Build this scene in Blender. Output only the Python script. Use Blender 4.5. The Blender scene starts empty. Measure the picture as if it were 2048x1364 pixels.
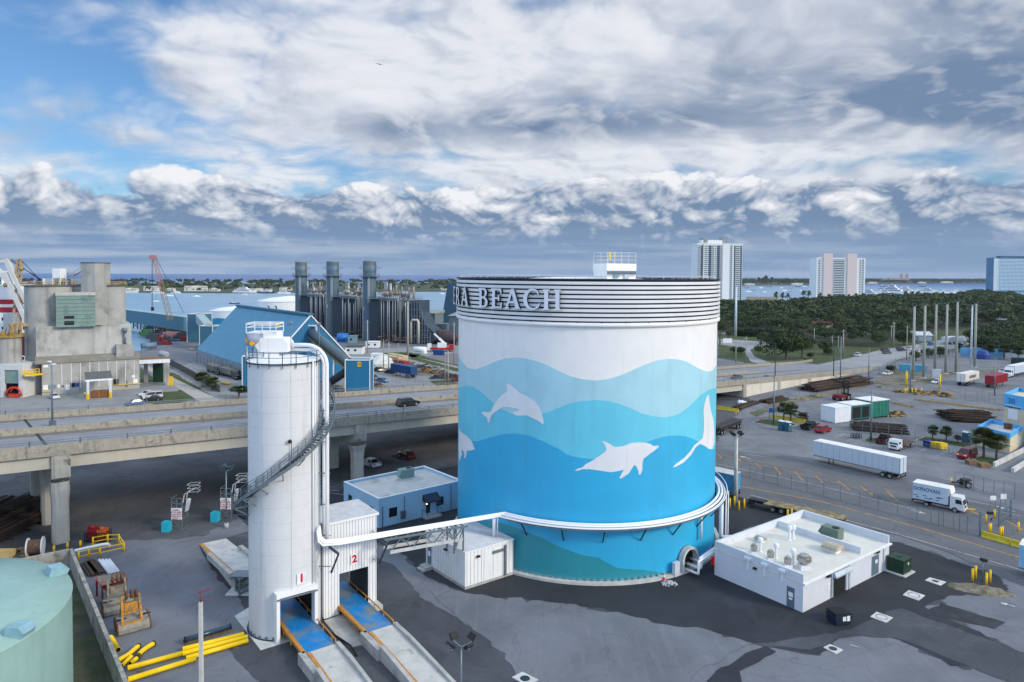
import bpy,math,random
import numpy as np
from mathutils import Vector,Matrix
from math import radians,sin,cos,pi,tan,atan2,sqrt
random.seed(7)
SC=bpy.context.scene
COL=SC.collection
# ---------------- camera ----------------
F,H,PITCH,ROLL,SHP=1385.0,36.0,1.9,0.36,-89.0
CR=Matrix.Rotation(radians(90-PITCH),3,'X')@Matrix.Rotation(radians(ROLL),3,'Z')
cd=bpy.data.cameras.new('camera');cam=bpy.data.objects.new('camera',cd);COL.objects.link(cam)
cam.matrix_world=Matrix.Translation((0,0,H))@CR.to_4x4()
cd.sensor_width=36;cd.lens=F/2048*36;cd.shift_y=SHP/2048
cd.clip_start=0.5;cd.clip_end=60000
SC.camera=cam
SC.view_settings.view_transform='Standard';SC.view_settings.look='None'
SC.view_settings.exposure=0.27;SC.view_settings.gamma=1
SUN_AZ,SUN_EL=118.0,27.0 # clockwise from the view direction (+Y), above the horizon
def ray(u,v):return CR@Vector(((u-1024)/F,(-(v-682)+SHP)/F,-1))
def G(u,v,z=0.0): # where a line of sight meets the level z
 d=ray(u,v);t=(z-H)/d.z
 return Vector((d.x*t,d.y*t,z))
def ZA(u,v,p): # height seen at (u,v) above ground point p
 d=ray(u,v);t=(p[0]*d.x+p[1]*d.y)/(d.x*d.x+d.y*d.y)
 return H+d.z*t
def AT(u,v,y): # point on the line of sight at distance y
 d=ray(u,v);t=y/d.y
 return Vector((d.x*t,y,H+d.z*t))
def lin(r,g,b):
 f=lambda c:(c/255/12.92 if c<=10 else((c/255+.055)/1.055)**2.4)
 return(f(r),f(g),f(b))
# ---------------- node helpers ----------------
class S:
 def __init__(s,nt,k):s.nt=nt;s.k=k
 def m(s,op,o=None,o2=None):
  n=s.nt.nodes.new('ShaderNodeMath');n.operation=op
  for i,x in enumerate((s,o,o2)):
   if x is None:continue
   if isinstance(x,S):s.nt.links.new(x.k,n.inputs[i])
   else:n.inputs[i].default_value=x
  return S(s.nt,n.outputs[0])
 def __add__(s,o):return s.m('ADD',o)
 def __sub__(s,o):return s.m('SUBTRACT',o)
 def __mul__(s,o):return s.m('MULTIPLY',o)
 def __truediv__(s,o):return s.m('DIVIDE',o)
 __radd__=__add__;__rmul__=__mul__
 def clamp(s):return s.m('MAXIMUM',0.0).m('MINIMUM',1.0)
 def ss(s,a,b): # smooth step
  n=s.nt.nodes.new('ShaderNodeMapRange');n.interpolation_type='SMOOTHSTEP'
  s.nt.links.new(s.k,n.inputs[0]);n.inputs[1].default_value=a;n.inputs[2].default_value=b
  return S(s.nt,n.outputs[0])
def vec(nt,x,y,z):
 n=nt.nodes.new('ShaderNodeCombineXYZ')
 for i,a in enumerate((x,y,z)):
  if isinstance(a,S):nt.links.new(a.k,n.inputs[i])
  else:n.inputs[i].default_value=a
 return n.outputs[0]
def noise(nt,v,scale,detail=4,rough=.5,dist=0.0,lac=2.0):
 n=nt.nodes.new('ShaderNodeTexNoise');n.inputs['Scale'].default_value=scale
 n.inputs['Detail'].default_value=detail;n.inputs['Roughness'].default_value=rough
 n.inputs['Distortion'].default_value=dist;n.inputs['Lacunarity'].default_value=lac
 nt.links.new(v,n.inputs['Vector'])
 return S(nt,n.outputs[0])
def mixc(nt,f,a,b,blend='MIX'):
 n=nt.nodes.new('ShaderNodeMix');n.data_type='RGBA';n.blend_type=blend
 for i,x in((0,f),(6,a),(7,b)):
  if isinstance(x,S):nt.links.new(x.k,n.inputs[i])
  elif isinstance(x,bpy.types.NodeSocket):nt.links.new(x,n.inputs[i])
  elif isinstance(x,(int,float)):n.inputs[i].default_value=x
  else:n.inputs[i].default_value=(*x,1)
 return n.outputs[2]
# ---------------- sky ----------------
W=bpy.data.worlds.new('World');SC.world=W;W.use_nodes=True
nt=W.node_tree;nt.nodes.clear()
out=nt.nodes.new('ShaderNodeOutputWorld');bg=nt.nodes.new('ShaderNodeBackground')
bg.inputs[1].default_value=0.1
nt.links.new(bg.outputs[0],out.inputs[0])
tc=nt.nodes.new('ShaderNodeTexCoord');sx=nt.nodes.new('ShaderNodeSeparateXYZ')
nt.links.new(tc.outputs['Generated'],sx.inputs[0])
dx,dy,dz0=(S(nt,sx.outputs[i])for i in range(3))
dz=dz0.m('MAXIMUM',0.004)
sky=nt.nodes.new('ShaderNodeTexSky');sky.sky_type='NISHITA';sky.sun_disc=False
sky.sun_elevation=radians(SUN_EL);sky.sun_rotation=radians(SUN_AZ)
sky.altitude=30;sky.air_density=1.0;sky.dust_density=1.0;sky.ozone_density=1.5
nt.links.new(vec(nt,dx,dy,dz),sky.inputs[0])
az=dx.m('ARCTAN2',dy)*(180/pi) # degrees, 0 = straight ahead, + = right
el=dz.m('ARCSINE')*(180/pi)
def blob(a0,e0,sa,se):
 p=(az-a0)/sa;q=(el-e0)/se
 return(p*p+q*q).m('MULTIPLY',-1.0).m('EXPONENT')
q=dz+0.24
qx,qy=dx/q,dy/q
P=vec(nt,qx,qy,0.3)
P2=vec(nt,qx+0.05,qy-0.04,0.33) # a step towards the sun
def puffs(x,y,z,scale,n=4,gain=.52): # billows: rounded heaps with creases between them
 t=None;amp=1.;tot=0.
 for k in range(n):
  w=noise(nt,vec(nt,x,y,z+3.7*k),scale*2.03**k,0)
  w=(w-.5).m('ABSOLUTE')*(3.2*amp);t=w if t is None else t+w;tot+=amp;amp*=gain
 return t*(1/tot)
def warp(x,y,z,amt,sc): # wobble the coordinates
 n=nt.nodes.new('ShaderNodeTexNoise');n.inputs['Scale'].default_value=sc;n.inputs['Detail'].default_value=3
 nt.links.new(vec(nt,x,y,z),n.inputs['Vector']);sp=nt.nodes.new('ShaderNodeSeparateXYZ');nt.links.new(n.outputs['Color'],sp.inputs[0])
 return x+(S(nt,sp.outputs[0])-.5)*amt,y+(S(nt,sp.outputs[1])-.5)*amt
# upper broken deck
cov=el.ss(5.0,9.0)*0.16-.02-blob(-34,14,11,6)*0.26-blob(-27,20.5,10,2.4)*0.22-blob(-17,19.8,5,1.6)*0.16-blob(18,18.6,5,1.6)*0.16-blob(3,21,4,1)*.12+blob(24,12,20,4)*.12+blob(-6,15,13,4)*.12+blob(10,19,14,3)*.08-blob(22,8.2,8,1.0)*.14-blob(-4,9.3,8,.8)*.1
wx,wy=warp(qx,qy,5.1,.35,1.7)
n1=noise(nt,P,1.9,6,.5,.12);b1=puffs(wx,wy,.2,2.2,5);b1b=puffs(wx+.04,wy-.035,.2,2.2,5)
d1=n1*.75+b1*.35+cov
m1=d1.ss(.38,.63)
nb=noise(nt,vec(nt,wx,wy,2.2),1.6,6,.55)
dark1=(blob(22,12.6,18,2.2)*.75+blob(36,10,10,4)*.45+blob(2,12.0,11,1.5)*.75+blob(33,18.5,8,3)*.5+blob(-10,11.3,4,1.4)*.6+blob(-31,9.3,6,1.2)*.5+blob(12,15.5,6,1.2)*.3+nb.ss(.44,.68)*.55-blob(-4,15.5,10,2.4)*.25-blob(14,9.3,16,.8)*.3).clamp()
c1=mixc(nt,dark1,lin(230,234,241),lin(118,140,170))
lit1=((b1-b1b)*1.7).clamp();sh1=((b1b-b1)*1.7).clamp()
c1=mixc(nt,lit1,c1,lin(250,250,250))
c1=mixc(nt,sh1*.8,c1,lin(120,141,170))
c1=mixc(nt,(d1.ss(.60,.42))*.5,c1,lin(206,220,236))
# cumulus bank towards the horizon
hx,hy=warp(az*.10,el*.155,1.7,.4,1.3)
n2=noise(nt,vec(nt,hx,hy,.9),1.2,4,.5);c2a=puffs(hx,hy,1.7,1.25,5,.6);c2b=puffs(hx+.06,hy+.09,1.7,1.25,5,.6)
top=blob(-24,7.0,4.2,2.4)*.26+blob(-37,5.2,5.0,2.2)*.26+blob(-12,4.8,10,2.2)*.17+blob(4,6.2,8,2.6)*.22+blob(14,6.4,9,2.4)*.17+blob(27,5.8,10,3.0)*.17+blob(36,4.4,6,2)*.12-blob(-30.5,8.4,2.6,1.4)*.14
d2=n2*.6+c2a*.68+top-.02-el.ss(6.6,9.6)*.42
m2=(d2+(el*-1.0).ss(-7.2,-4.2)*.3).ss(.56,.68)
lit2=((c2a-c2b)*1.9+.32+blob(-24.5,7.8,5,1.6)*.6+blob(-37.5,5.9,5,1.6)*.5+blob(4,7.8,12,1.2)*.4+blob(20,7.8,14,.9)*.3-(el*-1.0).ss(-5.6,-3.2)*.36+(c2a-.3)*.9).clamp()
c2=mixc(nt,lit2,lin(116,141,173),lin(246,247,249))
skyc=mixc(nt,1.0,sky.outputs[0],(.58,.82,1.06),'MULTIPLY')
k10=lambda c:mixc(nt,1.0,c,(8.2,8.2,8.3),'MULTIPLY')
col=mixc(nt,m1*.96,skyc,k10(c1))
col=mixc(nt,m2*.96,col,k10(c2))
# haze belt over the horizon with soft streaks
st=noise(nt,vec(nt,az*.05,el*.9,.2),1.6,4,.55)
hz=mixc(nt,st.ss(.38,.68),lin(122,153,192),lin(172,189,209))
hz=mixc(nt,az.ss(-30.0,20.0)*.5,hz,lin(140,163,193))
belt=el.m('MULTIPLY',-1.0).ss(-4.6,-1.6)
col=mixc(nt,belt*.93,col,k10(hz))
# bright pale-blue fill added to the unseen sky overhead, behind and at left
fill_sky=(el.ss(24.0,46.0)+(dy*-1.0).ss(-.1,.5)*.8+(az*-1.0).ss(42.,75.)*.8).clamp()
col=mixc(nt,fill_sky*.74,col,(7.0,9.2,12.6))
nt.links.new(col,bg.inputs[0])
# ---------------- sun ----------------
sl=bpy.data.lights.new('sun','SUN');so=bpy.data.objects.new('sun',sl);COL.objects.link(so)
sl.energy=2.1;sl.angle=radians(12);sl.color=(1.0,.88,.70)
a,e=radians(SUN_AZ),radians(SUN_EL)
so.rotation_euler=Vector((sin(a)*cos(e),cos(a)*cos(e),sin(e))).to_track_quat('Z','Y').to_euler()
# ---------------- materials ----------------
MATS={}
def mat(name,col,rough=.7,metal=0.0,var=.12,scale=1.0,col2=None,s2=.3,t2=(.5,.7),streak=None,bump=0.0,bscale=8.0,spec=.35,emit=None,fine=0.0):
 """plain surface with broad tonal variation, optional stain colour, optional vertical rain streaks"""
 if name in MATS:return MATS[name]
 m=bpy.data.materials.new(name);m.use_nodes=True;MATS[name]=m
 t=m.node_tree;b=t.nodes['Principled BSDF']
 b.inputs['Roughness'].default_value=rough;b.inputs['Metallic'].default_value=metal
 b.inputs['Specular IOR Level'].default_value=spec
 g=t.nodes.new('ShaderNodeNewGeometry');p=g.outputs['Position']
 n=noise(t,p,scale,5,.6)
 c=mixc(t,n.ss(.3,.7),tuple(x*(1-var)for x in col),tuple(min(1,x*(1+var))for x in col))
 if col2 is not None:
  c=mixc(t,noise(t,p,s2,6,.62,.3).ss(*t2),c,col2)
 if streak is not None:
  sc,scol,lo,hi=streak
  s=t.nodes.new('ShaderNodeMapping');s.inputs['Scale'].default_value=(1,1,.06);t.links.new(p,s.inputs[0])
  c=mixc(t,noise(t,s.outputs[0],sc,5,.65).ss(lo,hi),c,scol)
 if fine:
  c=mixc(t,noise(t,p,22,2,.6).ss(.3,.7)*fine,c,tuple(x*.45 for x in col))
 t.links.new(c,b.inputs['Base Color'])
 if bump:
  bn=t.nodes.new('ShaderNodeBump');bn.inputs['Strength'].default_value=bump;bn.inputs['Distance'].default_value=.05
  t.links.new(noise(t,p,bscale,5,.6).k,bn.inputs['Height']);t.links.new(bn.outputs[0],b.inputs['Normal'])
 if emit:
  b.inputs['Emission Color'].default_value=(*emit[0],1);b.inputs['Emission Strength'].default_value=emit[1]
 return m
def flat(name,col,rough=.5,metal=0.,var=.06,**k):return mat(name,col,rough,metal,var,**k)
# ---------------- mesh builder ----------------
TM={} # world matrix of things and parts
class MB:
 def __init__(s):s.v=[];s.f=[];s.mi=[];s.sm=[]
 def add(s,vs,fs,m=0,smooth=False):
  o=len(s.v);s.v.extend(tuple(x)for x in vs)
  for f in fs:s.f.append([i+o for i in f]);s.mi.append(m);s.sm.append(smooth)
  return s
 def box(s,x0,x1,y0,y1,z0,z1,m=0):
  vs=[(x,y,z)for z in(z0,z1)for y in(y0,y1)for x in(x0,x1)]
  return s.add(vs,[(0,2,3,1),(4,5,7,6),(0,1,5,4),(2,6,7,3),(0,4,6,2),(1,3,7,5)],m)
 def cb(s,c,sx,sy,sz,m=0):return s.box(c[0]-sx/2,c[0]+sx/2,c[1]-sy/2,c[1]+sy/2,c[2],c[2]+sz,m)
 def prism(s,poly,z0,z1,m=0,tm=None):
  n=len(poly);A=sum(poly[i][0]*poly[(i+1)%n][1]-poly[(i+1)%n][0]*poly[i][1]for i in range(n))
  if A<0:poly=poly[::-1]
  z0s=z0 if isinstance(z0,(list,tuple))else[z0]*n
  z1s=z1 if isinstance(z1,(list,tuple))else[z1]*n
  if A<0:z0s,z1s=z0s[::-1],z1s[::-1]
  s.add([(p[0],p[1],z)for p,z in zip(poly,z0s)]+[(p[0],p[1],z)for p,z in zip(poly,z1s)],
 [tuple(range(n-1,-1,-1))]+[(i,(i+1)%n,n+(i+1)%n,n+i)for i in range(n)],m)
  s.f.append([len(s.v)-n+i for i in range(n)]);s.mi.append(m if tm is None else tm);s.sm.append(False)
  return s
 def ext(s,poly,o,ax,ay,az,d0,d1,m=0): # polygon in the (ax,ay) plane at o, extruded along az
  n=len(poly);o,ax,ay,az=map(Vector,(o,ax,ay,az))
  A=sum(poly[i][0]*poly[(i+1)%n][1]-poly[(i+1)%n][0]*poly[i][1]for i in range(n))
  if(A<0)^(ax.cross(ay).dot(az)<0):poly=poly[::-1]
  return s.add([o+ax*p[0]+ay*p[1]+az*d for d in(d0,d1)for p in poly],
 [tuple(range(n-1,-1,-1)),tuple(range(n,2*n))]+[(i,(i+1)%n,n+(i+1)%n,n+i)for i in range(n)],m)
 def beam(s,a,b,w,h=None,m=0):
  a,b=Vector(a),Vector(b);h=h or w;d=(b-a).normalized()
  up=Vector((0,0,1))if abs(d.z)<.98 else Vector((0,1,0))
  x=d.cross(up).normalized()*w/2;y=x.cross(d).normalized()*h/2
  vs=[p+i*x+j*y for p in(a,b)for i,j in((-1,-1),(1,-1),(1,1),(-1,1))]
  return s.add(vs,[(0,1,2,3),(7,6,5,4),(0,4,5,1),(1,5,6,2),(2,6,7,3),(3,7,4,0)],m)
 def tube(s,pts,r,n=8,m=0,cap=True,smooth=True):
  pts=[Vector(p)for p in pts];rs=r if isinstance(r,(list,tuple))else[r]*len(pts)
  vs=[];px=None
  for i,p in enumerate(pts):
   d=(pts[min(i+1,len(pts)-1)]-pts[max(i-1,0)])
   d=d.normalized()if d.length>1e-9 else Vector((0,0,1))
   if px is None:px=d.orthogonal().normalized()
   x=(px-d*px.dot(d));x=x.normalized()if x.length>1e-6 else d.orthogonal().normalized()
   px=x;y=d.cross(x)
   vs+=[p+(x*cos(2*pi*k/n)+y*sin(2*pi*k/n))*rs[i]for k in range(n)]
  fs=[(i*n+k,i*n+(k+1)%n,(i+1)*n+(k+1)%n,(i+1)*n+k)for i in range(len(pts)-1)for k in range(n)]
  s.add(vs,fs,m,smooth)
  if cap:
   o=len(s.v)-len(vs);L=(len(pts)-1)*n
   s.f.append([o+k for k in range(n-1,-1,-1)]);s.f.append([o+L+k for k in range(n)])
   s.mi+=[m,m];s.sm+=[False,False]
  return s
 def cyl(s,c,r,h,n=16,m=0,r2=None):return s.tube([c,(c[0],c[1],c[2]+h)],[r,r if r2 is None else r2],n,m)
 def lathe(s,prof,n=32,m=0,c=(0,0,0),smooth=True,a0=0.,a1=2*pi,ms=None):
  full=abs(a1-a0-2*pi)<1e-6;k=n if full else n+1;vs=[]
  for r,z in prof:vs+=[(c[0]+r*cos(a0+(a1-a0)*i/n),c[1]+r*sin(a0+(a1-a0)*i/n),c[2]+z)for i in range(k)]
  for j in range(len(prof)-1):
   fs=[(j*k+i,j*k+(i+1)%k,(j+1)*k+(i+1)%k,(j+1)*k+i)for i in range(n)]
   o=len(s.v)if j==0 else o
   if j==0:s.v.extend(vs)
   for f in fs:s.f.append([x+o for x in f]);s.mi.append(m if ms is None else ms[j]);s.sm.append(smooth)
  return s
 def ball(s,c,r,n=8,m=0,sz=1.0):
  return s.lathe([(max(1e-3,r*sin(pi*i/n)),-r*sz*cos(pi*i/n))for i in range(n+1)],n*2,m,c)
 def quad(s,a,b,c,d,m=0):return s.add([a,b,c,d],[(0,1,2,3)],m)
 def ngon(s,pts,m=0):return s.add(pts,[tuple(range(len(pts)))],m)
 def build(s,name,mats,parent=None,world=False,**tags):
  me=bpy.data.meshes.new(name);vs=s.v
  if world and parent is not None:
   inv=TM[parent].inverted();vs=[tuple(inv@Vector(v))for v in vs]
  me.from_pydata(vs,[],s.f)
  for m in(mats if isinstance(mats,(list,tuple))else[mats]):me.materials.append(m)
  me.polygons.foreach_set('material_index',s.mi);me.polygons.foreach_set('use_smooth',s.sm)
  me.validate();me.update()
  o=bpy.data.objects.new(name,me);COL.objects.link(o);o.parent=parent
  TM[o]=TM[parent]if parent is not None else Matrix.Identity(4)
  for k,v in tags.items():o[k]=v
  return o
def thing(name,label,cat,loc=(0,0,0),rz=0.,group=None):
 o=bpy.data.objects.new(name,None);COL.objects.link(o);o.empty_display_size=.3
 o.location=loc;o.rotation_euler=(0,0,rz);TM[o]=Matrix.Translation(loc)@Matrix.Rotation(rz,4,'Z')
 o['label']=label;o['category']=cat
 if group:o['group']=group
 return o
def tag(o,label,cat,group=None):
 o['label']=label;o['category']=cat
 if group:o['group']=group
 return o
KIDS={}
def dup(src,loc,rz,label=None,group=None,scale=None):
 r=src.copy();COL.objects.link(r);r.location=loc;r.rotation_euler=(0,0,rz)
 if label:r['label']=label
 if group:r['group']=group
 if scale:r.scale=scale
 if src not in KIDS:KIDS[src]=[(c,list(c.children))for c in src.children]
 for c,sub in KIDS[src]:
  n=c.copy();COL.objects.link(n);n.parent=r
  for d in sub:
   k=d.copy();COL.objects.link(k);k.parent=n
 return r
def solo(b,name,mats,label,cat,group=None,loc=None): # a thing that is one mesh, built in world coordinates, origin at its base
 if loc is None:
  a=np.array(b.v);loc=((a[:,0].min()+a[:,0].max())/2,(a[:,1].min()+a[:,1].max())/2,a[:,2].min())
 b.v=[(x-loc[0],y-loc[1],z-loc[2])for x,y,z in b.v]
 o=b.build(name,mats);o.location=loc
 return tag(o,label,cat,group)
def struct(b,name,mats):return b.build(name,mats,kind='structure')
def text_mb(txt,size,depth,o,ax,ay,m=0,align='CENTER',b=None,bold=0.0,sx=1.0):
 """lettering from Blender's built-in font, as a mesh: o = middle of the line, ax = reading direction, ay = up"""
 cu=bpy.data.curves.new('t','FONT');cu.body=txt;cu.size=size;cu.align_x=align;cu.align_y='CENTER'
 cu.extrude=depth/2;cu.resolution_u=2;cu.offset=bold
 ob=bpy.data.objects.new('t',cu);COL.objects.link(ob)
 dg=bpy.context.evaluated_depsgraph_get();me=bpy.data.meshes.new_from_object(ob.evaluated_get(dg))
 ax,ay,o=Vector(ax).normalized(),Vector(ay).normalized(),Vector(o);az_=ax.cross(ay)
 b=b or MB()
 b.add([o+ax*v.co.x*sx+ay*v.co.y+az_*(v.co.z+depth/2)for v in me.vertices],[tuple(p.vertices)for p in me.polygons],m)
 bpy.data.objects.remove(ob);bpy.data.curves.remove(cu);bpy.data.meshes.remove(me)
 return b
# ---------------- ground, water, roads ----------------
sea=MB();N=96
sea.add([(11000*cos(2*pi*i/N),11000*sin(2*pi*i/N),-1.2)for i in range(N)],[tuple(range(N))])
def water_mat(name,c,c2):
 m=bpy.data.materials.new(name);m.use_nodes=True;t=m.node_tree;b=t.nodes['Principled BSDF']
 g=t.nodes.new('ShaderNodeNewGeometry');mp=t.nodes.new('ShaderNodeMapping');mp.inputs['Scale'].default_value=(1,2.2,1)
 t.links.new(g.outputs['Position'],mp.inputs[0])
 cc=mixc(t,noise(t,mp.outputs[0],.012,5,.6).ss(.35,.65),c,c2)
 cc=mixc(t,noise(t,mp.outputs[0],.16,4,.6).ss(.4,.75)*.4,cc,tuple(x*.6 for x in c))
 sp=t.nodes.new('ShaderNodeSeparateXYZ');t.links.new(g.outputs['Position'],sp.inputs[0])
 far=S(t,sp.outputs[1]).ss(1500.,3200.) # open ocean beyond the barrier island is a deeper blue
 cc=mixc(t,far,cc,lin(34,86,146))
 t.links.new(cc,b.inputs['Base Color']);b.inputs['Roughness'].default_value=.32
 t.links.new((far*-.34+.42).k,b.inputs['Specular IOR Level'])
 bn=t.nodes.new('ShaderNodeBump');bn.inputs['Strength'].default_value=.7;bn.inputs['Distance'].default_value=.6
 t.links.new(noise(t,mp.outputs[0],.25,5,.65).k,bn.inputs['Height']);t.links.new(bn.outputs[0],b.inputs['Normal'])
 return m
struct(sea,'sea_water',water_mat('water',lin(100,142,170),lin(126,162,184)))
def asphalt(name,c,var,patch=None,pth=(.52,.66),crack=0.0,speck=.5,s=.12):
 m=bpy.data.materials.new(name);m.use_nodes=True;MATS[name]=m;t=m.node_tree;b=t.nodes['Principled BSDF']
 g=t.nodes.new('ShaderNodeNewGeometry');p=g.outputs['Position']
 cc=mixc(t,noise(t,p,s,7,.65,.4).ss(.3,.7),tuple(x*(1-var)for x in c),tuple(x*(1+var)for x in c))
 if patch is not None:cc=mixc(t,noise(t,p,s*.55,8,.68,.9).ss(*pth)*.75,cc,patch)
 # wheel-worn streaks, laid the way trucks turn in
 mp=t.nodes.new('ShaderNodeMapping');mp.inputs['Rotation'].default_value=(0,0,radians(-38));mp.inputs['Scale'].default_value=(1,.07,1)
 t.links.new(p,mp.inputs[0])
 cc=mixc(t,noise(t,mp.outputs[0],1.3,4,.6).ss(.5,.8)*.35,cc,tuple(x*1.5 for x in c))
 cc=mixc(t,noise(t,p,.9,4,.7).ss(.62,.74)*.55,cc,tuple(x*.55 for x in c))
 cc=mixc(t,noise(t,p,9.0,3,.7).ss(.35,.75)*speck,cc,tuple(x*.62 for x in c))
 if crack:
  v=t.nodes.new('ShaderNodeTexVoronoi');v.feature='DISTANCE_TO_EDGE';v.inputs['Scale'].default_value=.11
  wp=t.nodes.new('ShaderNodeVectorMath');wp.operation='ADD'
  ns=t.nodes.new('ShaderNodeTexNoise');ns.inputs['Scale'].default_value=.5;ns.inputs['Detail'].default_value=5
  t.links.new(p,ns.inputs['Vector'])
  sc_=t.nodes.new('ShaderNodeVectorMath');sc_.operation='SCALE';sc_.inputs['Scale'].default_value=3.0
  t.links.new(ns.outputs['Color'],sc_.inputs[0]);t.links.new(p,wp.inputs[0]);t.links.new(sc_.outputs[0],wp.inputs[1])
  t.links.new(wp.outputs[0],v.inputs['Vector'])
  k=S(t,v.outputs['Distance']).ss(.012,.0)
  k=S(t,v.outputs['Distance']).m('LESS_THAN',.0055)
  cc=mixc(t,k*crack,cc,tuple(x*.4 for x in c))
 t.links.new(cc,b.inputs['Base Color']);b.inputs['Roughness'].default_value=.88;b.inputs['Specular IOR Level'].default_value=.25
 bn=t.nodes.new('ShaderNodeBump');bn.inputs['Strength'].default_value=.35;bn.inputs['Distance'].default_value=.03
 t.links.new(noise(t,p,14,4,.7).k,bn.inputs['Height']);t.links.new(bn.outputs[0],b.inputs['Normal'])
 return m
A_OLD=asphalt('old_asphalt',(.165,.175,.196),.18,(.10,.106,.12),(.56,.7),.28,.42)
A_NEW=asphalt('new_asphalt',(.036,.039,.046),.22,(.088,.092,.10),(.54,.74),0,.5)
A_MID=asphalt('worn_asphalt',(.070,.075,.086),.25,(.13,.135,.145),(.5,.7),.35,.45)
A_ROAD=asphalt('road_asphalt',(.135,.14,.15),.14,(.10,.103,.11),(.5,.7),.5,.35)
A_LOT=asphalt('lot_asphalt',(.182,.19,.204),.2,(.12,.125,.135),(.5,.72),.5,.4)
A_SHADE=asphalt('underbridge_shade_asphalt',(.085,.09,.10),.28,(.14,.14,.15),(.5,.68),.5,.4)  # grey darkened to put the shade below the bridge into the colour
CONC=mat('concrete',(.40,.395,.375),.85,var=.18,scale=.6,col2=(.24,.235,.22),s2=.5,t2=(.55,.72),bump=.2)
CONC_L=mat('pale_concrete',(.54,.535,.51),.85,var=.12,scale=.8,col2=(.36,.355,.34),s2=.7,t2=(.58,.74),bump=.15)
CONC_D=mat('stained_concrete',(.36,.345,.31),.88,var=.22,scale=1.2,col2=(.16,.15,.13),s2=.8,t2=(.5,.68),streak=(1.6,(.18,.17,.155),.5,.72),bump=.3)
GRASS=mat('lawn',(.055,.085,.022),.95,var=.4,scale=.5,col2=(.11,.10,.05),s2=.16,t2=(.5,.64),bump=.8,bscale=5,fine=.6)
DIRT=mat('dirt_ground',(.17,.15,.12),.95,var=.25,scale=.4,col2=(.075,.09,.035),s2=.12,t2=(.48,.6),bump=.5,bscale=3)
WLINE=mat('white_paint_line',(.55,.55,.55),.8,var=.2,scale=3,col2=(.22,.225,.235),s2=2.2,t2=(.48,.62))
YLINE=mat('orange_paint_line',(.44,.235,.065),.85,var=.25,scale=3,col2=(.19,.15,.11),s2=1.6,t2=(.46,.62))
# the mainland: one sheet that reaches from behind the viewer to the shore
shore=[(-900,-400),(1500,-400),(1900,900)]
shore+=[tuple(G(u,v)[:2])for u,v in((2300,603),(2048,606),(1960,590),(1900,604),(1740,608),(1600,620),(1450,624),(1200,630),(1050,640),(905,642),(700,636),(590,640),(520,650),(440,664),(330,690),(262,705),(258,745),(250,790))]
shore+=[tuple(G(u,v)[:2])for u,v in((60,785),(0,770),(-120,770))]+[(-900,90)]
land=MB();land.prism([(x,y)for x,y in shore],-3.0,0.0)
struct(land,'ground',A_OLD)
LV=[0.0]
def sheet(name,px,m,z=None,world=False,wob=0.0,seed=1):
 """a flat sheet of ground, outlined where it lies, a few millimetres above the one below"""
 if z is None:LV[0]+=.004;z=LV[0]
 pts=[Vector(p).to_3d()if world else G(*p)for p in px]
 if wob:
  r=random.Random(seed);o=[]
  for i in range(len(pts)):
   a,b_=pts[i],pts[(i+1)%len(pts)];n=max(1,int((b_-a).length/0.9))
   for k in range(min(n,60)):o.append(a.lerp(b_,k/min(n,60))+Vector((r.uniform(-wob,wob),r.uniform(-wob,wob),0)))
  pts=o
 b=MB();b.ngon([(p.x,p.y,z)for p in pts])
 if sum(pts[i].x*pts[(i+1)%len(pts)].y-pts[(i+1)%len(pts)].x*pts[i].y for i in range(len(pts)))<0:b.f[0].reverse()
 return struct(b,name,m)
# yard surfaces
sheet('lot_pavement',[(1440,905),(1452,850),(1500,806),(1760,745),(1960,690),(2300,690),(2600,800),(2700,1080),(2400,1110),(2048,985),(1800,942),(1600,918)],A_LOT,wob=.3)
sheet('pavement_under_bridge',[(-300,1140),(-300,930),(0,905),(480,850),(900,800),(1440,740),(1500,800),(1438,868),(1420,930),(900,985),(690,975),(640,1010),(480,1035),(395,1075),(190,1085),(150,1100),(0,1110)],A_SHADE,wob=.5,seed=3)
DP=[(690,1062),(640,990),(760,960),(920,930),(1440,950),(1500,985),(1600,1025),(1480,1060),(1800,1085),(1990,1150),(2025,1190),(1900,1190),(1850,1215),(1960,1265),(2048,1310),(2100,1340),(1900,1330),(1760,1262),(1690,1262),(1640,1310),(1560,1300),(1500,1285),(1420,1258),(1330,1250),(1240,1225),(1130,1205),(1030,1195),(960,1196),(900,1176),(850,1150),(815,1112),(790,1100)]
sheet('worn_margin',DP,A_MID,wob=.75,seed=15);sheet('dark_pavement',DP,A_NEW,wob=.28,seed=5)
sheet('worn_driveway',[(752,1115),(790,1132),(830,1180),(850,1200),(905,1232),(960,1262),(1000,1290),(1060,1330),(1125,1370),(1125,1450),(600,1450),(520,1364),(455,1300),(500,1240),(480,1200),(430,1150),(400,1090),(490,1065),(640,1040),(700,1060),(740,1090)],A_MID,wob=.22,seed=6)
sheet('patch_strip',[(1448,1450),(1415,1364),(1440,1335),(1530,1290),(1555,1302),(1480,1345),(1478,1450)],A_NEW,wob=.2,seed=7)
sheet('patch_strip',[(1500,1290),(1700,1262),(1740,1240),(1800,1216),(1852,1236),(2048,1304),(2300,1390),(2300,1450),(2010,1364),(1860,1300),(1790,1275),(1700,1272),(1620,1300)],A_MID,wob=.2,seed=8)
sheet('patch_strip',[(1850,1226),(1882,1206),(2012,1246),(1990,1258)],A_NEW,wob=.15,seed=9)
sheet('worn_patch',[(1100,1450),(1000,1300),(880,1205),(860,1180),(920,1182),(1010,1200),(1300,1250),(1500,1290),(1400,1340),(1300,1450)],A_OLD,wob=.25,seed=10)
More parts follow.
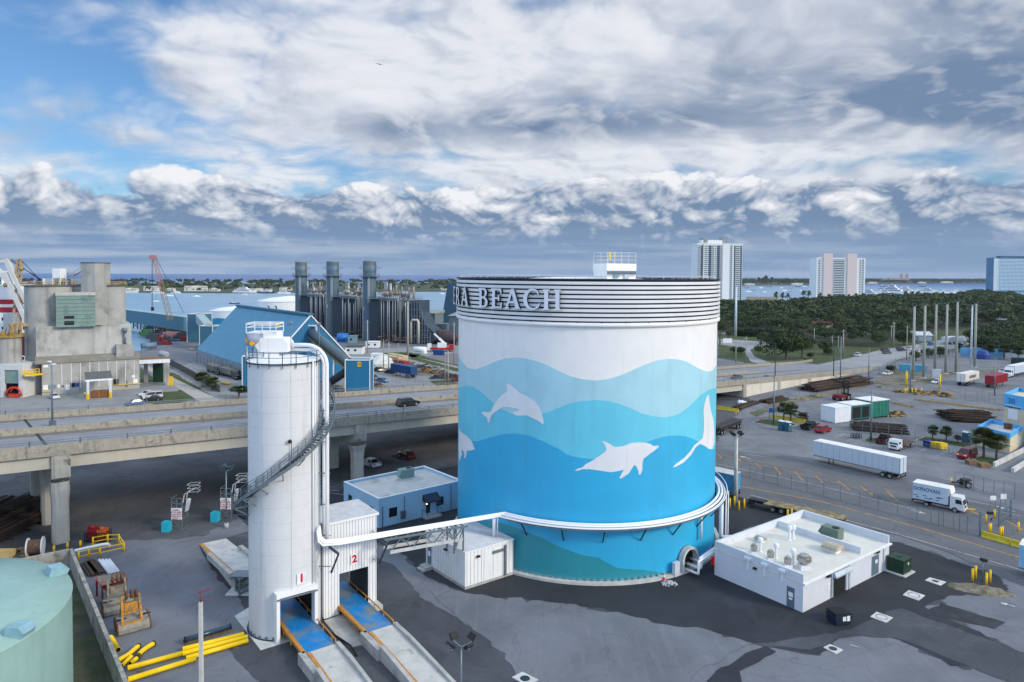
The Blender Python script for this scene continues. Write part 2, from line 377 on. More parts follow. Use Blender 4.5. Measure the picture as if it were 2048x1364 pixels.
# port road: a dark carriageway with orange and white lines
sheet('road',[(1380,985),(1400,900),(1440,897),(1600,920),(1740,947),(1900,985),(2048,1022),(2500,1160),(2500,1330),(2048,1172),(1990,1150),(1900,1106),(1800,1072),(1620,1030),(1500,1000),(1440,985)],A_ROAD)
def stripe(name,a,b,w,m,dash=None,z=None):
 a,b=G(*a),G(*b);d=(b-a);L=d.length;d.normalize();n=Vector((-d.y,d.x,0))*w/2
 if z is None:z=LZ
 mb=MB();s=0
 while s<L:
  e_=min(L,s+(dash[0]if dash else L));p,q_=a+d*s,a+d*e_
  mb.add([(p-n)[:2]+(z,),(q_-n)[:2]+(z,),(q_+n)[:2]+(z,),(p+n)[:2]+(z,)],[(0,1,2,3)]);s=e_+(dash[1]if dash else 1)
 return struct(mb,name,m)
LZ=LV[0]+.004
pl=[(1430,985),(1560,1000),(1700,1040),(1860,1088),(2048,1150)]
for i,(a,b)in enumerate((((1440,965),(1640,1003)),((1640,1003),(1840,1056)),((1840,1056),(2048,1118)),((2048,1118),(2300,1200)))):stripe('road_line',a,b,.3,YLINE)
for a,b in(((1432,908),(1600,938)),((1600,938),(1720,965)),((1720,965),(1860,1002)),((1860,1002),(1990,1040)),((1432,916),(1560,938)),((1560,938),(1700,972)),((1700,972),(1815,1010))):stripe('road_line',a,b,.14,YLINE)
for a,b in(((1436,909),(1444,917)),((1474,915),(1484,926)),((1511,926),(1522,937)),((1549,934),(1562,950)),((1590,943),(1606,962)),((1632,952),(1646,966)),((1676,962),(1700,981)),((1722,973),(1746,992)),((1774,983),(1800,1006)),((1935,1018),(1970,1036)),((2010,1040),(2048,1062))):stripe('road_line',a,b,.3,YLINE)
for a,b in(((1432,928),(1640,972)),((1640,972),(1840,1022)),((1500,990),(1780,1064)),((1780,1064),(2048,1142)),((1488,908),(1530,914)),((1590,912),(1640,917))):stripe('road_line',a,b,.12,WLINE)
# parking bays and lane arrows in the lot
for a,b in(((1645,866),(1668,858)),((1669,875),(1690,868)),((1694,882),(1712,876)),((1834,906),(1852,898)),((1720,868),(1690,860)),((1874,912),(1895,903)),((1880,909),(1905,920)),((1888,906),(1912,915)),((1895,903),(1918,911)),((1905,920),(1925,908)),((1768,812),(1786,806)),((1750,786),(1778,780)),((1880,955),(1990,985)),((1930,1000),(1990,1012)),((1990,1022),(2040,1032)),((1700,1290),(1720,1296))):stripe('lot_line',a,b,.12,WLINE)
def arrow(u,v,u2,v2):
 a,b=G(u,v),G(u2,v2);d=(b-a).normalized();n=Vector((-d.y,d.x,0));L=(b-a).length;mb=MB()
 P_=[(0,-.1),(L*.55,-.1),(L*.55,-.45),(L,0),(L*.55,.45),(L*.55,.1),(0,.1)]
 mb.ngon([(a.x+d.x*s+n.x*t,a.y+d.y*s+n.y*t,LZ+.004)for s,t in P_]);struct(mb,'lane_arrow',WLINE)
arrow(1502,918,1478,912);arrow(1822,1021,1853,1028);arrow(2030,1024,1990,1012);arrow(2030,1214,2000,1206)
# ---------------- the mural tank ----------------
def azim(u,v):d=ray(u,v);return atan2(d.x,d.y)
def fit_round(ul,ur,v,pf): # round tank from its two edges and the front of its base
 a0,a1=azim(ul,v),azim(ur,v);h=(a1-a0)/2;m=(a0+a1)/2
 d0=G(*pf).to_2d().length;D=d0/(1-sin(h))
 return Vector((D*sin(m),D*cos(m),0)),D*sin(h)
TC,TR=fit_round(917,1434,690,(1176,1166))
def on_cyl(u,v,c,R):
 d=ray(u,v);ox,oy=-c.x,-c.y
 a=d.x*d.x+d.y*d.y;b=2*(ox*d.x+oy*d.y);cc=ox*ox+oy*oy-R*R
 q_=max(0.,b*b-4*a*cc);t=(-b-sqrt(q_))/(2*a)
 return atan2(d.y*t-c.y,d.x*t-c.x),H+d.z*t
def wrap(t):return t if t<pi/2 else t-2*pi # angles run -270..90, -90 faces the viewer
fr=TC*(1-TR/TC.length)
zr=lambda v:ZA(1178,v,fr)
Z_RIM,Z_BB,Z_RING=zr(557.5),zr(645.5),zr(651.5)
WHITE=mat('white_paint',lin(234,234,233),.5,var=.03,scale=.4,streak=(1.2,lin(214,214,212),.55,.85))
WHITE2=mat('white_sheet_metal',lin(232,233,232),.45,var=.03,scale=.5,streak=(2.0,lin(196,193,186),.58,.8))
STEEL=mat('galvanised_steel',lin(120,132,140),.5,.5,var=.15,scale=2)
STEEL_D=mat('dark_steel',lin(52,68,78),.55,.4,var=.15,scale=2)
BLACK=mat('black_metal',(.012,.013,.015),.5)
M_DARK=mat('void_shade_black',(.012,.013,.015),.9)  # near-black puts the shade of openings and pipe bores into the colour
t_tank=thing('storage_tank','huge white cylindrical tank painted with blue waves and leaping dolphins','tank',TC)
L=lambda b,name,m,par,**k:b.build(name,m,par,**k) # local coordinates
NS=240
b=MB();b.lathe([(TR,.1),(TR,Z_RING-.2)],NS);shell=L(b,'wall',WHITE,t_tank)
b=MB();b.lathe([(TR+.75,0),(TR+.75,.3),(TR-.2,.3)],NS,smooth=False);L(b,'foundation_ring',CONC_L,t_tank)
b=MB();b.lathe([(TR+.06,.34),(TR+.06,.5),(TR,.5)],NS)
for i in range(140):a=2*pi*i/140;b.cb(((TR+.14)*cos(a),(TR+.14)*sin(a),.33),.16,.16,.22)
L(b,'base_flange',mat('tank_flange',lin(90,140,150),.6),t_tank)
b=MB();b.lathe([(TR,Z_RING-.25),(TR+.32,Z_RING-.1),(TR+.32,Z_BB-.1),(TR,Z_BB+.02)],NS);L(b,'stiffener_ring',WHITE,t_tank)
# louvred crown: white slats in front of a dark recess
b=MB();b.lathe([(TR+.02,Z_BB),(TR+.02,Z_RIM-.25)],NS);L(b,'dark_band',BLACK,t_tank)
hs=(Z_RIM-Z_BB)/9.6
SLAT=mat('slat_paint',lin(226,228,230),.4,var=.04,scale=.3)
for i in range(9):
 z0=Z_BB+.30*hs+i*hs;b=MB()
 b.lathe([(TR+.30,z0+.02),(TR+.30,z0+hs*.66)],160);b.lathe([(TR+.10,z0),(TR+.30,z0+.02)],160);b.lathe([(TR+.30,z0+hs*.66),(TR+.10,z0+hs*.68)],160);L(b,'louvre_slat',SLAT,t_tank)
for i in range(40):
 a=2*pi*i/40;c,s_=cos(a),sin(a);b=MB();b.beam(((TR+.10)*c,(TR+.10)*s_,Z_BB-.05),((TR+.10)*c,(TR+.10)*s_,Z_RIM-.3),.12,.1);L(b,'band_post',STEEL_D,t_tank)
b=MB();b.lathe([(TR+.30,Z_RIM-.16),(TR+.30,Z_RIM),(TR-.1,Z_RIM),(TR-.1,Z_RIM-.9)],NS,smooth=False);L(b,'rim',mat('rim_metal',lin(38,44,52),.5),t_tank)
b=MB();b.lathe([(TR-.05,Z_RIM-.85),(TR*.6,Z_RIM-.25),(TR*.25,Z_RIM+.1),(.01,Z_RIM+.18)],96);L(b,'roof',WHITE,t_tank)
b=MB()
for i in range(72):
 a=2*pi*i/72;x,y=(TR-.25)*cos(a),(TR-.25)*sin(a);b.beam((x,y,Z_RIM-.1),(x,y,Z_RIM+.3),.06)
b.lathe([(TR-.25,Z_RIM+.28),(TR-.22,Z_RIM+.31),(TR-.25,Z_RIM+.34)],120);L(b,'rim_railing',mat('pale_rail',lin(190,196,200),.5),t_tank)
# mural: wave fields as thin coats of paint, each a little proud of the one behind
ZA_=lambda x,y:(880+x/3.41,500+y/3.41)
ZB_=lambda x,y:(840+x/3.2,880+y/3.2)
C1=[ZA_(*p)for p in((135,730),(150,760),(190,805),(240,815),(300,795),(360,768),(430,742),(500,733),(570,737),(650,755),(720,780),(800,820),(880,857),(960,880),(1060,890),(1150,880),(1240,852),(1330,812),(1400,780),(1480,752),(1550,742),(1620,745),(1680,760),(1740,795),(1790,820),(1830,831),(1860,820),(1877,795))]
C2=[ZA_(*p)for p in((135,940),(150,932),(190,927),(230,935),(280,965),(330,1012),(390,1065),(450,1100),(510,1120),(570,1128),(640,1125),(720,1110),(800,1080),(880,1048),(960,1030),(1050,1022),(1130,1027),(1210,1045),(1300,1080),(1380,1115),(1460,1135),(1530,1140),(1600,1130),(1660,1100),(1720,1045),(1780,985),(1830,955),(1860,945),(1874,942))]
C3=[ZA_(*p)for p in((135,1262),(180,1290),(250,1307),(320,1285),(400,1262),(500,1250),(600,1262),(720,1310),(830,1364))]+[(1109,894),(1131,908),(1152,914.4),(1187,918.4),(1220,916),(1262,904),(1296,883),(1314,877),(1331,872.4),(1349,870.7),(1367,871.8),(1384,876.8),(1402,887),(1426,900)]
C4=[(921,1040)]+[ZB_(*p)for p in((330,503),(400,508),(480,520),(560,540),(650,575),(780,625),(900,685),(1050,740),(1140,750),(1180,775),(1260,818),(1330,825),(1420,830),(1500,840),(1570,855),(1605,880),(1640,925))]
def field(name,curve,k,m,zl,amp,zbot=.12):
 tz=sorted((wrap(on_cyl(u,v,TC,TR)[0]),on_cyl(u,v,TC,TR)[1])for u,v in curve)
 th=np.array([p[0]for p in tz]);zz=np.array([p[1]for p in tz])
 T=np.linspace(-pi*1.5,pi/2,721)[:-1];Z=np.interp(T,th,zz)
 lo,hi=T<th[0],T>th[-1]
 Z[lo]=zl+(zz[0]-zl)*np.cos((th[0]-T[lo])*3.2);Z[hi]=zl+(zz[-1]-zl)*np.cos((T[hi]-th[-1])*3.2)
 if amp==0:Z[hi]=zbot;Z[lo]=zz[0]
 ker=np.exp(-np.linspace(-2,2,9)**2);ker/=ker.sum()
 Z=np.convolve(np.concatenate([Z[-4:],Z,Z[:4]]),ker,'valid');Z=np.maximum(Z,zbot)
 R_=TR+.008*k;n=len(T);mb=MB()
 vs=[]
 for t_,z_ in zip(T,Z):vs+=[(R_*cos(t_),R_*sin(t_),zbot),(R_*cos(t_),R_*sin(t_),z_)]
 mb.add(vs,[(2*i,2*((i+1)%n),2*((i+1)%n)+1,2*i+1)for i in range(n)],0,True)
 return L(mb,name,m,shell)
def paint(n,c):return mat(n,c,.5,var=.05,scale=.3,streak=(.9,tuple(x*.84+.01 for x in c),.48,.8),spec=1.)
field('wave_field',C1,1,paint('pale_blue_paint',lin(163,212,226)),25,1)
field('wave_field',C2,2,paint('sky_blue_paint',lin(96,202,228)),19,1)
field('wave_field',C3,3,paint('bright_blue_paint',lin(24,172,220)),14,1)
field('wave_field',C4,4,paint('teal_paint',lin(20,142,158)),6,0)
D1=[ZA_(*p)for p in((283,1107),(300,1103),(330,1108),(347,1100),(360,1070),(385,1030),(420,990),(455,970),(463,950),(450,915),(462,912),(490,925),(520,950),(545,975),(600,1000),(650,1035),(680,1075),(697,1120),(708,1170),(706,1190),(695,1185),(670,1165),(620,1140),(590,1127),(560,1130),(530,1130),(505,1122),(495,1110),(510,1100),(535,1098),(540,1088),(520,1080),(470,1072),(430,1070),(405,1085),(375,1105),(350,1130),(338,1175),(328,1178),(322,1145),(300,1128))]
D2=[ZB_(*p)for p in((990,197),(1010,183),(1040,175),(1060,155),(1105,130),(1150,100),(1180,80),(1193,60),(1185,35),(1165,10),(1180,8),(1215,25),(1245,45),(1300,40),(1350,20),(1400,15),(1440,17),(1475,25),(1490,38),(1525,36),(1530,42),(1500,68),(1475,85),(1450,105),(1430,120),(1424,150),(1423,190),(1410,222),(1400,222),(1398,200),(1385,170),(1372,158),(1355,185),(1335,215),(1300,238),(1282,248),(1277,240),(1290,215),(1305,190),(1260,200),(1220,206),(1160,197),(1090,187),(1040,187),(1005,197))]
D3=[ZA_(*p)for p in((128,1245),(132,1208),(141,1240),(180,1265),(215,1300),(235,1345))]+[ZB_(*p)for p in((330,15),(352,60),(330,66),(300,68),(296,100),(288,118),(282,112),(285,90),(275,62),(265,72),(271,95),(262,108),(252,140),(248,100),(247,60))]
D4=[ZA_(*p)for p in((1832,982),(1818,1000),(1803,1050),(1796,1110),(1800,1170),(1798,1230),(1790,1283))]+[ZB_(*p)for p in((1755,33),(1733,68),(1690,115),(1645,147),(1620,172),(1628,175),(1685,145),(1732,98),(1765,45),(1792,25),(1822,38),(1850,58),(1870,58))]+[ZA_(*p)for p in((1871,1310),(1872,1240),(1864,1155),(1850,1110),(1840,1050))]
import bmesh
for P_ in(D1,D2,D3,D4):
 pts=[on_cyl(u,v,TC,TR+.04)for u,v in P_];pts=[(wrap(t)*TR,z)for t,z in pts]
 bm=bmesh.new();bm.faces.new([bm.verts.new((x,z,0))for x,z in pts])
 bm.normal_update();bmesh.ops.triangulate(bm,faces=bm.faces[:],ngon_method='EAR_CLIP')
 x0,x1=min(p[0]for p in pts),max(p[0]for p in pts)
 for k in range(1,int((x1-x0)/.35)+1):
  bmesh.ops.bisect_plane(bm,geom=bm.verts[:]+bm.edges[:]+bm.faces[:],plane_co=(x0+k*.35,0,0),plane_no=(1,0,0))
 R_=TR+.045;mb=MB();bm.verts.index_update()
 mb.add([(R_*cos(v.co.x/TR),R_*sin(v.co.x/TR),v.co.y)for v in bm.verts],[tuple(v.index for v in f.verts)for f in bm.faces])
 o=mb.build('painted_dolphin',paint('mural_white',lin(228,230,234)),shell);bm.free()
# lettering: hand-cut serif capitals standing off the louvres
def arc(cx,cy,rx,ry,a0,a1,n=14):return[(cx+rx*cos(radians(a0+(a1-a0)*i/n)),cy+ry*sin(radians(a0+(a1-a0)*i/n)))for i in range(n+1)]
GL={
 'H':(.9,[[(0,0),(.34,0),(.34,.05),(.27,.08),(.27,.45),(.63,.45),(.63,.08),(.56,.05),(.56,0),(.9,0),(.9,.05),(.83,.08),(.83,.92),(.9,.95),(.9,1),(.56,1),(.56,.95),(.63,.92),(.63,.55),(.27,.55),(.27,.92),(.34,.95),(.34,1),(0,1),(0,.95),(.07,.92),(.07,.08),(0,.05)]]),
 'E':(.76,[[(0,0),(.72,0),(.77,.29),(.71,.29),(.62,.09),(.28,.09),(.28,.46),(.47,.46),(.51,.36),(.57,.36),(.57,.66),(.51,.66),(.47,.55),(.28,.55),(.28,.91),(.58,.91),(.66,.75),(.72,.75),(.69,1),(0,1),(0,.95),(.08,.92),(.08,.08),(0,.05)]]),
 'I':(.36,[[(0,0),(.36,0),(.36,.05),(.29,.08),(.29,.92),(.36,.95),(.36,1),(0,1),(0,.95),(.07,.92),(.07,.08),(0,.05)]]),
 'V':(.95,[[(.42,0),(.54,0),(.87,.92),(.95,.95),(.95,1),(.62,1),(.62,.95),(.72,.92),(.52,.28),(.30,.92),(.38,.95),(.38,1),(0,1),(0,.95),(.07,.92)]]),
 'A':(1.,[[(0,0),(.30,0),(.30,.05),(.22,.08),(.29,.28),(.63,.28),(.69,.08),(.61,.05),(.61,0),(1,0),(1,.05),(.94,.08),(.59,1),(.41,1),(.08,.08),(0,.05)],[(.34,.38),(.47,.76),(.59,.38)]]),
 'C':(.86,[arc(.46,.5,.46,.53,52,318,26)+[(.86,.30),(.80,.32)]+arc(.50,.5,.30,.43,310,52,22)+[(.74,.70),(.80,.72)]]),
 'B':(.74,[[(0,0),(.40,0)]+arc(.44,.27,.30,.27,-80,75,10)+arc(.42,.765,.25,.235,-65,85,10)+[(.38,1),(0,1),(0,.95),(.08,.92),(.08,.08),(0,.05)],[(.27,.09),(.27,.46),(.38,.46)]+arc(.40,.275,.15,.185,80,-80,8),[(.27,.57),(.27,.91),(.36,.91)]+arc(.38,.74,.13,.17,80,-80,8)]),
 'R':(.84,[[(0,0),(.34,0),(.34,.05),(.27,.08),(.27,.44),(.36,.44),(.62,0),(.84,0),(.84,.05),(.76,.08),(.54,.47)]+arc(.42,.735,.27,.265,-45,80,10)+[(.36,1),(0,1),(0,.95),(.08,.92),(.08,.08),(0,.05)],[(.27,.53),(.27,.91),(.36,.91)]+arc(.38,.72,.14,.19,80,-80,8)]),
 }
LET_M=[mat('letter_face',lin(222,226,236),.4,var=.02),mat('letter_return',lin(20,24,30),.5)]
LH=zr(579.5)-zr(620.5);LZ0=zr(620.5)
def letter(ch,th,wid):
 w,spl=GL[ch];cu=bpy.data.curves.new('g','CURVE');cu.dimensions='2D';cu.fill_mode='BOTH';cu.extrude=.14
 for sp_ in spl:
  s_=cu.splines.new('POLY');s_.points.add(len(sp_)-1);s_.use_cyclic_u=True
  for pt,(x,y)in zip(s_.points,sp_):pt.co=((x-w/2)*wid/w,y*LH,0,1)
 ob=bpy.data.objects.new('g',cu);COL.objects.link(ob)
 me=bpy.data.meshes.new_from_object(ob.evaluated_get(bpy.context.evaluated_depsgraph_get()))
 R_=TR+.62;er=Vector((cos(th),sin(th),0));et=Vector((-sin(th),cos(th),0));o=er*R_+Vector((0,0,LZ0))
 mb=MB();mb.add([o+et*v.co.x+Vector((0,0,1))*v.co.y+er*v.co.z for v in me.vertices],[])
 for p in me.polygons:mb.f.append(list(p.vertices));mb.mi.append(0 if p.normal.z>.5 else 1);mb.sm.append(False)
 for dz in(.3,.7):mb.beam(er*(TR+.1)+Vector((0,0,LZ0+dz*LH)),er*(TR+.5)+Vector((0,0,LZ0+dz*LH)),.07,.07,1)
 bpy.data.objects.remove(ob);bpy.data.curves.remove(cu);bpy.data.meshes.remove(me)
 return mb.build('sign_letter',LET_M,t_tank)
tu=lambda x:wrap(on_cyl(900+x/6.82,600,TC,TR+.62)[0])
for ch,xa,xb in(('B',400,527),('E',570,722),('A',755,967),('C',1005,1238),('H',1270,1518)):
 ta,tb=tu(xa),tu(xb);letter(ch,(ta+tb)/2,(tb-ta)*(TR+.62))
ta=tu(263);k_=LH/(TR+.62)
for ch,w_ in zip('AREIVIR',(.96,.86,.8,.36,.95,.36,.86)):
 letter(ch,ta-w_*k_*.5,w_*LH);ta-=(w_+.22)*k_
# penthouse on the roof
pc=AT(1229,552,TC.y-6.0);rzp=radians(-30)
ph=thing('roof_equipment_house','small white metal equipment house with railing on top of the mural tank','equipment house',(pc.x,pc.y,Z_RIM-.4),radians(28))
zt=ZA(1229,527.5,pc)-Z_RIM+.4
b=MB();b.box(-2.3,2.3,-1.5,1.5,0,zt-.9)
b.box(-2.36,2.36,-1.56,1.56,zt-.9,zt)
for i in range(9):b.box(2.3,2.36,-1.45+i*.35,-1.35+i*.35,.1,zt-.9)
L(b,'wall',WHITE2,ph)
b=MB()
for i in range(24):b.box(-2.3+i*.195,-2.25+i*.195,-1.62,-1.5,zt-1.35,zt-.95)
b.box(-2.3,2.3,-1.8,-1.5,zt-1.4,zt-1.33);L(b,'louvre',STEEL,ph)
b=MB();b.box(-1.3,-.55,-1.75,-1.5,.5,zt-1.35);L(b,'cabinet',mat('cabinet_blue',lin(88,140,165),.5),ph)
b=MB();b.box(.35,1.05,-1.75,-1.5,.4,zt-1.4);L(b,'cabinet',mat('cabinet_pale',lin(178,196,215),.5),ph)
b=MB()
zt2=zt+1.45
for x in(-2.3,-1.15,0,1.15,2.3):
 for y in(-1.5,1.5):b.beam((x,y,zt),(x,y,zt2),.05)
for z in(zt+.5,zt+1.0,zt2):
 for y in(-1.5,1.5):b.beam((-2.3,y,z),(2.3,y,z),.045)
 for x in(-2.3,2.3):b.beam((x,-1.5,z),(x,1.5,z),.045)
L(b,'railing',mat('pale_rail',(.5,.52,.54)),ph)
b=MB();b.box(-2.0,-1.75,-1.56,-1.5,zt+.5,zt2);L(b,'safety_gate',mat('safety_yellow',lin(236,190,20),.5),ph)
# pipes that ring the tank and run on a truss bridge to the silo
def ringpt(th,r,z):return Vector((TC.x+r*cos(th),TC.y+r*sin(th),z))
ZR=ZA(1178,1054,TC*(1-(TR+.9)/TC.length))
PIPE=mat('pipe_white',lin(232,233,236),.35,var=.03)
th_in=on_cyl(1000,1032,TC,TR+.9)[0] # where the run leaves the tank
BR_A=ringpt(th_in,TR+.9,ZR+.1)
# ---------------- ring pipes, arch, silo, loading tower, truck scales ----------------
RED_SIGN=mat('sign_red',lin(196,20,62),.5)
SIGN_W=mat('sign_white',lin(232,232,232),.45)
YEL=mat('safety_yellow',lin(232,190,20),.5,var=.08)
def a_to(th):return np.linspace(th,0.62,70)
t_rp=thing('ring_pipeline','bundle of white pipes that curves round the lower part of the mural tank','pipeline',(TC.x,TC.y,ZR))
# silo position first: the run starts there
SCn,SR=fit_round(497.2,641.5,1150,(566,1281))
fs=SCn*(1-SR/SCn.length);SZ=ZA(566,727.5,fs)
elb=AT(655,1087,SCn.y-1.2) # elbow at the silo end of the bridge
th0=th_in+.02
for dr,dzz,r in((0.0,.13,.155),(.42,.06,.155),(.78,-.05,.08),(.98,-.05,.06)):
 pts=[]
 if dr<1.2:
  e0=elb+Vector((0,-dr*.8,dzz));pts=[e0+Vector((-.9,.2,1.6)),e0+Vector((-.75,.15,.5)),e0+Vector((-.3,.05,.1))]
  tgt=ringpt(th0,TR+.5+dr,ZR+dzz)
  pts+=[e0.lerp(tgt,k/14)for k in range(1,14)]
 for th in np.linspace(th0,.75,80):
  sw=max(0.,(th+.55)/.9);sw=min(1,sw)
  pts.append(ringpt(th,TR+.5+dr+(1.6*sw*sw if dr>.9 else.15*sw),ZR+dzz))
 b=MB();b.tube(pts,r,10);b.build('pipe',PIPE,t_rp,True)
b=MB();pts=[ringpt(th,TR+.9,ZR-.22)for th in np.linspace(th0+.05,.7,60)]
for p,q_ in zip(pts,pts[1:]):b.beam(p,q_,1.3,.08)
b.build('pipe_tray',STEEL,t_rp,True)
for th in np.linspace(th0+.16,.5,11):
 b=MB();b.beam(ringpt(th,TR,ZR-.32),ringpt(th,TR+1.5,ZR-.32),.12);b.beam(ringpt(th,TR+.05,ZR-2.1),ringpt(th,TR+1.35,ZR-.4),.12);b.build('bracket',STEEL_D,t_rp,True)
# drops at the right of the tank and on the shed
for th,r_,zb,rr in((-.32,TR+.9,.9,.3),(-.27,TR+1.5,.6,.1),(-.25,TR+1.8,.6,.08),(-.76,TR+.45,3.0,.17)):
 b=MB();p=ringpt(th,r_,ZR-.1);b.tube([p,(p.x,p.y,zb+.3)]+([(p.x+.25,p.y+.05,zb),(p.x+3.2,p.y+.6,zb-.1)]if zb<2 else[]),rr,8);b.build('drop_pipe',PIPE,t_rp,True)
# truss bridge
t_tb=thing('pipe_bridge','grey steel truss bridge carrying white pipes from the loading tower to the mural tank','pipe bridge',tuple(elb))
trA,trB=AT(768,1098,elb.y+4.6),AT(930,1054,TC.y-TR+1.5)
tgt=ringpt(th0,TR+.9,ZR);dirb=(tgt-elb).normalized();nb_=Vector((-dirb.y,dirb.x,0)).normalized()
def onb(s,off,z):p=elb.lerp(tgt,s);return p+nb_*off+Vector((0,0,z))
chord=mat('chord_cream',lin(196,198,196),.5,.2)
for off in(-.75,.75):
 b=MB();b.beam(onb(.27,off,-.35),onb(.75,off,-.35),.14,.2);b.build('top_chord',STEEL,t_tb,True)
 b=MB();b.beam(onb(.30,off,-1.75),onb(.72,off,-1.75),.14,.34);b.build('bottom_chord',chord,t_tb,True)
for off in(-.75,.75):
 for k in range(7):
  s0=.30+k*.06;b=MB();b.beam(onb(s0,off,-1.7 if k%2==0 else-.4),onb(s0+.06,off,-.4 if k%2==0 else-1.7),.1);b.build('web_brace',STEEL,t_tb,True)
for k in range(8):
 s0=.28+k*.065;b=MB();b.beam(onb(s0,-.75,-.4),onb(s0,.75,-.4),.1);b.build('cross_member',STEEL,t_tb,True)
for s0 in(.015,.255):
 b=MB();b.beam(onb(s0,.3,-.5),onb(s0,-1.9,-.5),.16,.2);b.beam(onb(s0,-1.9,-.5),onb(s0,-.1,-3.0),.14);b.build('wall_bracket',STEEL_D,t_tb,True)
# shed by the tank
def wallpts(*uv):return[G(*p)for p in uv]
sA,sB,sC=G(930,1180),G(852,1131),G(1026,1149) # front, left, right corner at the ground
t_sh=thing('metal_shed','small white ribbed metal shed built against the mural tank under the pipes','shed',tuple(sA))
hs_=ZA(930,1107,sA)
e1,e2=(sB-sA),(sC-sA);sD=sB+e2*1.0
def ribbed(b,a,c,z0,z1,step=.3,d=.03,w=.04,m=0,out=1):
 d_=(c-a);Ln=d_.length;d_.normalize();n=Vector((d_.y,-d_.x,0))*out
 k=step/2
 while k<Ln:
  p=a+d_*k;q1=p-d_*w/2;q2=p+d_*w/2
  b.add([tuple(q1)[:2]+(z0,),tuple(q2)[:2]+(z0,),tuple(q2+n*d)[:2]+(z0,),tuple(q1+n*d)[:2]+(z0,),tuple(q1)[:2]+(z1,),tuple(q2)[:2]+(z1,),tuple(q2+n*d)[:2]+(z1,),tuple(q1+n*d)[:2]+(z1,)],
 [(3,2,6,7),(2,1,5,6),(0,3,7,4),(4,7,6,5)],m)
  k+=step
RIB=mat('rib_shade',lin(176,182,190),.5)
b=MB();foot=[sA,sB,sD,sC]
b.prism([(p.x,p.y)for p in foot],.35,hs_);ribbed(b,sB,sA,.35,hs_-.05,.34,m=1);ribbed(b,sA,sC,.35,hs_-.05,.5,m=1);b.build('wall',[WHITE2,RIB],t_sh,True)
b=MB();b.prism([(p.x+(p.x-sA.x)*.004,p.y)for p in foot],0,.35);b.build('plinth',CONC,t_sh,True)
cx=(sA+sD)/2;ov=[cx+(p-cx)*1.02 for p in foot]
b=MB();b.prism([(p.x,p.y)for p in ov],hs_,hs_+.14);nr=30
for k in range(nr):
 p,q_=ov[0].lerp(ov[1],(k+.5)/nr),ov[3].lerp(ov[2],(k+.5)/nr);b.beam((p.x,p.y,hs_+.17),(q_.x,q_.y,hs_+.17),.07,.06,1)
b.build('roof',[WHITE2,RIB],t_sh,True)
def panel(b,a,c,f0,f1,z0,z1,off=.06,th=.05,m=0):
 """a slab on the wall that runs a-c, facing the right-hand side of that direction"""
 d_=(c-a);n=Vector((d_.y,-d_.x,0)).normalized();p,q_=a+d_*f0,a+d_*f1
 vs=[x+n*o for o in(off-th,off)for x in(p,q_)]
 b.add([(v.x,v.y,z)for z in(z0,z1)for v in(vs[0],vs[1],vs[3],vs[2])],[(0,3,2,1),(4,5,6,7),(0,1,5,4),(1,2,6,5),(2,3,7,6),(3,0,4,7)],m)
 return b
DOORG=mat('grey_door',lin(92,112,126),.5,var=.05)
b=MB();panel(b,sB,sA,.05,.15,.5,2.7);L2=b.build('door',DOORG,t_sh,True)
b=MB();panel(b,sB,sA,.07,.13,1.5,2.1,.075,.015);b.build('notice',SIGN_W,L2,True)
b=MB();panel(b,sA,sC,.38,.56,.35,hs_-.2,.06);panel(b,sA,sC,.57,.74,.35,hs_-.2,.06);b.build('double_door',WHITE2,t_sh,True)
b=MB();panel(b,sA,sC,.80,.84,.3,hs_-.3,.2,.2);panel(b,sA,sC,.55,.78,hs_-.9,hs_-.6,.25,.2);b.build('conduit_bracket',STEEL,t_sh,True)
b=MB();p=sB.lerp(sA,.1);n_=(sA-sB).normalized();nn=Vector((n_.y,-n_.x,0))
for k in range(2):b.prism([tuple((p+n_*x+nn*y)[:2])for x,y in((-.7,0),(.7,0),(.7,1.0+.4*(1-k)),(-.7,1.0+.4*(1-k)))],.0 if k==0 else.22,.22 if k==0 else.44)
b.build('step',CONC,t_sh,True)
for u,v in((891,1106),(959,1110)):
 a_,c_=(sB,sA)if u<930 else(sA,sC);f_=.55 if u<930 else.25
 b=MB();panel(b,a_,c_,f_-.03,f_+.03,hs_-.8,hs_-.6,.3,.28);b.build('wall_lamp',BLACK,t_sh,True)
# posts of the pipe bridge standing on the shed roof, and risers
for s0 in(.665,.72):
 for off in(-.75,.75):
  p=onb(s0,off,0);b=MB();b.beam((p.x,p.y,hs_+.15),(p.x,p.y,p.z-.3),.2);b.build('post',STEEL,t_tb,True)
for off,s0,s1 in((-.75,.665,.72),(.75,.72,.665)):
 p,q_=onb(s0,off,0),onb(s1,off,0);b=MB();b.beam((p.x,p.y,hs_+.3),(q_.x,q_.y,q_.z-.6),.09);b.build('brace',STEEL,t_tb,True)
for k in range(2):
 p=AT(988+k*7,1036,trB.y+1.2);b=MB();b.tube([(p.x,p.y,hs_+.15),(p.x,p.y,ZR-.1)],(.2,.09)[k],8);b.build('riser_pipe',PIPE,t_rp,True)
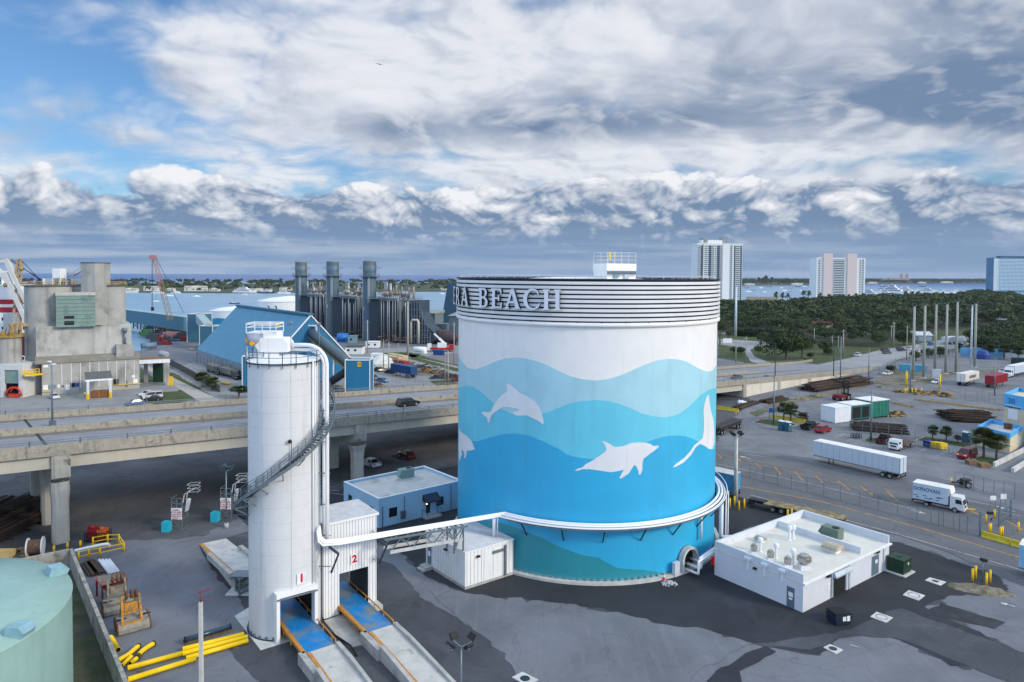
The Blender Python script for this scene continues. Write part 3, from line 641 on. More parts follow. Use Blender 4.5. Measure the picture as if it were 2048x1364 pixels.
# arch portal with pipe manifold at the foot of the tank
tha,_=on_cyl(1371,1125,TC,TR);er=Vector((cos(tha),sin(tha),0));et=Vector((-sin(tha),cos(tha),0))
ar=thing('pipe_portal','pale arched portal with bent white pipes at the foot of the mural tank','portal',tuple(TC+er*(TR+.2)))
o=TC+er*(TR-.15);zc=1.55
b=MB();ho=[(-1.5,.2)]+[(1.5*cos(radians(a)),zc+1.5*sin(radians(a)))for a in range(180,-1,-12)]+[(1.5,.2)]
hi=[(1.2,.2)]+[(1.2*cos(radians(a)),zc+1.2*sin(radians(a)))for a in range(0,181,12)]+[(-1.2,.2)]
b.ext(ho+hi,o,et,(0,0,1),er,0,.95);b.build('arch_frame',CONC_L,ar,True)
b=MB();b.ext(ho[1:-1]+[(1.45,.25),(-1.45,.25)],o,et,(0,0,1),er,.1,.28);b.build('opening_shade_panel',M_DARK,ar,True)  # dark panel on the wall stands in for the unlit recess
for k in range(4):
 y=-.85+k*.55;z=.55+.28*(k%2)+.15*k;b=MB()
 p0=o+er*.2+et*y+Vector((0,0,z));p1=o+er*(2.6-.2*k)+et*(y+.1)+Vector((0,0,z))
 p2=p1+Vector((0,0,1.5-.2*k));p3=p2+et*3.0+er*(-.2)+Vector((0,0,.25));p4=p3+et*4+er*.6
 b.tube([p0,p1-er*.25,p1+Vector((0,0,.0)),p1+Vector((0,0,.25)),p2-Vector((0,0,.2)),p2,p2+et*.25,p3,p4],.15,8);b.build('manifold_pipe',PIPE,ar,True)
p=TC+er*(TR+.35)-et*2.4;b=MB();b.ext([(-.45,.35),(.45,.35),(.45,1.75),(-.45,1.75)],p,et,(0,0,1),er,-.1,.35);b.ext([(-.4,.05),(.4,.05),(.4,.35),(-.4,.35)],p,et,(0,0,1),er,-.1,.3)
solo(b,'electrical_cabinet',mat('cabinet_grey',lin(196,204,212),.45),'pale grey electrical cabinet beside the arched pipe portal','cabinet')
def cone(u,v,lab,grp=None):
 p=G(u,v);t=thing('traffic_cone',lab,'traffic cone',tuple(p),0,grp)
 b=MB();b.box(-.2,.2,-.2,.2,0,.04);b.lathe([(.16,.04),(.035,.85),(.001,.86)],12);L(b,'cone_body',mat('cone_orange',lin(235,60,30),.5),t)
 b=MB();b.lathe([(.105,.45),(.062,.72)],12,c=(0,0,0));b.v=[(x*1.08,y*1.08,z)for x,y,z in b.v];L(b,'white_band',SIGN_W,t)
cone(1328,1161,'orange traffic cone with white collar at the foot of the mural tank')
rr_=random.Random(3);p=G(1338,1168);b=MB()
for k in range(60):
 a_,d_=rr_.uniform(0,6.28),rr_.uniform(0,1)**.7;s_=rr_.uniform(.08,.2);b.ball((p.x+cos(a_)*d_*.95,p.y+sin(a_)*d_*.7,.3*(1-d_)),s_,3)
solo(b,'gravel_heap',mat('gravel',lin(168,172,178),.95,var=.3,scale=5),'small pale heap of gravel on dark asphalt beside the traffic cone','gravel heap')
# ---------------- silo ----------------
t_si=thing('cement_silo','tall white bolted cement silo with spiral stair and sign 1','silo',tuple(SCn))
P0_,P1_=G(648,1241),G(753,1209.5)
lat=(P1_-P0_).normalized();lane=Vector((lat.y,-lat.x,0)) # lane points out of the doors towards the viewer
la_=atan2(lane.y,lane.x);dh_=math.asin(1.82/SR);DZ_=4.45
b=MB();b.lathe([(SR,DZ_),(SR,SZ-.15)],96)
for k in(0,1):b.lathe([(SR,0),(SR,DZ_)],40,0,a0=la_+dh_+pi*k,a1=la_+pi-dh_+pi*k)
for k in(0,1):b.lathe([(SR-.12,0),(SR-.12,DZ_),(.01,DZ_+.1)],40,2,a0=la_+dh_+pi*k,a1=la_+pi-dh_+pi*k)  # inner faces coloured dark for the unlit interior
SEAM=mat('seam',lin(190,194,200),.5)
for k in range(17):
 z=SZ-.15-1.55*(k+1)
 if z>DZ_+.1:b.lathe([(SR+.004,z-.018),(SR+.012,z),(SR+.004,z+.018)],96,1)
for k in range(8):
 a_=radians(-62+45*k);b.beam((cos(a_)*SR,sin(a_)*SR,DZ_+.1),(cos(a_)*SR,sin(a_)*SR,SZ-.3),.035,.03,1)
b.build('wall',[mat('silo_white',lin(212,214,216),.45,var=.02,streak=(1.5,lin(192,192,188),.52,.8)),SEAM,mat('silo_inside_shade',(.06,.065,.07),.9)],t_si)
b=MB();b.lathe([(SR+.05,SZ-.2),(SR+.05,SZ),(SR*.5,SZ+.35),(.01,SZ+.5)],64,smooth=False);L(b,'roof',WHITE,t_si)
b=MB()
for k in(0,1):b.lathe([(SR,0),(SR+.22,0),(SR+.22,.08),(SR,.08)],40,smooth=False,a0=la_+dh_+pi*k,a1=la_+pi-dh_+pi*k)
L(b,'base_ring',STEEL_D,t_si)
for k in range(30):
 a_=2*pi*k/30
 if abs(((a_+pi/2-la_+pi/2)%pi)-pi/2)<dh_+.05:continue
 b=MB();b.box(-.09,.09,SR-.02,SR+.16,.08,.36);b.v=[(x*cos(a_)-y*sin(a_),x*sin(a_)+y*cos(a_),z)for x,y,z in b.v];L(b,'anchor_lug',STEEL,t_si)
# rim walkway railing
for zz_,nm in((.55,0),(1.05,1)):
 b=MB();b.tube([((SR+.12)*cos(a_),(SR+.12)*sin(a_),SZ+zz_)for a_ in np.linspace(0,2*pi,61)],.03,6);L(b,'rim_rail',STEEL,t_si)
b=MB();b.lathe([(SR,SZ-.14),(SR+.2,SZ-.14),(SR+.2,SZ-.02),(SR,SZ-.02)],64,smooth=False);L(b,'rim_angle',STEEL_D,t_si)
for k in range(18):a_=2*pi*k/18+.1;b=MB();b.beam(((SR+.15)*cos(a_),(SR+.15)*sin(a_),SZ-.5),((SR+.15)*cos(a_),(SR+.15)*sin(a_),SZ+1.08),.075);L(b,'rail_post',STEEL,t_si)
# dust collector, duct, fan and platform on the roof (local axes: x right, y away)
w_=lambda u,v,dy=0.:tuple(AT(u,v,SCn.y+dy)-SCn)
x0_,x1_=w_(517,700)[0],w_(581,700)[0];zt_,zb_=w_(545,675)[2],w_(545,702)[2]
b=MB();b.ext([(x0_+.5,zb_),(x1_,zb_),(x1_,zt_-.5),(x1_-.4,zt_),(x0_+.4,zt_),(x0_,zt_-.4),(x0_,zb_+.5)],(0,-.9,0),(1,0,0),(0,0,1),(0,1,0),0,2.0);L(b,'dust_hopper',WHITE2,t_si)
b=MB();b.box(w_(533,700)[0],w_(562,700)[0],-.7,.9,SZ+.1,zb_+.02);b.box(w_(518,700)[0],w_(530,700)[0],-.5,.5,SZ+.1,zb_+.3);L(b,'pedestal',WHITE2,t_si)
pz=w_(520,664)[2];px0,px1=w_(497,664)[0],w_(556,664)[0]
b=MB();b.box(px0,px1-1.2,-.6,1.8,pz-.12,pz);b.box(px0+.9,px1,-.5,1.6,zt_-.05,pz+.05);b.box(px0,px0+.08,-.55,-.47,SZ+.2,pz);b.box(px0,px0+.08,1.6,1.68,SZ+.2,pz);L(b,'platform',WHITE2,t_si)
pt=w_(520,646)[2];b=MB();xs=[px0,px0+1.6,px1]
for x in xs:
 for y in(-.6,1.7):b.beam((x,y,pz),(x,y,pt),.07)
for z in(pz+.5,(pz+pt)/2+.35,pt):
 for y in(-.6,1.7):b.beam((px0,y,z),(px1,y,z),.06)
 for x in(px0,px1):b.beam((x,-.6,z),(x,1.7,z),.06)
L(b,'platform_railing',SIGN_W,t_si)
b=MB();b.box(px1-.7,px1-.4,1.6,1.68,pz+.4,pt-.1);L(b,'safety_gate',YEL,t_si)
c_=w_(509,678,-.3);b=MB();b.tube([(c_[0]-.55,-1.0,c_[2]),(c_[0]+.7,-.2,c_[2])],.62,16);L(b,'fan_housing',mat('fan_grey',lin(140,150,166),.5),t_si)
b=MB();b.ext([(-.1,.1),(.35,.2),(.75,-.4),(.55,-.6),(.1,-.3),(-.1,-.1)],(c_[0]-.45,-1.1,c_[2]),(1,0,0),(0,0,1),(0,1,0),-.25,.1);L(b,'fan_motor',mat('motor_orange',lin(236,168,20),.5),t_si)
# feed pipes: out of the hopper, over the edge and down the right-hand side
for k,(v0,r_,off)in enumerate(((690,.2,.95),(700,.17,.4))):
 z=w_(600,v0)[2];xo=SR+off;ya=-.9+.8*k
 pts=[(x1_-.1,.2+.35*k,z),(w_(610,v0)[0],.1+.3*k,z)]
 cx_=w_(612,v0)[0];R_=xo-cx_
 pts+=[(cx_+R_*sin(a_),.1+.3*k-(.6-.5*k)*a_/1.57,z-R_*.95+R_*.95*cos(a_))for a_ in np.linspace(.15,pi/2,10)]
 xe,ye=pts[-1][0],pts[-1][1];pts+=[(xe,ye,14.),(xe,ye,8.2)]
 b=MB();b.tube(pts,r_,12);L(b,'feed_pipe',PIPE,t_si)
for x,y,r_ in((SR*cos(-.42)+.15,SR*sin(-.42)-.12,.1),(SR*cos(-.32)+.12,SR*sin(-.32)-.1,.06)):
 b=MB();b.tube([(x,y,SZ+.2),(x,y,2.0)],r_,8);L(b,'conduit',WHITE2,t_si)
for z in np.arange(6,SZ-2,3.2):
 b=MB();b.beam((SR*.97,-.2,z),(SR+1.2,-.2,z),.08);L(b,'pipe_clamp',STEEL,t_si)
# lamps on short masts round the rim
for a_,zt2_ in((radians(165),2.4),(radians(-62),3.9),(radians(35),3.4)):
 x,y=(SR+.15)*cos(a_),(SR+.15)*sin(a_);b=MB();b.tube([(x,y,SZ),(x,y,SZ+zt2_)],.035,6);b.ball((x,y,SZ+zt2_+.06),.17,5);b.tube([(x-.28,y-.1,SZ+zt2_-.06),(x,y,SZ+zt2_)],[.14,.1],8);L(b,'rim_lamp',STEEL,t_si)
# spiral stair
def hz_(t):return 21.0+t*.0546 if t>-195 else 10.35+(t+195)*.08
T_=[t for t in np.arange(-318,106,4.)];RI,RO=SR+.45,SR+1.45
hp=lambda t,r,dz=0.:(r*cos(radians(t)),r*sin(radians(t)),hz_(t)+dz)
for r in(RI,RO):
 b=MB()
 for t,t2 in zip(T_,T_[1:]):b.beam(hp(t,r),hp(t2,r),.08,.3)
 L(b,'stringer',STEEL,t_si)
b=MB()
for t in np.arange(-317,105,3.6):
 b.add([hp(t-1.6,RI,.1),hp(t+1.6,RI,.1),hp(t+1.6,RO,.1),hp(t-1.6,RO,.1),hp(t-1.6,RI,.06),hp(t+1.6,RI,.06),hp(t+1.6,RO,.06),hp(t-1.6,RO,.06)],[(0,3,2,1),(4,5,6,7),(0,1,5,4),(2,3,7,6)])
 b.v[-8:]=[(x,y,hz_(t)+(.1 if i<4 else.06))for i,(x,y,z)in enumerate(b.v[-8:])]
L(b,'stair_treads',STEEL_D,t_si)
for r in(RI,RO):
 for dz in(.55,.8,1.1):b=MB();b.tube([hp(t,r,dz)for t in T_],.03,5);L(b,'handrail',STEEL,t_si)
for t in T_[::3]:
 for r in(RI,RO):b=MB();b.beam(hp(t,r,-.1),hp(t,r,1.12),.065);L(b,'baluster',STEEL,t_si)
for t in T_[1::6]:
 b=MB();b.beam(hp(t,SR,-.25),hp(t,RO,-.25),.1);b.beam(hp(t,SR,-1.2),hp(t,RO-.1,-.3),.09);L(b,'stair_bracket',STEEL,t_si)
for t,dz in((-62,2.0),(-176,2.3)):
 p=hp(t,SR+.25,0);b=MB();b.tube([p,(p[0],p[1],p[2]+dz)],.03,6);b.ball((p[0]-.12,p[1]-.1,p[2]+dz),.2,5);L(b,'stair_lamp',BLACK,t_si)
# ---------------- drive-through portal, loading tower and truck scales ----------------
def lp(o,a,b_,z):p=o+lane*a+lat*b_;return Vector((p.x,p.y,z))
pf_=SR*cos(dh_)+.75
for s_ in(-1,1):
 b=MB();q_=[lp(SCn,pf_-.9,s_*1.72,0),lp(SCn,pf_,s_*1.72,0),lp(SCn,pf_,s_*2.05,0),lp(SCn,pf_-.9,s_*2.05,0)]
 b.prism([(p.x,p.y)for p in q_],0,DZ_);b.build('portal_column',WHITE2,t_si,True)
b=MB();q_=[lp(SCn,pf_-1.0,-2.05,0),lp(SCn,pf_+.02,-2.05,0),lp(SCn,pf_+.02,2.05,0),lp(SCn,pf_-1.0,2.05,0)]
b.prism([(p.x,p.y)for p in q_],DZ_,DZ_+.4);b.build('portal_lintel',WHITE2,t_si,True)
b=MB();b.beam(lp(SCn,pf_+.12,-2.0,DZ_-.1),lp(SCn,pf_+.12,2.0,DZ_-.1),.12);b.build('door_track',STEEL,t_si,True)
# concrete pad under the silo
pad=[G(469,1233),G(500,1214),G(560,1255),G(580,1283),G(521,1301)]
b=MB();b.prism([(p.x,p.y)for p in pad],.001,.06);struct(b,'silo_pad',CONC_L)
# number boards
def board(u,v,wpx,hpx,txt,plane_p,nrm,par):
 n=Vector(nrm).normalized();d=ray(u,v);c0=Vector((0,0,H));t=(Vector(plane_p)-c0).dot(n)/d.dot(n);c=c0+d*t+n*.05
 ax=Vector((-n.y,n.x,0));k=t*d.y/F;w,h=wpx*k/max(.3,abs(ax.x)),hpx*k
 b=MB();b.ext([(-w/2,-h/2),(w/2,-h/2),(w/2,h/2),(-w/2,h/2)],c,ax,(0,0,1),n,0,.05);o_=b.build('number_board',SIGN_W,par,True)
 text_mb(txt,h*1.05,.02,c+n*.055,ax,(0,0,1),bold=.045).build('numeral',RED_SIGN,o_,True)
nf=Vector((cos(-1.75),sin(-1.75),0))
thn=on_cyl(602.5,1156,SCn,SR+.02)[0]
board(602.5,1156,15,22,'1',SCn+Vector((cos(thn),sin(thn),0))*(SR+.03),Vector((cos(thn),sin(thn),0))*.35+lane,t_si)
# loading tower 2
TZ=ZA(753,1029,P1_);bk=(G(715,1003,TZ)-P1_);dpt=abs(Vector((bk.x,bk.y,0)).dot(lane));Wt=(P1_-P0_).length
t_lt=thing('loading_tower','white ribbed metal loading tower with open drive-through door and sign 2','loading tower',tuple(P0_))
tp=lambda a,b_,z:lp(P0_,-a,b_,z)
d0,d1=(G(679,1232)-P0_).dot(lat),(G(737,1214.5)-P0_).dot(lat);dz_=ZA(708,1140,P0_+lat*(d0+d1)/2)
def tslab(b,a0,a1,b0,b1,z0,z1,m=0):q_=[tp(a0,b0,0),tp(a0,b1,0),tp(a1,b1,0),tp(a1,b0,0)];b.prism([(p.x,p.y)for p in q_],z0,z1,m)
for nm,a0 in(('front_wall',0),('back_wall',dpt-.15)):
 b=MB();tslab(b,a0,a0+.15,0,d0,.15,TZ);tslab(b,a0,a0+.15,d1,Wt,.15,TZ);tslab(b,a0,a0+.15,d0,d1,dz_,TZ)
 if a0==0:
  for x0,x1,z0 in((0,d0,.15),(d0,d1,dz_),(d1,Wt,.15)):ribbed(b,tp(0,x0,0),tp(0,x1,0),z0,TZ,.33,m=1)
 b.build(nm,[WHITE2,RIB],t_lt,True)
for b0,b1 in((.0,.15),(Wt-.15,Wt)):
 b=MB();tslab(b,.15,dpt-.15,b0,b1,.15,TZ)
 if b0>1:ribbed(b,tp(.15,Wt,0),tp(dpt-.15,Wt,0),.15,TZ,.33,m=1)
 b.build('side_wall',[WHITE2,RIB],t_lt,True)
b=MB();tslab(b,-.2,dpt+.2,-.1,Wt+.2,TZ,TZ+.22)
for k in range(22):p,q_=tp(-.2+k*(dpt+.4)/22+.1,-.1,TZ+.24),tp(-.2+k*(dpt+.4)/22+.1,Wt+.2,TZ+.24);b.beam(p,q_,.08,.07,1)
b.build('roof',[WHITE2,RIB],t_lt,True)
b=MB();tslab(b,-.1,dpt,Wt-1.2,Wt+.12,0,.15);tslab(b,-1.4,0,Wt-.9,Wt+.1,0,.5);b.build('plinth',CONC_L,t_lt,True)
b=MB();tslab(b,.3,dpt-.2,d0-.1,d0-.02,.15,dz_+2);tslab(b,.3,dpt-.2,d1+.02,d1+.1,.15,dz_+2);b.build('inner_shade_panel',mat('inner_shade_panel',(.05,.055,.06),.9),t_lt,True)  # dark panels paint in the shade inside the drive-through door
board(708.3,1117.5,12.5,20,'2',P0_,lane,t_lt)
for x in(d0-.9,Wt-.35):
 b=MB();p=tp(-.02,x,dz_+.6);b.tube([p,p+lane*.35+Vector((0,0,.15)),p+lane*.5],.04,5);b.build('door_lamp',STEEL,t_lt,True)
b=MB();p=tp(-.1,Wt-.5,TZ-1.6);b.beam(p,p+lane*1.6+Vector((0,0,-.6)),.07);b.beam(p+lane*1.6+Vector((0,0,-.6)),p+lane*1.6+Vector((0,0,-2.2)),.05);b.build('drain_arm',STEEL,t_lt,True)
# truck scales: blue steel deck, orange guard beam, concrete approach ramps with kerbs
BLUE_D=mat('deck_blue',lin(20,128,196),.5,var=.12,scale=.8,col2=lin(120,130,132),s2=.55,t2=(.42,.64),streak=(.0,(0,0,0),2,3))
ORA=mat('guard_orange',lin(190,134,64),.6,var=.16,scale=1.5,col2=lin(150,116,74),s2=1.1,t2=(.56,.7))
RAMPC=mat('ramp_concrete',(.50,.49,.46),.88,var=.12,scale=.5,col2=(.30,.295,.28),s2=.7,t2=(.56,.72),bump=.1)
DZK=1.05
def scale_lane(nm,e0,e1,back,lab,rampL,stain):
 a,c=G(*e0,DZK),G(*e1,DZK);m_=(a+c)/2;w=abs((c-a).dot(lat));o=Vector((m_.x,m_.y,0))
 t=thing('truck_scale',lab,'truck scale',tuple(o),0,'truck scales through the silo and the loading tower')
 def sl(b,x0,x1,y0,y1,z0,z1,m=0,zs=None):
  q_=[lp(o,x0,y0,0),lp(o,x1,y0,0),lp(o,x1,y1,0),lp(o,x0,y1,0)];b.prism([(p.x,p.y)for p in q_],z0,z1 if zs is None else[zs[0],zs[1],zs[1],zs[0]],m)
 b=MB();sl(b,-back,0,-w/2,w/2,DZK-.18,DZK);b.build('deck',BLUE_D,t,True)
 b=MB();sl(b,-back,0,-w/2+.1,w/2-.1,.1,DZK-.2);b.build('deck_frame',STEEL_D,t,True)
 b=MB();sl(b,-back,0,-w/2-.42,-w/2-.05,DZK-.25,DZK+.05);sl(b,.04,3.41,-w/2-.04,-w/2+.3,.5,0,0,(DZK+.01,DZK*.88+.02));sl(b,3.41,rampL,-w/2-.04,-w/2+.3,.03,0,0,(DZK*.88+.02,.08));b.build('guard_beam',ORA,t,True)
 for x in np.arange(-back+1,-.5,2.2):b=MB();sl(b,x,x+.25,-w/2-.5,-w/2-.36,DZK-.5,DZK-.1);b.build('beam_bracket',ORA,t,True)
 b=MB();b.beam(lp(o,-back,w/2+.1,DZK+.35),lp(o,0,w/2+.1,DZK+.35),.1)
 b.beam(lp(o,0,w/2+.1,DZK-.1),lp(o,0,w/2+.1,DZK+.35),.1);b.build('guard_rail',ORA,t,True)
 for x in np.arange(-back+1,-.5,2.2):b=MB();b.beam(lp(o,x,w/2+.1,DZK-.2),lp(o,x,w/2+.1,DZK+.35),.09);b.build('rail_post',ORA,t,True)
 b=MB();sl(b,.03,3.4,-w/2+.0,w/2,.02,DZK-.01,0,(DZK-.01,DZK*.88));sl(b,3.42,rampL,-w/2,w/2,.02,0,0,(DZK*.88,.06));b.build('ramp',RAMPC,t,True)
 b=MB();sl(b,-.3,3.6,-w/2-.75,-w/2-.15,.0,DZK+.05);sl(b,3.6,rampL*.62,-w/2-.5,-w/2-.12,0,0,0,(DZK+.35,.7));b.build('kerb_wall',CONC,t,True)
 b=MB();sl(b,.1,3.2,w/2+.02,w/2+.4,0,DZK+.2);sl(b,3.2,rampL*.8,w/2+.02,w/2+.34,0,0,0,(DZK+.28,.5));b.build('kerb_wall',CONC,t,True)
 return o,w
oA,wA=scale_lane('a',(614,1305),(669.5,1287),13.0,'stained blue truck scale deck with concrete ramp leading out of the silo door',17,1)
oB,wB=scale_lane('b',(737,1263.5),(785,1248.5),12.0,'blue truck scale deck with concrete ramp leading out of loading tower 2',19,2)
# apron between the lanes, hose on it
ap=[G(648,1243),G(692,1228),G(735,1290),G(700,1296),G(672,1272)]
b=MB();b.prism([(p.x,p.y)for p in ap],.0,.12);struct(b,'apron_slab',CONC)
hp_=[G(643,1244,.6),G(646,1253,.25),G(655,1262,.2),G(672,1272,.2),G(688,1282,.2),G(701,1291,.2),G(709,1302,.2),G(714,1311,.15)]
b=MB();b.tube(hp_,.09,8);solo(b,'hose',mat('black_rubber',(.012,.013,.015),.6),'thick black hose lying on the concrete apron between the two truck scales','hose')
# exit ramp behind the silo
q0,q1,q2,q3=G(398,1088,.08),G(452,1076.5,.08),G(523,1132,1.7),G(469,1153,1.7)
t_er=thing('exit_ramp','concrete exit ramp with orange edge behind the white silo','ramp',(q3.x,q3.y,0))
b=MB();b.prism([(p.x,p.y)for p in(q0,q1,q2,q3)],.0,[.08,.08,1.7,1.7]);b.build('ramp',RAMPC,t_er,True)
b=MB();n_=(q1-q0).normalized()*.45
b.add([q0+Vector((0,0,.006)),q0+n_+Vector((0,0,.006)),q3+n_+Vector((0,0,.006)),q3+Vector((0,0,.006))],[(0,3,2,1)]);b.build('edge_stripe',ORA,t_er,True)
for s_,e_,off in((.4,1.0,q0-n_*.7),(.42,1.0,q1+n_*.1)):
 far,near=(q0,q3)if off is not None and(off-q0).length<1 else(q1,q2);sh=-n_*.75 if far is q0 else n_*.2
 p,q_=far.lerp(near,s_)+sh,far.lerp(near,e_)+sh;b=MB();b.beam(p+Vector((0,0,.1)),q_+Vector((0,0,.1)),.5,.7);b.build('kerb_wall',CONC,t_er,True)
fx=(q2-q3).normalized();fy=(q3-q0).normalized();fy.z=0;st=MB()
for x in(.1,2.2):
 for y in(.2,1.6):p=q3+fx*x+fy*y;st.beam((p.x,p.y,0),(p.x,p.y,1.9),.14)
for y in(.2,1.6):
 p,q_=q3+fx*.1+fy*y,q3+fx*2.2+fy*y
 for z in(.3,1.0,1.85):st.beam((p.x,p.y,z),(q_.x,q_.y,z),.12)
 st.beam((p.x,p.y,.1),(q_.x,q_.y,1.8),.08)
for x in(.1,2.2):
 p,q_=q3+fx*x+fy*.2,q3+fx*x+fy*1.6
 for z in(.3,1.0,1.85):st.beam((p.x,p.y,z),(q_.x,q_.y,z),.12)
st.build('end_frame',STEEL,t_er,True)
b=MB();p=q3+fx*1.1+fy*1.0;b.cb((p.x,p.y,1.9),3.0,1.7,.12);b.build('end_platform',STEEL,t_er,True)
b=MB();p=q3+fx*1.1+fy*.9;b.cb((p.x,p.y,0),3.6,2.6,.1);b.build('footing',CONC_L,t_er,True)
# ---------------- tank yard at the lower left ----------------
TEAL=mat('seafoam_paint',lin(142,174,167),.65,var=.05,scale=.5,col2=lin(134,170,166),s2=.2,t2=(.5,.74),streak=(.9,lin(124,164,160),.54,.8))
def fit_circle(pts):
 A=np.array([[2*p.x,2*p.y,1]for p in pts]);y=np.array([p.x**2+p.y**2 for p in pts]);c=np.linalg.lstsq(A,y,rcond=None)[0]
 return Vector((c[0],c[1],0)),sqrt(c[2]+c[0]**2+c[1]**2)
RZ=9.3
tc_,tr_=fit_circle([G(u,v,RZ)for u,v in((0,1116),(30,1116),(60,1119),(95,1130),(120,1143),(140,1162),(147,1178),(143,1192),(128,1213),(100,1240),(60,1270),(30,1288),(0,1303))])
t_tt=thing('storage_tank','seafoam green cylindrical tank with flat domed roof at the bottom left corner','tank',tuple(tc_))
b=MB();b.lathe([(tr_,0),(tr_,RZ)],120)
for z in(RZ-2.4,RZ-4.8,RZ-7.2):b.lathe([(tr_+.0,z-.03),(tr_+.012,z),(tr_,z+.03)],120)
L(b,'wall',TEAL,t_tt)
b=MB();b.lathe([(tr_+.06,RZ-.05),(tr_+.06,RZ),(tr_*.6,RZ+.45),(.01,RZ+.7)],120);L(b,'roof',TEAL,t_tt)
VB=mat('vent_blue',lin(132,168,178),.5)
for u,v in((125,1140),(50,1264)):
 p=G(u,v,RZ+.25)-tc_;b=MB();d_=Vector((p.x,p.y,0)).normalized();n_=Vector((-d_.y,d_.x,0));o_=Vector((p.x,p.y,RZ+.05))-d_*.5
 b.ext([(-.7,0),(.7,0),(.9,.35),(.5,.75),(-.5,.75)],o_-n_*.6,d_,(0,0,1),n_,0,1.2);L(b,'roof_vent',[VB],t_tt)
# containment wall round it
WZ=2.2;wa,wb,wl=G(142,1097,WZ),G(272,1412,WZ),G(-200,1167,WZ)
b=MB()
def wallseg(b,p,q_,th,z1,z0=0.,m=0):
 p,q_=Vector((p.x,p.y,0)),Vector((q_.x,q_.y,0));d_=(q_-p).normalized();n=Vector((-d_.y,d_.x,0))*th/2
 b.prism([tuple((x)[:2])for x in(p-n,q_-n,q_+n,p+n)],z0,z1,m)
wallseg(b,wa,wb,.35,WZ);wallseg(b,wl,wa+(wl-wa).normalized()*.2,.35,WZ-.004)
solo(b,'containment_wall',CONC_D,'weathered low concrete wall around the seafoam green tank','wall')
sheet('tank_yard_grass',[(142,1136),(-50,1180),(-50,1450),(285,1450),(245,1364),(190,1240)],mat('weedy_ground',(.085,.085,.06),.95,var=.4,scale=.6,col2=(.045,.065,.02),s2=.3,t2=(.45,.6),bump=.6,fine=.5),.012)
# yellow pipes stacked on the yard
YP=mat('pipe_yellow',lin(240,200,10),.4,var=.07,scale=1.2,col2=lin(196,160,30),s2=1.1,t2=(.62,.74));PG='yellow pipes stored beside the containment wall'
def pipe(name,pts,r,m,lab,grp=None,cat='pipe',flange=None,z=.3):
 P3=[G(*p,z)if len(p)==2 else G(*p)for p in pts]
 if len(P3)>2:
  o_=[]
  for i in range(len(P3)-1):
   p0,p1,p2,p3=P3[max(0,i-1)],P3[i],P3[i+1],P3[min(len(P3)-1,i+2)]
   for k in range(5):
    s_=k/5;o_.append(.5*((2*p1)+(p2-p0)*s_+(2*p0-5*p1+4*p2-p3)*s_*s_+(3*p1-3*p2+p3-p0)*s_**3))
  P3=o_+[P3[-1]]
 t=thing(name,lab,cat,(P3[0].x,P3[0].y,max(0.,P3[0].z-r)),0,grp)
 b=MB();b.tube(P3,r,14,cap=False);b.tube(P3,r*.9,14,cap=False);nv=len(b.v)//2
 for k in range(14):b.f.append([k,(k+1)%14,nv+(k+1)%14,nv+k]);e_=nv-14;b.f.append([e_+(k+1)%14,e_+k,nv+e_+k,nv+e_+(k+1)%14])
 n0=len(P3)-1;h_=n0*14;b.mi=[0]*h_+[1]*h_+[0]*28;b.sm=[True]*(2*h_)+[False]*28
 b.build('pipe_wall',[m,M_DARK],t,True)
 for e_ in(flange or()):
  p,d_=(P3[0],P3[1]-P3[0])if e_==0 else(P3[-1],P3[-2]-P3[-1]);d_.normalize();b=MB();b.tube([p+d_*.02,p+d_*.12],r*1.3,14);b.tube([p-d_*.004,p+d_*.018],r*.85,14,1);b.build('flange',[BLACK,M_DARK],t,True)
 return t
pipe('yellow_pipe',[(256,1359),(391.5,1317)],.22,YP,'long yellow pipe nearest the bottom edge, lying apart from the pile',PG)
pipe('yellow_pipe',[(255,1336),(366,1306)],.22,YP,'long yellow pipe just behind the front one, reaching from wall to pile',PG)
pipe('yellow_pipe',[(365,1298),(488,1268)],.21,YP,'rearmost yellow pipe of the tight pile of three beside the silo pad',PG)
pipe('yellow_pipe',[(365,1307),(495,1273)],.21,YP,'middle yellow pipe of the tight pile of three beside the silo pad',PG)
pipe('yellow_pipe',[(372,1316),(496,1281)],.21,YP,'front yellow pipe of the tight pile of three beside the silo pad',PG)
pipe('yellow_pipe',[(221,1275),(236.5,1300)],.25,YP,'short straight yellow pipe tucked against the containment wall',PG)
pipe('yellow_pipe',[(234,1322),(255,1310),(268,1299),(278,1291)],.21,YP,'bent yellow pipe with one black flange, lying next to the wall',PG,flange=(1,))
pipe('yellow_pipe',[(276,1313),(282,1304),(295,1294),(309,1286)],.21,YP,'bent yellow pipe with black flanges at both ends',PG,flange=(0,1))
pipe('yellow_pipe',[(243,1332),(262,1313)],.19,YP,'stubby yellow pipe left of the other stub by the wall',PG)
pipe('yellow_pipe',[(260,1327),(275,1315)],.19,YP,'stubby yellow pipe right of the other stub, with black flange',PG,flange=(1,))
pipe('steel_tube',[(369,1280,.55),(462,1252,.55)],.24,mat('glass_dark',lin(60,80,98),.25,.4),'dark shiny steel tube with end rings on a timber skid behind the yellow pipes',flange=(0,1))
b=MB();p,q_=G(368,1287),G(464,1259);n_=(q_-p).normalized();nn=Vector((-n_.y,n_.x,0))
for o_ in(-.35,.35):b.beam(p+nn*o_+Vector((0,0,.12)),q_+nn*o_+Vector((0,0,.12)),.2,.22)
for k in range(6):c_=p.lerp(q_,(k+.5)/6);b.beam(c_-nn*.5+Vector((0,0,.27)),c_+nn*.5+Vector((0,0,.27)),.2,.08)
solo(b,'timber_skid',mat('skid_timber',(.13,.095,.06),.9,var=.3,scale=2),'brown timber skid carrying the dark steel tube','skid')
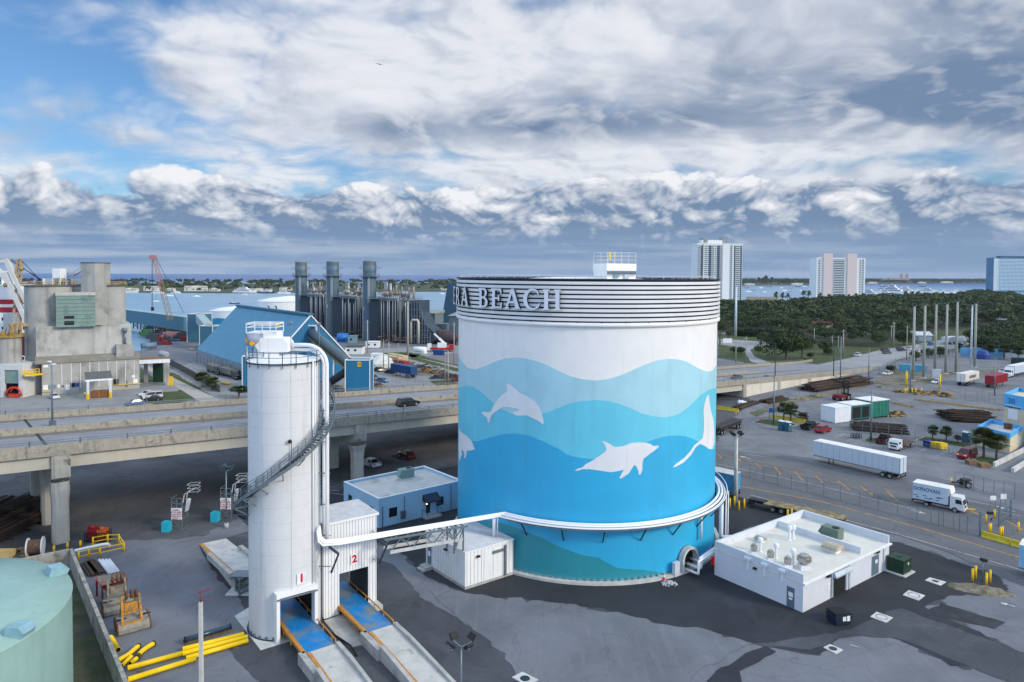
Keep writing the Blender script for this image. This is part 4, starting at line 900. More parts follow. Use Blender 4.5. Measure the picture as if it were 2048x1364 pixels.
for i,(u,v)in enumerate(((285,1352),(366,1330),(282,1343),(470,1296),(375,1322))):
 p=G(u,v);b=MB();b.ext([(-.3,0),(.3,0),(.22,.1),(-.22,.1)],p,lat,(0,0,1),lane,-.12,.12)
 solo(b,'timber_chock',MATS['skid_timber'],('small dark chock under the left end of the front yellow pipe','small dark chock under the right part of the front yellow pipe','small dark chock under the second yellow pipe near the wall','small dark chock under the right end of the pile of three pipes','small dark chock under the left end of the pile of three pipes')[i],'chock','chocks under the yellow pipes')
# grab buckets
RUST=mat('rust',(.14,.065,.03),.9,var=.35,scale=2)
def grab(u0,v0,u1,v1,fm,lab):
 p,q_=G(u0,v0),G(u1,v1);o_=(p+q_)/2;d_=(q_-p).normalized();bk_=Vector((-d_.y,d_.x,0));bk_=bk_ if bk_.y>0 else-bk_;Wd=(q_-p).length
 t=thing('grab_bucket',lab,'grab bucket',tuple(o_),0,'clamshell grab buckets by the containment wall')
 dust=mat('cement_crust',(.27,.255,.22),.95,var=.2,scale=1.5,col2=(.15,.12,.09),s2=1.2,t2=(.55,.7),bump=.6)
 prof=[(0,.15),(.15,0),(1.7,0),(2.3,.5),(2.35,.95),(1.9,1.15),(.35,1.0),(0,.55)]
 b=MB();b.ext(prof,o_-d_*Wd/2,bk_,(0,0,1),d_,.12,Wd-.12)
 b.build('shell',dust,t,True)
 for s_ in(0,1):
  b=MB();b.ext([(x*1.04-.04,z*1.06)for x,z in prof],o_-d_*Wd/2+d_*(Wd-.12)*s_,bk_,(0,0,1),d_,0,.12);b.build('end_plate',fm[1],t,True)
  c_=o_+d_*(-.36+.72*s_)*Wd+bk_*1.3;b=MB();b.ext([(.5*cos(a_)*1.2,.16*sin(a_))for a_ in np.linspace(0,2*pi,17)[:-1]],c_+Vector((0,0,1.04)),d_,bk_,(0,0,1),0,.08);b.build('vent_hole',M_DARK,t,True)
 fo=o_+d_*(-.05*Wd)+bk_*.35;b=MB()
 for s_ in(-.85,.85):
  b.beam(fo+d_*s_+Vector((0,0,.9)),fo+d_*s_*.9+bk_*.9+Vector((0,0,3.3)),.2,.26);b.beam(fo+d_*s_+bk_*1.6+Vector((0,0,1.0)),fo+d_*s_*.9+bk_*.95+Vector((0,0,3.2)),.14,.16)
 for z,f_ in((1.0,0),(1.9,.33),(2.7,.68),(3.3,.9)):b.beam(fo-d_*.85+bk_*f_+Vector((0,0,z)),fo+d_*.85+bk_*f_+Vector((0,0,z)),.16,.2)
 b.build('frame',fm[0],t,True)
 b=MB();b.ext([(-.6,0),(.6,0),(.6,.85),(-.6,.85)],fo+bk_*.5+Vector((0,0,1.95)),d_,(0,0,1),bk_,0,.3);b.build('gear_plate',fm[0],t,True)
 for s_ in(-.35,.1,.5):
  b=MB();c_=fo+d_*s_+bk_*.95+Vector((0,0,3.45));b.tube([c_-d_*.1,c_+d_*.1],.42,12);b.build('sheave',fm[1],t,True)
DO_=mat('dirty_orange',lin(186,130,48),.75,var=.3,scale=2,col2=(.20,.17,.12),s2=1.6,t2=(.48,.62));GR_=mat('dirty_grey',(.20,.185,.15),.85,var=.3,scale=2)
grab(206,1237,272,1221,(GR_,RUST),'grey cement-crusted grab bucket, the rear one next to the red hopper')
grab(235,1275,303,1256,(DO_,RUST),'cement-crusted grab bucket with orange frame, the front one of the two')
# red hopper, pipes, beams
t_h=thing('hopper','rusty red and grey steel hopper on legs by the containment wall','hopper',tuple(G(223,1190)))
hz=2.1;hq=[G(u,v,hz)for u,v in((188,1154),(248,1143),(257,1158),(201,1173))];hc=sum(hq,Vector())/4
lo_=[Vector((hc.x,hc.y,.6))+(p-hc)*.25*Vector((1,1,0))for p in hq];lo_=[Vector((p.x,p.y,.6))for p in lo_]
b=MB();inn=[hc+(p-hc)*.94 for p in hq];inl=[Vector((p.x,p.y,.75))for p in lo_]
b.add(hq+lo_+inn+inl,[(i,4+i,4+(i+1)%4,(i+1)%4)for i in range(4)]+[(i,(i+1)%4,8+(i+1)%4,8+i)for i in range(4)],0)
b.add(inn+inl,[(i,(i+1)%4,4+(i+1)%4,4+i)for i in range(4)]+[(4,5,6,7)],1);b.add(lo_,[(3,2,1,0)],0)
b.build('bin',[mat('hopper_red',lin(130,44,46),.7,var=.3,scale=2),mat('hopper_grey',lin(112,114,112),.8,var=.25,scale=2,col2=(.28,.05,.04),s2=1.3,t2=(.58,.66))],t_h,True)
for p in hq:c_=hc+(p-hc)*.85;b=MB();b.beam((c_.x,c_.y,0),(c_.x,c_.y,hz-.05),.14);b.build('leg',mat('hopper_red',(0,0,0)),t_h,True)
for i in range(4):
 k=i*6.6;pipe('white_pipe',[(198.5+k,1120-k*.02),(220+k*.95,1149-k*.2)],.16,PIPE,('leftmost white pipe of the row of four behind the red hopper','second white pipe from the left behind the red hopper','third white pipe from the left behind the red hopper','rightmost white pipe of the row of four behind the red hopper')[i],'white pipes behind the red hopper',z=.3)
for i,(a_,c_)in enumerate((((169,1125),(186,1149)),((180,1121),(200,1146)))):
 b=MB();b.beam(G(*a_,.2),G(*c_,.2),1.0,.14);b.beam(G(*a_,.3),G(*c_,.3),.25,.3)
 solo(b,'steel_plate_beam',mat('brown_steel',(.075,.05,.04),.8,var=.3,scale=2),('dark brown steel beam on the ground, nearer the containment wall','dark brown steel beam on the ground, nearer the white pipes')[i],'beam','brown beams beside the white pipes')
# yellow guard rail round the pipe end
t_g=thing('guard_rail','yellow post-and-rail guard around the end of a white pipe by the bridge pier','guard rail',tuple(G(178,1117)))
fr_=[G(157.6,1122),G(178,1117),G(200,1114),G(248.5,1103.6)];bk2=[G(186,1092),G(215.5,1086.5),G(238,1086)];GH=1.2
for p in fr_+bk2:b=MB();b.tube([p,p+Vector((0,0,GH))],.12,8);b.build('post',YEL,t_g,True)
for pl_ in(fr_,bk2+[fr_[-1]]):
 for z in(.55,1.1):b=MB();b.tube([p+Vector((0,0,z))for p in pl_],.07,6);b.build('rail',YEL,t_g,True)
pipe('white_pipe',[(148,1102,.8),(180,1094.5,.8),(207,1089,.8),(215,1088.5,.75),(219,1092,.3)],.2,PIPE,'white pipe with an elbow running inside the yellow guard rail')
for i,(u,v)in enumerate(((161,1094),(135,1098),(108,1104),(82,1110),(54,1116))):
 p=G(u,v);b=MB();b.tube([p,p+Vector((0,0,.75))],.15,10);b.ball(p+Vector((0,0,.75)),.15,5)
 solo(b,'bollard',YEL,('stubby yellow bollard right of the pier, nearest the guard rail','stubby yellow bollard just right of the bridge pier foot','stubby yellow bollard just left of the bridge pier foot','stubby yellow bollard in front of the cable reel','stubby yellow bollard left of the cable reel')[i],'bollard','bollards behind the containment wall')
t_r=thing('cable_reel','big cable reel with white flanges and brown rope beside the bridge pier','cable reel',tuple(G(71,1111)))
o_=G(71,1111);ax_=(G(84,1108)-G(60,1111)).normalized()
for s_ in(-.8,.8):b=MB();b.tube([o_+ax_*s_+Vector((0,0,1.15))-ax_*.07,o_+ax_*s_+Vector((0,0,1.15))+ax_*.07],1.15,24);b.build('flange',WHITE,t_r,True)
b=MB()
for k in range(14):c_=o_+ax_*(-.68+k*.105)+Vector((0,0,1.15));b.tube([c_-ax_*.05,c_-ax_*.02,c_+ax_*.02,c_+ax_*.05],[.8,.88,.88,.8],20)
b.build('wound_rope',mat('rope_brown',(.19,.12,.08),.9,var=.3,scale=3),t_r,True)
def heap(name,lab,cat,u,v,rx,ry,h,mats,n,sz,seed,long=1.0,ang=0.,grp=None):
 """a pile of loose pieces with an uneven outline"""
 r=random.Random(seed);p=G(u,v);b=MB();ca,sa=cos(ang),sin(ang)
 for k in range(n):
  x,y=r.uniform(-1,1),r.uniform(-1,1)
  if x*x+y*y>1:continue
  z=h*(1-(x*x+y*y))*r.uniform(.2,1.0);x,y=x*rx,y*ry;x,y=x*ca-y*sa,x*sa+y*ca
  a_=ang+r.gauss(0,.25 if long>2 else 2);d_=Vector((cos(a_),sin(a_),r.uniform(-.08,.08)))*sz*long*r.uniform(.6,1.3)
  c_=Vector((p.x+x,p.y+y,max(.05,z)));b.beam(c_-d_/2,c_+d_/2,sz*r.uniform(.5,1.1),sz*r.uniform(.3,.7),r.randrange(len(mats)))
 return solo(b,name,mats,lab,cat,grp)
MACH=[mat('machine_black',(.02,.02,.022),.6),mat('machine_red',lin(140,24,36),.5),mat('machine_orange',lin(196,92,40),.5)]
t_m=thing('scrap_bin','black barred steel bin full of red and orange machine parts under the bridge','bin',tuple(G(196,1082)))
o_=G(196,1081);b=MB();b.cb((o_.x,o_.y,.1),2.6,1.6,.12)
for x in np.linspace(-1.3,1.3,9):
 for y in(-.8,.8):b.beam((o_.x+x,o_.y+y,.1),(o_.x+x,o_.y+y,1.3),.06)
for y in np.linspace(-.8,.8,6):
 for x in(-1.3,1.3):b.beam((o_.x+x,o_.y+y,.1),(o_.x+x,o_.y+y,1.3),.06)
for z in(.7,1.3):b.beam((o_.x-1.3,o_.y-.8,z),(o_.x+1.3,o_.y-.8,z),.07);b.beam((o_.x-1.3,o_.y+.8,z),(o_.x+1.3,o_.y+.8,z),.07)
b.build('cage',MACH[0],t_m,True)
b=MB();b.cb((o_.x-.5,o_.y,.25),1.2,1.2,1.5);b.tube([(o_.x-1.0,o_.y-.3,1.9),(o_.x-.1,o_.y-.3,1.9)],.25,10);b.build('engine',MACH[1],t_m,True)
b=MB();b.cb((o_.x+.65,o_.y,.25),1.0,1.1,1.35);b.tube([(o_.x+.65,o_.y-.2,1.6),(o_.x+.65,o_.y-.2,1.9)],.3,10);b.build('gearbox',MACH[2],t_m,True)
REB=[mat('rebar_dark',(.022,.016,.014),.9,var=.4,scale=3),mat('rebar_brown',(.05,.03,.024),.9,var=.4,scale=3)]
for i,(u,v,a_,c_)in enumerate(((30,1060,2.2,5.5),(55,1020,2.0,5.0),(-20,1040,2.4,6))):
 p=G(u,v);b=MB();r=random.Random(i)
 for k in range(70):
  x=r.uniform(-a_,a_);z=r.uniform(.1,1.7);dx_=r.uniform(-.2,.2);b.beam((p.x+x,p.y-c_,z+.1),(p.x+x+dx_,p.y+c_,z),.16,.12,r.randrange(2))
 for y in(-c_*.6,0,c_*.6):b.beam((p.x-a_,p.y+y,.06),(p.x+a_,p.y+y,.06),.18,.14,1)
 solo(b,'rebar_stack',REB,('dark stack of steel bars in front of the bridge columns','dark stack of steel bars between the bridge columns','dark stack of steel bars at the left edge under the bridge')[i],'steel stack','stacks of steel bars under the bridge')
p=G(8,1114);b=MB();b.cb((p.x,p.y,0),2.4,.9,.9);b.cb((p.x,p.y,.9),2.2,.7,.06);solo(b,'concrete_block',mat('tan_block',lin(206,178,118),.8),'tan block at the left edge behind the seafoam tank','block')
heap('timber_offcuts','tan pile of sawn timber ends left of the cable reel','timber pile',39,1108,1.5,.9,.9,[mat('sawn_timber',(.36,.26,.12),.9,var=.3,scale=3),mat('skid_timber',(0,0,0))],70,.3,5,2.2)
# lane gantries with lettered boards
def gantry(u,v,lane_no,lab):
 o_=G(u,v);t=thing('sampling_gantry',lab,'gantry',tuple(o_),0,'stair gantries with lane boards under the bridge')
 k=o_.y/F;w=21*k;hgt=68*k;b=MB()
 for x in(-w/2,w/2):
  for y in(0,1.6):b.beam((x,y,0),(x,y,hgt*.78),.12)
 for z in(.1,hgt*.33,hgt*.66):
  for y in(0,1.6):b.beam((-w/2,y,z),(w/2,y,z),.1)
  for x in(-w/2,w/2):b.beam((x,0,z),(x,1.6,z),.1)
 b.beam((-w/2,0,.1),(w/2,0,hgt*.33),.07);b.beam((w/2,0,.1),(-w/2,0,hgt*.33),.07);L(b,'tower_frame',STEEL,t)
 b=MB()
 for x in(-w/2,0,w/2):b.beam((x,0,hgt*.66),(x,0,hgt*.95),.08)
 for z in(hgt*.8,hgt*.95):b.beam((-w/2,0,z),(w/2,0,z),.08);b.beam((-w/2,0,z),(-w/2,1.6,z),.08)
 L(b,'top_railing',STEEL,t)
 b=MB();b.box(-w/2,w/2,-.14,-.06,22*k,45*k);bo=L(b,'lane_board',SIGN_W,t)
 for i,s_ in enumerate(('LANE %d'%lane_no,'STOP HERE','CLOSE HATCH','THEN EXIT','RIGHT \u2192')):
  text_mb(s_,5.2*k if i==0 else 4.4*k,.01,Vector((0,-.15,(41.5-i*4.6)*k)),(1,0,0),(0,0,1),bold=.008,sx=.95 if i!=2 else.8).build('lettering',mat('maroon_letter',lin(150,40,70),.6),bo)
 b=MB();c0=Vector((w/2,.8,hgt*.8))
 for y in(-.5,.5):b.beam(c0+Vector((0,y,0)),c0+Vector((.2,y,1.2)),.1);b.beam(c0+Vector((.2,y,1.2)),c0+Vector((1.5,y,1.9)),.1)
 for s_ in(.0,.5,1.0):
  for y in(-.6,.6):
   for x in(0.6,1.3,2.0):b.beam(c0+Vector((x,y,1.5)),c0+Vector((x,y,2.5)),.05)
   b.beam(c0+Vector((.6,y,1.5+s_)),c0+Vector((2.0,y,1.6+s_)),.05)
  for x in(.6,2.0):b.beam(c0+Vector((x,-.6,1.5+s_)),c0+Vector((x,.6,1.5+s_)),.05)
 L(b,'safety_cage',mat('pale_rail',(0,0,0)),t)
 b=MB();b.ext([(0,0),(.28,.1),(.62,1.7),(.3,1.75)],c0+Vector((.1,.1,-1.4)),(1,0,0),(0,0,1),(0,1,0),-.35,.35);L(b,'drop_stair',mat('cabinet_grey',(0,0,0)),t)
gantry(354,1060,1,'grey stair gantry with white board LANE 1 under the bridge')
gantry(452,1040,2,'grey stair gantry with white board LANE 2, partly behind a lamp pole')
CY=mat('cyan_box',lin(40,170,196),.5)
for i,(u,v)in enumerate(((334,1062),(431,1042))):
 p=G(u,v);b=MB();b.cb((p.x-.28,p.y,0),.5,1.0,1.35);b.cb((p.x+.26,p.y,0),.5,1.0,1.3);b.cb((p.x,p.y,.1),.1,.9,1.1);b.cb((p.x,p.y,.6),1.1,1.05,.05)
 solo(b,'cyan_tank_box',CY,('cyan plastic box beside the LANE 1 gantry','cyan plastic box beside the LANE 2 gantry')[i],'box','cyan boxes beside the gantries')
# lamp poles with four floodlights
def flood_pole(u,v,vtop,r,lab,spread,hm,foot=0.,tilt=-.5,pale=False):
 o_=G(u,v);z1=ZA(u,vtop,o_);t=thing('floodlight_pole',lab,'lamp pole',tuple(o_))
 b=MB();b.tube([(0,0,foot),(0,0,z1)],[r*1.25,r*.8],10);L(b,'pole',CONC_L if pale else STEEL,t)
 if foot:b=MB();b.cyl((0,0,0),r*3,foot,16);L(b,'foot',CONC,t)
 for k in range(4):
  a_=radians(40+90*k);d_=Vector((cos(a_),sin(a_)*1.0,0));n_=Vector((-d_.y,d_.x,0));c_=Vector((0,0,z1))+d_*spread
  b=MB();b.tube([(0,0,z1-.1),c_+Vector((0,0,.0)),c_+Vector((0,0,.3))],.045,6);L(b,'arm',STEEL,t)
  u_=(d_*.55+Vector((0,0,.55))).normalized();b=MB();b.ext([(-.38,-.28),(.38,-.28),(.32,.28),(-.32,.28)],c_+Vector((0,0,.45)),n_,u_,n_.cross(u_),-.1,.12);L(b,'floodlight',hm,t)
 return t
flood_pole(922,1425,1292,.09,'thin grey pole with four dark floodlights at the bottom of the picture',1.05,BLACK)
flood_pole(453,1056,940,.1,'thin grey pole with four floodlights in front of the LANE 2 gantry',.8,STEEL_D,.7)
flood_pole(1471,1006,872,.28,'tall pale pole with dark floodlights beside the yellow bollards right of the mural tank',.9,BLACK,pale=True)
o_=G(403,1400);zt_=ZA(403,1204,o_);t=thing('utility_pole','square concrete pole with a reddish bracket among the yellow pipes','pole',tuple(o_))
b=MB();b.box(-.15,.15,-.15,.15,0,zt_);b.v=[(x*(1-.15*z/zt_),y*(1-.15*z/zt_),z)for x,y,z in b.v];L(b,'shaft',CONC_L,t)
b=MB();b.tube([(0,0,zt_),(0,0,zt_+1.0)],.06,6);b.beam((-.2,0,zt_+.8),(.9,0,zt_+1.15),.12);b.beam((0,0,zt_+.15),(.85,0,zt_+.2),.1);b.cb((0,0,zt_+.75),.3,.3,.25);L(b,'bracket',mat('faded_red',lin(120,72,90),.6),t)
# ---------------- builders: vehicles, plants ----------------
TYRE=mat('tyre_rubber',(.015,.015,.016),.8);RIM=mat('wheel_rim',lin(170,172,176),.35,.6);GLASS=mat('dark_glass',(.012,.016,.02),.08,spec=.6);LAMPW=mat('headlamp',lin(230,232,235),.2);LAMPR=mat('tail_lamp',lin(170,16,20),.3)
def carpaint(c):return mat('car_paint_%d_%d_%d'%tuple(int(x*999)for x in c),c,.25,.15,var=.03,spec=.6)
def wheel(par,x,y,r,w=.24,name='wheel'):
 b=MB();b.tube([(x,y-w/2,r),(x,y+w/2,r)],r,14);o=b.build(name,TYRE,par)
 s_=1 if y>0 else-1;b=MB();b.tube([(x,y+s_*w*.3,r),(x,y+s_*(w/2+.012),r)],r*.6,12);b.build('rim',RIM,o);return o
CARS={ # length, width, lower profile, greenhouse (beltline x-range, roof x-range, belt z, roof z), wheel x, wheel radius
 'sedan':(4.7,1.8,[(-2.3,.28),(2.28,.25),(2.35,.55),(2.2,.72),(1.0,.90),(-1.55,.95),(-2.3,.90),(-2.36,.5)],(-1.75,1.05,-1.0,.35,.92,1.42),(1.45,-1.38),.32),
 'suv':(4.7,1.88,[(-2.3,.32),(2.28,.3),(2.36,.65),(2.25,.88),(1.05,1.05),(-2.2,1.08),(-2.36,.6)],(-2.2,1.15,-1.85,.4,1.06,1.68),(1.42,-1.4),.36),
 'van':(5.2,1.95,[(-2.55,.35),(2.5,.32),(2.6,.75),(2.45,1.0),(1.7,1.12),(-2.5,1.15),(-2.6,.6)],(-2.5,1.85,-2.35,.95,1.12,1.85),(1.6,-1.5),.36),
 }
def car(kind,rear,front,col,label,group=None,z=0.,deck=None,center=None):
 p,q_=(deck(*rear),deck(*front))if deck else(G(*rear,z),G(*front,z))
 d_=q_-p;rz=atan2(d_.y,d_.x);c_=(p+q_)/2;z=c_.z if deck else z
 nm={'sedan':'car','suv':'suv','van':'van','pickup':'pickup_truck'}[kind]
 t=thing(nm,label,nm.replace('_',' '),(c_.x,c_.y,z),rz,group);m=carpaint(col)
 if kind=='pickup':
  b=MB();b.ext([(-2.8,.5),(2.7,.45),(2.8,.8),(2.7,1.12),(1.2,1.2),(-.45,1.2),(-.45,.78),(-2.75,.78)],(0,0,0),(1,0,0),(0,0,1),(0,1,0),-.98,.98)
  for y in(-.97,.87):b.box(-2.78,-.45,y,y+.1,.78,1.2)
  b.box(-2.8,-2.7,-.87,.87,.78,1.2);b.build('body',m,t);gh=(-.5,1.25,-.35,.55,1.2,1.85);wx,wr,W2=(1.75,-1.75),.42,.98
 else:
  Ln,Wd,low,gh,wx,wr=CARS[kind];W2=Wd/2;b=MB()
  n=len(low);vs=[]
  for y,k in((-W2+.08,.97),(-W2,1.),(W2,1.),(W2-.08,.97)):vs+=[(x*k,y if z_<.5 or abs(y)<W2 else y,z_)for x,z_ in low]
  b.add(vs,[tuple(range(n))]+[tuple(range(4*n-1,3*n-1,-1))]+[(j*n+i,(j+1)*n+i,(j+1)*n+(i+1)%n,j*n+(i+1)%n)for j in range(3)for i in range(n)]);b.build('body',m,t)
 a0,a1,r0,r1,zb,zr_=gh;wb_,wt=W2-.06,W2-.24
 vs=[(a0,-wb_,zb),(a1,-wb_,zb),(a1,wb_,zb),(a0,wb_,zb),(r0,-wt,zr_),(r1,-wt,zr_),(r1,wt,zr_),(r0,wt,zr_)]
 b=MB();b.add(vs,[(0,1,5,4),(1,2,6,5),(2,3,7,6),(3,0,4,7)]);b.build('windows',GLASS,t)
 b=MB();b.prism([(r0-.05,-wt-.03),(r1+.05,-wt-.03),(r1+.05,wt+.03),(r0-.05,wt+.03)],zr_-.02,zr_+.05);o=b.build('roof',m,t)
 b=MB()
 for i in range(4):b.beam(vs[i],vs[i+4],.07)
 for y,ky in((-1,0),(1,0)):
  f_=.48;b.beam((a0+(a1-a0)*f_,y*wb_,zb),(r0+(r1-r0)*f_,y*wt,zr_),.08)
 b.build('pillars',m,t)
 for x in wx:
  for y in(-W2+.1,W2-.1):wheel(t,x,y,wr)
 fx_=2.72 if kind=='pickup' else CARS[kind][2][2][0]-.06;zl=.85 if kind in('pickup','van')else.62
 for y in(-W2+.3,W2-.3):
  b=MB();b.box(fx_-.05,fx_+.06,y-.2,y+.2,zl-.03,zl+.13);b.build('headlight',LAMPW,t)
  b=MB();b.box(-fx_-.07,-fx_+.05,y-.16,y+.16,zl+.08,zl+.3);b.build('tail_light',LAMPR,t)
 return t
def heading(a,b):d_=b-a;return atan2(d_.y,d_.x)
def box_trailer(rear,front,Ln,wall_m,label,cat='trailer',group=None,hgt=2.75,base=1.2,w=2.6,roof_m=None,txt=None,container=False,name='semi_trailer',fl=.0):
 """rear/front: ground points under the rear and the front; x runs forward"""
 p,q_=rear,front;d_=(q_-p).normalized();rz=atan2(d_.y,d_.x);c_=p
 t=thing(name,label,cat,(c_.x,c_.y,0),rz,group);rm=roof_m or wall_m
 b=MB();b.box(0,Ln,-w/2,w/2,base,base+hgt)
 if container:
  for k in range(int(Ln/.28)):
   x=.15+k*.28
   for y in(-w/2,w/2):b.box(x,x+.12,y-.03,y+.03,base+.15,base+hgt-.12)
  for y in(-w/2,w/2):
   for x in(0,Ln):b.box(x-.06,x+.06,y-.05,y+.05,base,base+hgt)
  for k in range(4):b.box(-.05,0,-w/2+.2+k*.62,-w/2+.26+k*.62,base+.05,base+hgt-.05)
 else:
  for k in range(1,int(Ln/1.2)):
   for y in(-w/2,w/2):b.box(k*1.2-.025,k*1.2+.025,y-.01,y+.01,base+.1,base+hgt-.1,1)
 b.build('box',[wall_m,mat('panel_seam',lin(146,156,168),.6)],t)
 if not container:
  b=MB()
  for y in(-w/2,w/2):b.box(-.01,Ln+.01,y-.03,y+.03,base-.12,base+.06);b.box(-.03,.04,y-.05,y+.05,base,base+hgt)
  b.box(-.04,0,-.03,.03,base,base+hgt);b.build('side_rail',STEEL,t)
 b=MB();b.box(-.02,Ln+.02,-w/2-.02,w/2+.02,base+hgt,base+hgt+.05);b.build('roof',rm,t)
 b=MB();b.box(0,Ln,-.5,.5,base-.22,base);b.box(-.05,.1,-w/2+.1,w/2-.1,base-.7,base-.55);
 for y in(-.9,.9):b.beam((.02,y,base),(.02,y,base-.6),.1)
 b.build('chassis',BLACK,t)
 for x in(1.7,2.95):
  for y in(-w/2+.18,w/2-.18):wheel(t,x,y,.5,.4)
 for y in(-.8,.8):b=MB();b.beam((Ln-2.9,y,.05),(Ln-2.9,y,base),.14);b.box(Ln-3.05,Ln-2.75,y-.15,y+.15,0,.06);b.build('landing_leg',STEEL_D,t)
 if txt:
  s_,side,col,size=txt
  text_mb(s_,size,.02,Vector((Ln*.52,side*(w/2+.035),base+hgt*.52)),(side*-1.if side>0 else 1,0,0),(0,0,1),bold=.03).build('lettering',col,t)
 return t
def cab(t,x,col,w=2.35,zc=2.9,kind='coe',name='cab'):
 m=carpaint(col);b=MB()
 if kind=='coe':b.ext([(x,.55),(x+1.75,.5),(x+1.85,1.2),(x+1.5,zc),(x+.05,zc)],(0,0,0),(1,0,0),(0,0,1),(0,1,0),-w/2,w/2)
 else:b.ext([(x,.7),(x+3.6,.6),(x+3.7,1.5),(x+2.2,1.85),(x+1.7,2.6),(x+.9,zc),(x,zc)],(0,0,0),(1,0,0),(0,0,1),(0,1,0),-w/2,w/2)
 o=b.build(name,m,t)
 f0,f1=((x+1.84,1.32),(x+1.56,zc-.35))if kind=='coe' else((x+2.2,1.9),(x+1.78,2.55))
 b=MB();b.add([(f0[0]+.01,-w/2+.15,f0[1]),(f0[0]+.01,w/2-.15,f0[1]),(f1[0]+.03,w/2-.2,f1[1]),(f1[0]+.03,-w/2+.2,f1[1])],[(0,1,2,3)]);b.build('windscreen',GLASS,o)
 for s_ in(-1,1):
  y=s_*(w/2+.012);xa=x+.75 if kind=='coe' else x+1.0;pts=[(xa,y,1.45),(f0[0]-.18,y,1.45 if kind=='coe' else 1.9),(f1[0]-.08,y,f1[1]-.02),(xa,y,f1[1]-.02)]
  b=MB();b.ngon(pts if s_<0 else pts[::-1]);b.build('side_window',GLASS,o)
 b=MB();xb=x+1.83 if kind=='coe' else x+3.66
 b.box(xb-.1,xb+.12,-w/2+.02,w/2-.02,.42,.72);o2=b.build('bumper',m,t)
 b=MB();b.box(xb-.02,xb+.04,-.55,.55,.8,1.1);b.build('grille',BLACK,t)
 for s_ in(-1,1):b=MB();b.box(xb-.02,xb+.05,s_*(w/2-.3)-.18,s_*(w/2-.3)+.18,.78,.98);b.build('headlight',LAMPW,t)
LEAF={}
def leafmat(n,c,c2):LEAF[n]=m=mat(n,c,.65,var=.25,scale=.35,col2=c2,s2=.12,t2=(.44,.6),spec=.2);return m
leafmat('foliage_dark',(.020,.040,.015),(.036,.060,.018));leafmat('foliage_mid',(.034,.062,.019),(.056,.080,.024));leafmat('foliage_olive',(.052,.064,.022),(.074,.072,.026));leafmat('foliage_light',(.068,.092,.030),(.088,.10,.036));leafmat('palm_leaf',(.050,.078,.026),(.080,.090,.032))
BARK=mat('bark',(.12,.095,.07),.9,var=.3,scale=2)
def crown_np(rng,n,rx,ry,rz_,cz,lobes=6,size=.6,flat=.75,low=-.35):
 """leaf quads spread through overlapping lobes: numpy arrays of vertices"""
 L_=[]
 for i in range(lobes):
  a_=rng.uniform(0,2*np.pi);r=rng.uniform(.15,.62);L_.append((r*np.cos(a_)*rx,r*np.sin(a_)*ry,cz+rng.uniform(-.35,.55)*rz_,rng.uniform(.42,.68)))
 L_.append((0,0,cz+.15*rz_,.72));L_=np.array(L_)
 k=rng.integers(0,len(L_),n);d_=rng.normal(size=(n,3));d_/=np.linalg.norm(d_,axis=1)[:,None];d_[:,2]=np.where(d_[:,2]<low,-d_[:,2],d_[:,2])
 rad=rng.uniform(.72,1.04,n)**.6
 c_=L_[k,:3]+d_*(rad*L_[k,3])[:,None]*np.array([rx,ry,rz_*flat])
 nrm=d_+rng.normal(size=(n,3))*.55;nrm/=np.linalg.norm(nrm,axis=1)[:,None]
 t_=np.cross(nrm,rng.normal(size=(n,3)));t_/=np.linalg.norm(t_,axis=1)[:,None];b_=np.cross(nrm,t_)
 s_=size*rng.uniform(.55,1.2,n)[:,None]
 v=np.stack([c_-t_*s_,c_-b_*s_*.55,c_+t_*s_,c_+b_*s_*.55],1).reshape(-1,3)
 return v
def np_mesh(name,v,mats,mi=None):
 n=len(v)//4;me=bpy.data.meshes.new(name);me.vertices.add(4*n);me.vertices.foreach_set('co',v.astype(np.float32).ravel())
 me.loops.add(4*n);me.loops.foreach_set('vertex_index',np.arange(4*n,dtype=np.int32));me.polygons.add(n)
 me.polygons.foreach_set('loop_start',np.arange(0,4*n,4,dtype=np.int32));me.polygons.foreach_set('loop_total',np.full(n,4,dtype=np.int32))
 for m in(mats if isinstance(mats,list)else[mats]):me.materials.append(m)
 if mi is not None:me.polygons.foreach_set('material_index',mi.astype(np.int32))
 me.update(calc_edges=True);return me
def obj_me(name,me,par=None):o=bpy.data.objects.new(name,me);COL.objects.link(o);o.parent=par;TM[o]=TM.get(par,Matrix.Identity(4));return o
TREE_V=[]
def tree_proto(seed,rx,rz_,h,n,size,m,lobes,low=-.35,drop=.75):
 rng=np.random.default_rng(seed);v=crown_np(rng,n,rx,rx*.9,rz_,h-rz_*drop,lobes,size,low=low)
 cm=np_mesh('crown',v,[m[0],m[1]],(rng.random(n)<.35).astype(int))
 b=MB();b.tube([(0,0,0),(.1,0,h*.3),(0,.1,h*.6)],[.32,.24,.1],7)
 for k in range(4):a_=k*1.6+seed;b.tube([(.05,0,h*.32),(cos(a_)*rx*.35,sin(a_)*rx*.35,h*.55),(cos(a_)*rx*.6,sin(a_)*rx*.6,h*.72)],[.16,.1,.04],5)
 me=bpy.data.meshes.new('trunk');me.from_pydata(b.v,[],b.f);me.materials.append(BARK);return cm,me
def make_tree(p,proto,label,scale=(1,1,1),rz=0.,group=None,name='tree',cat='tree'):
 t=thing(name,label,cat,tuple(p),rz,group);t.scale=scale
 obj_me('crown',proto[0],t);obj_me('trunk',proto[1],t);return t
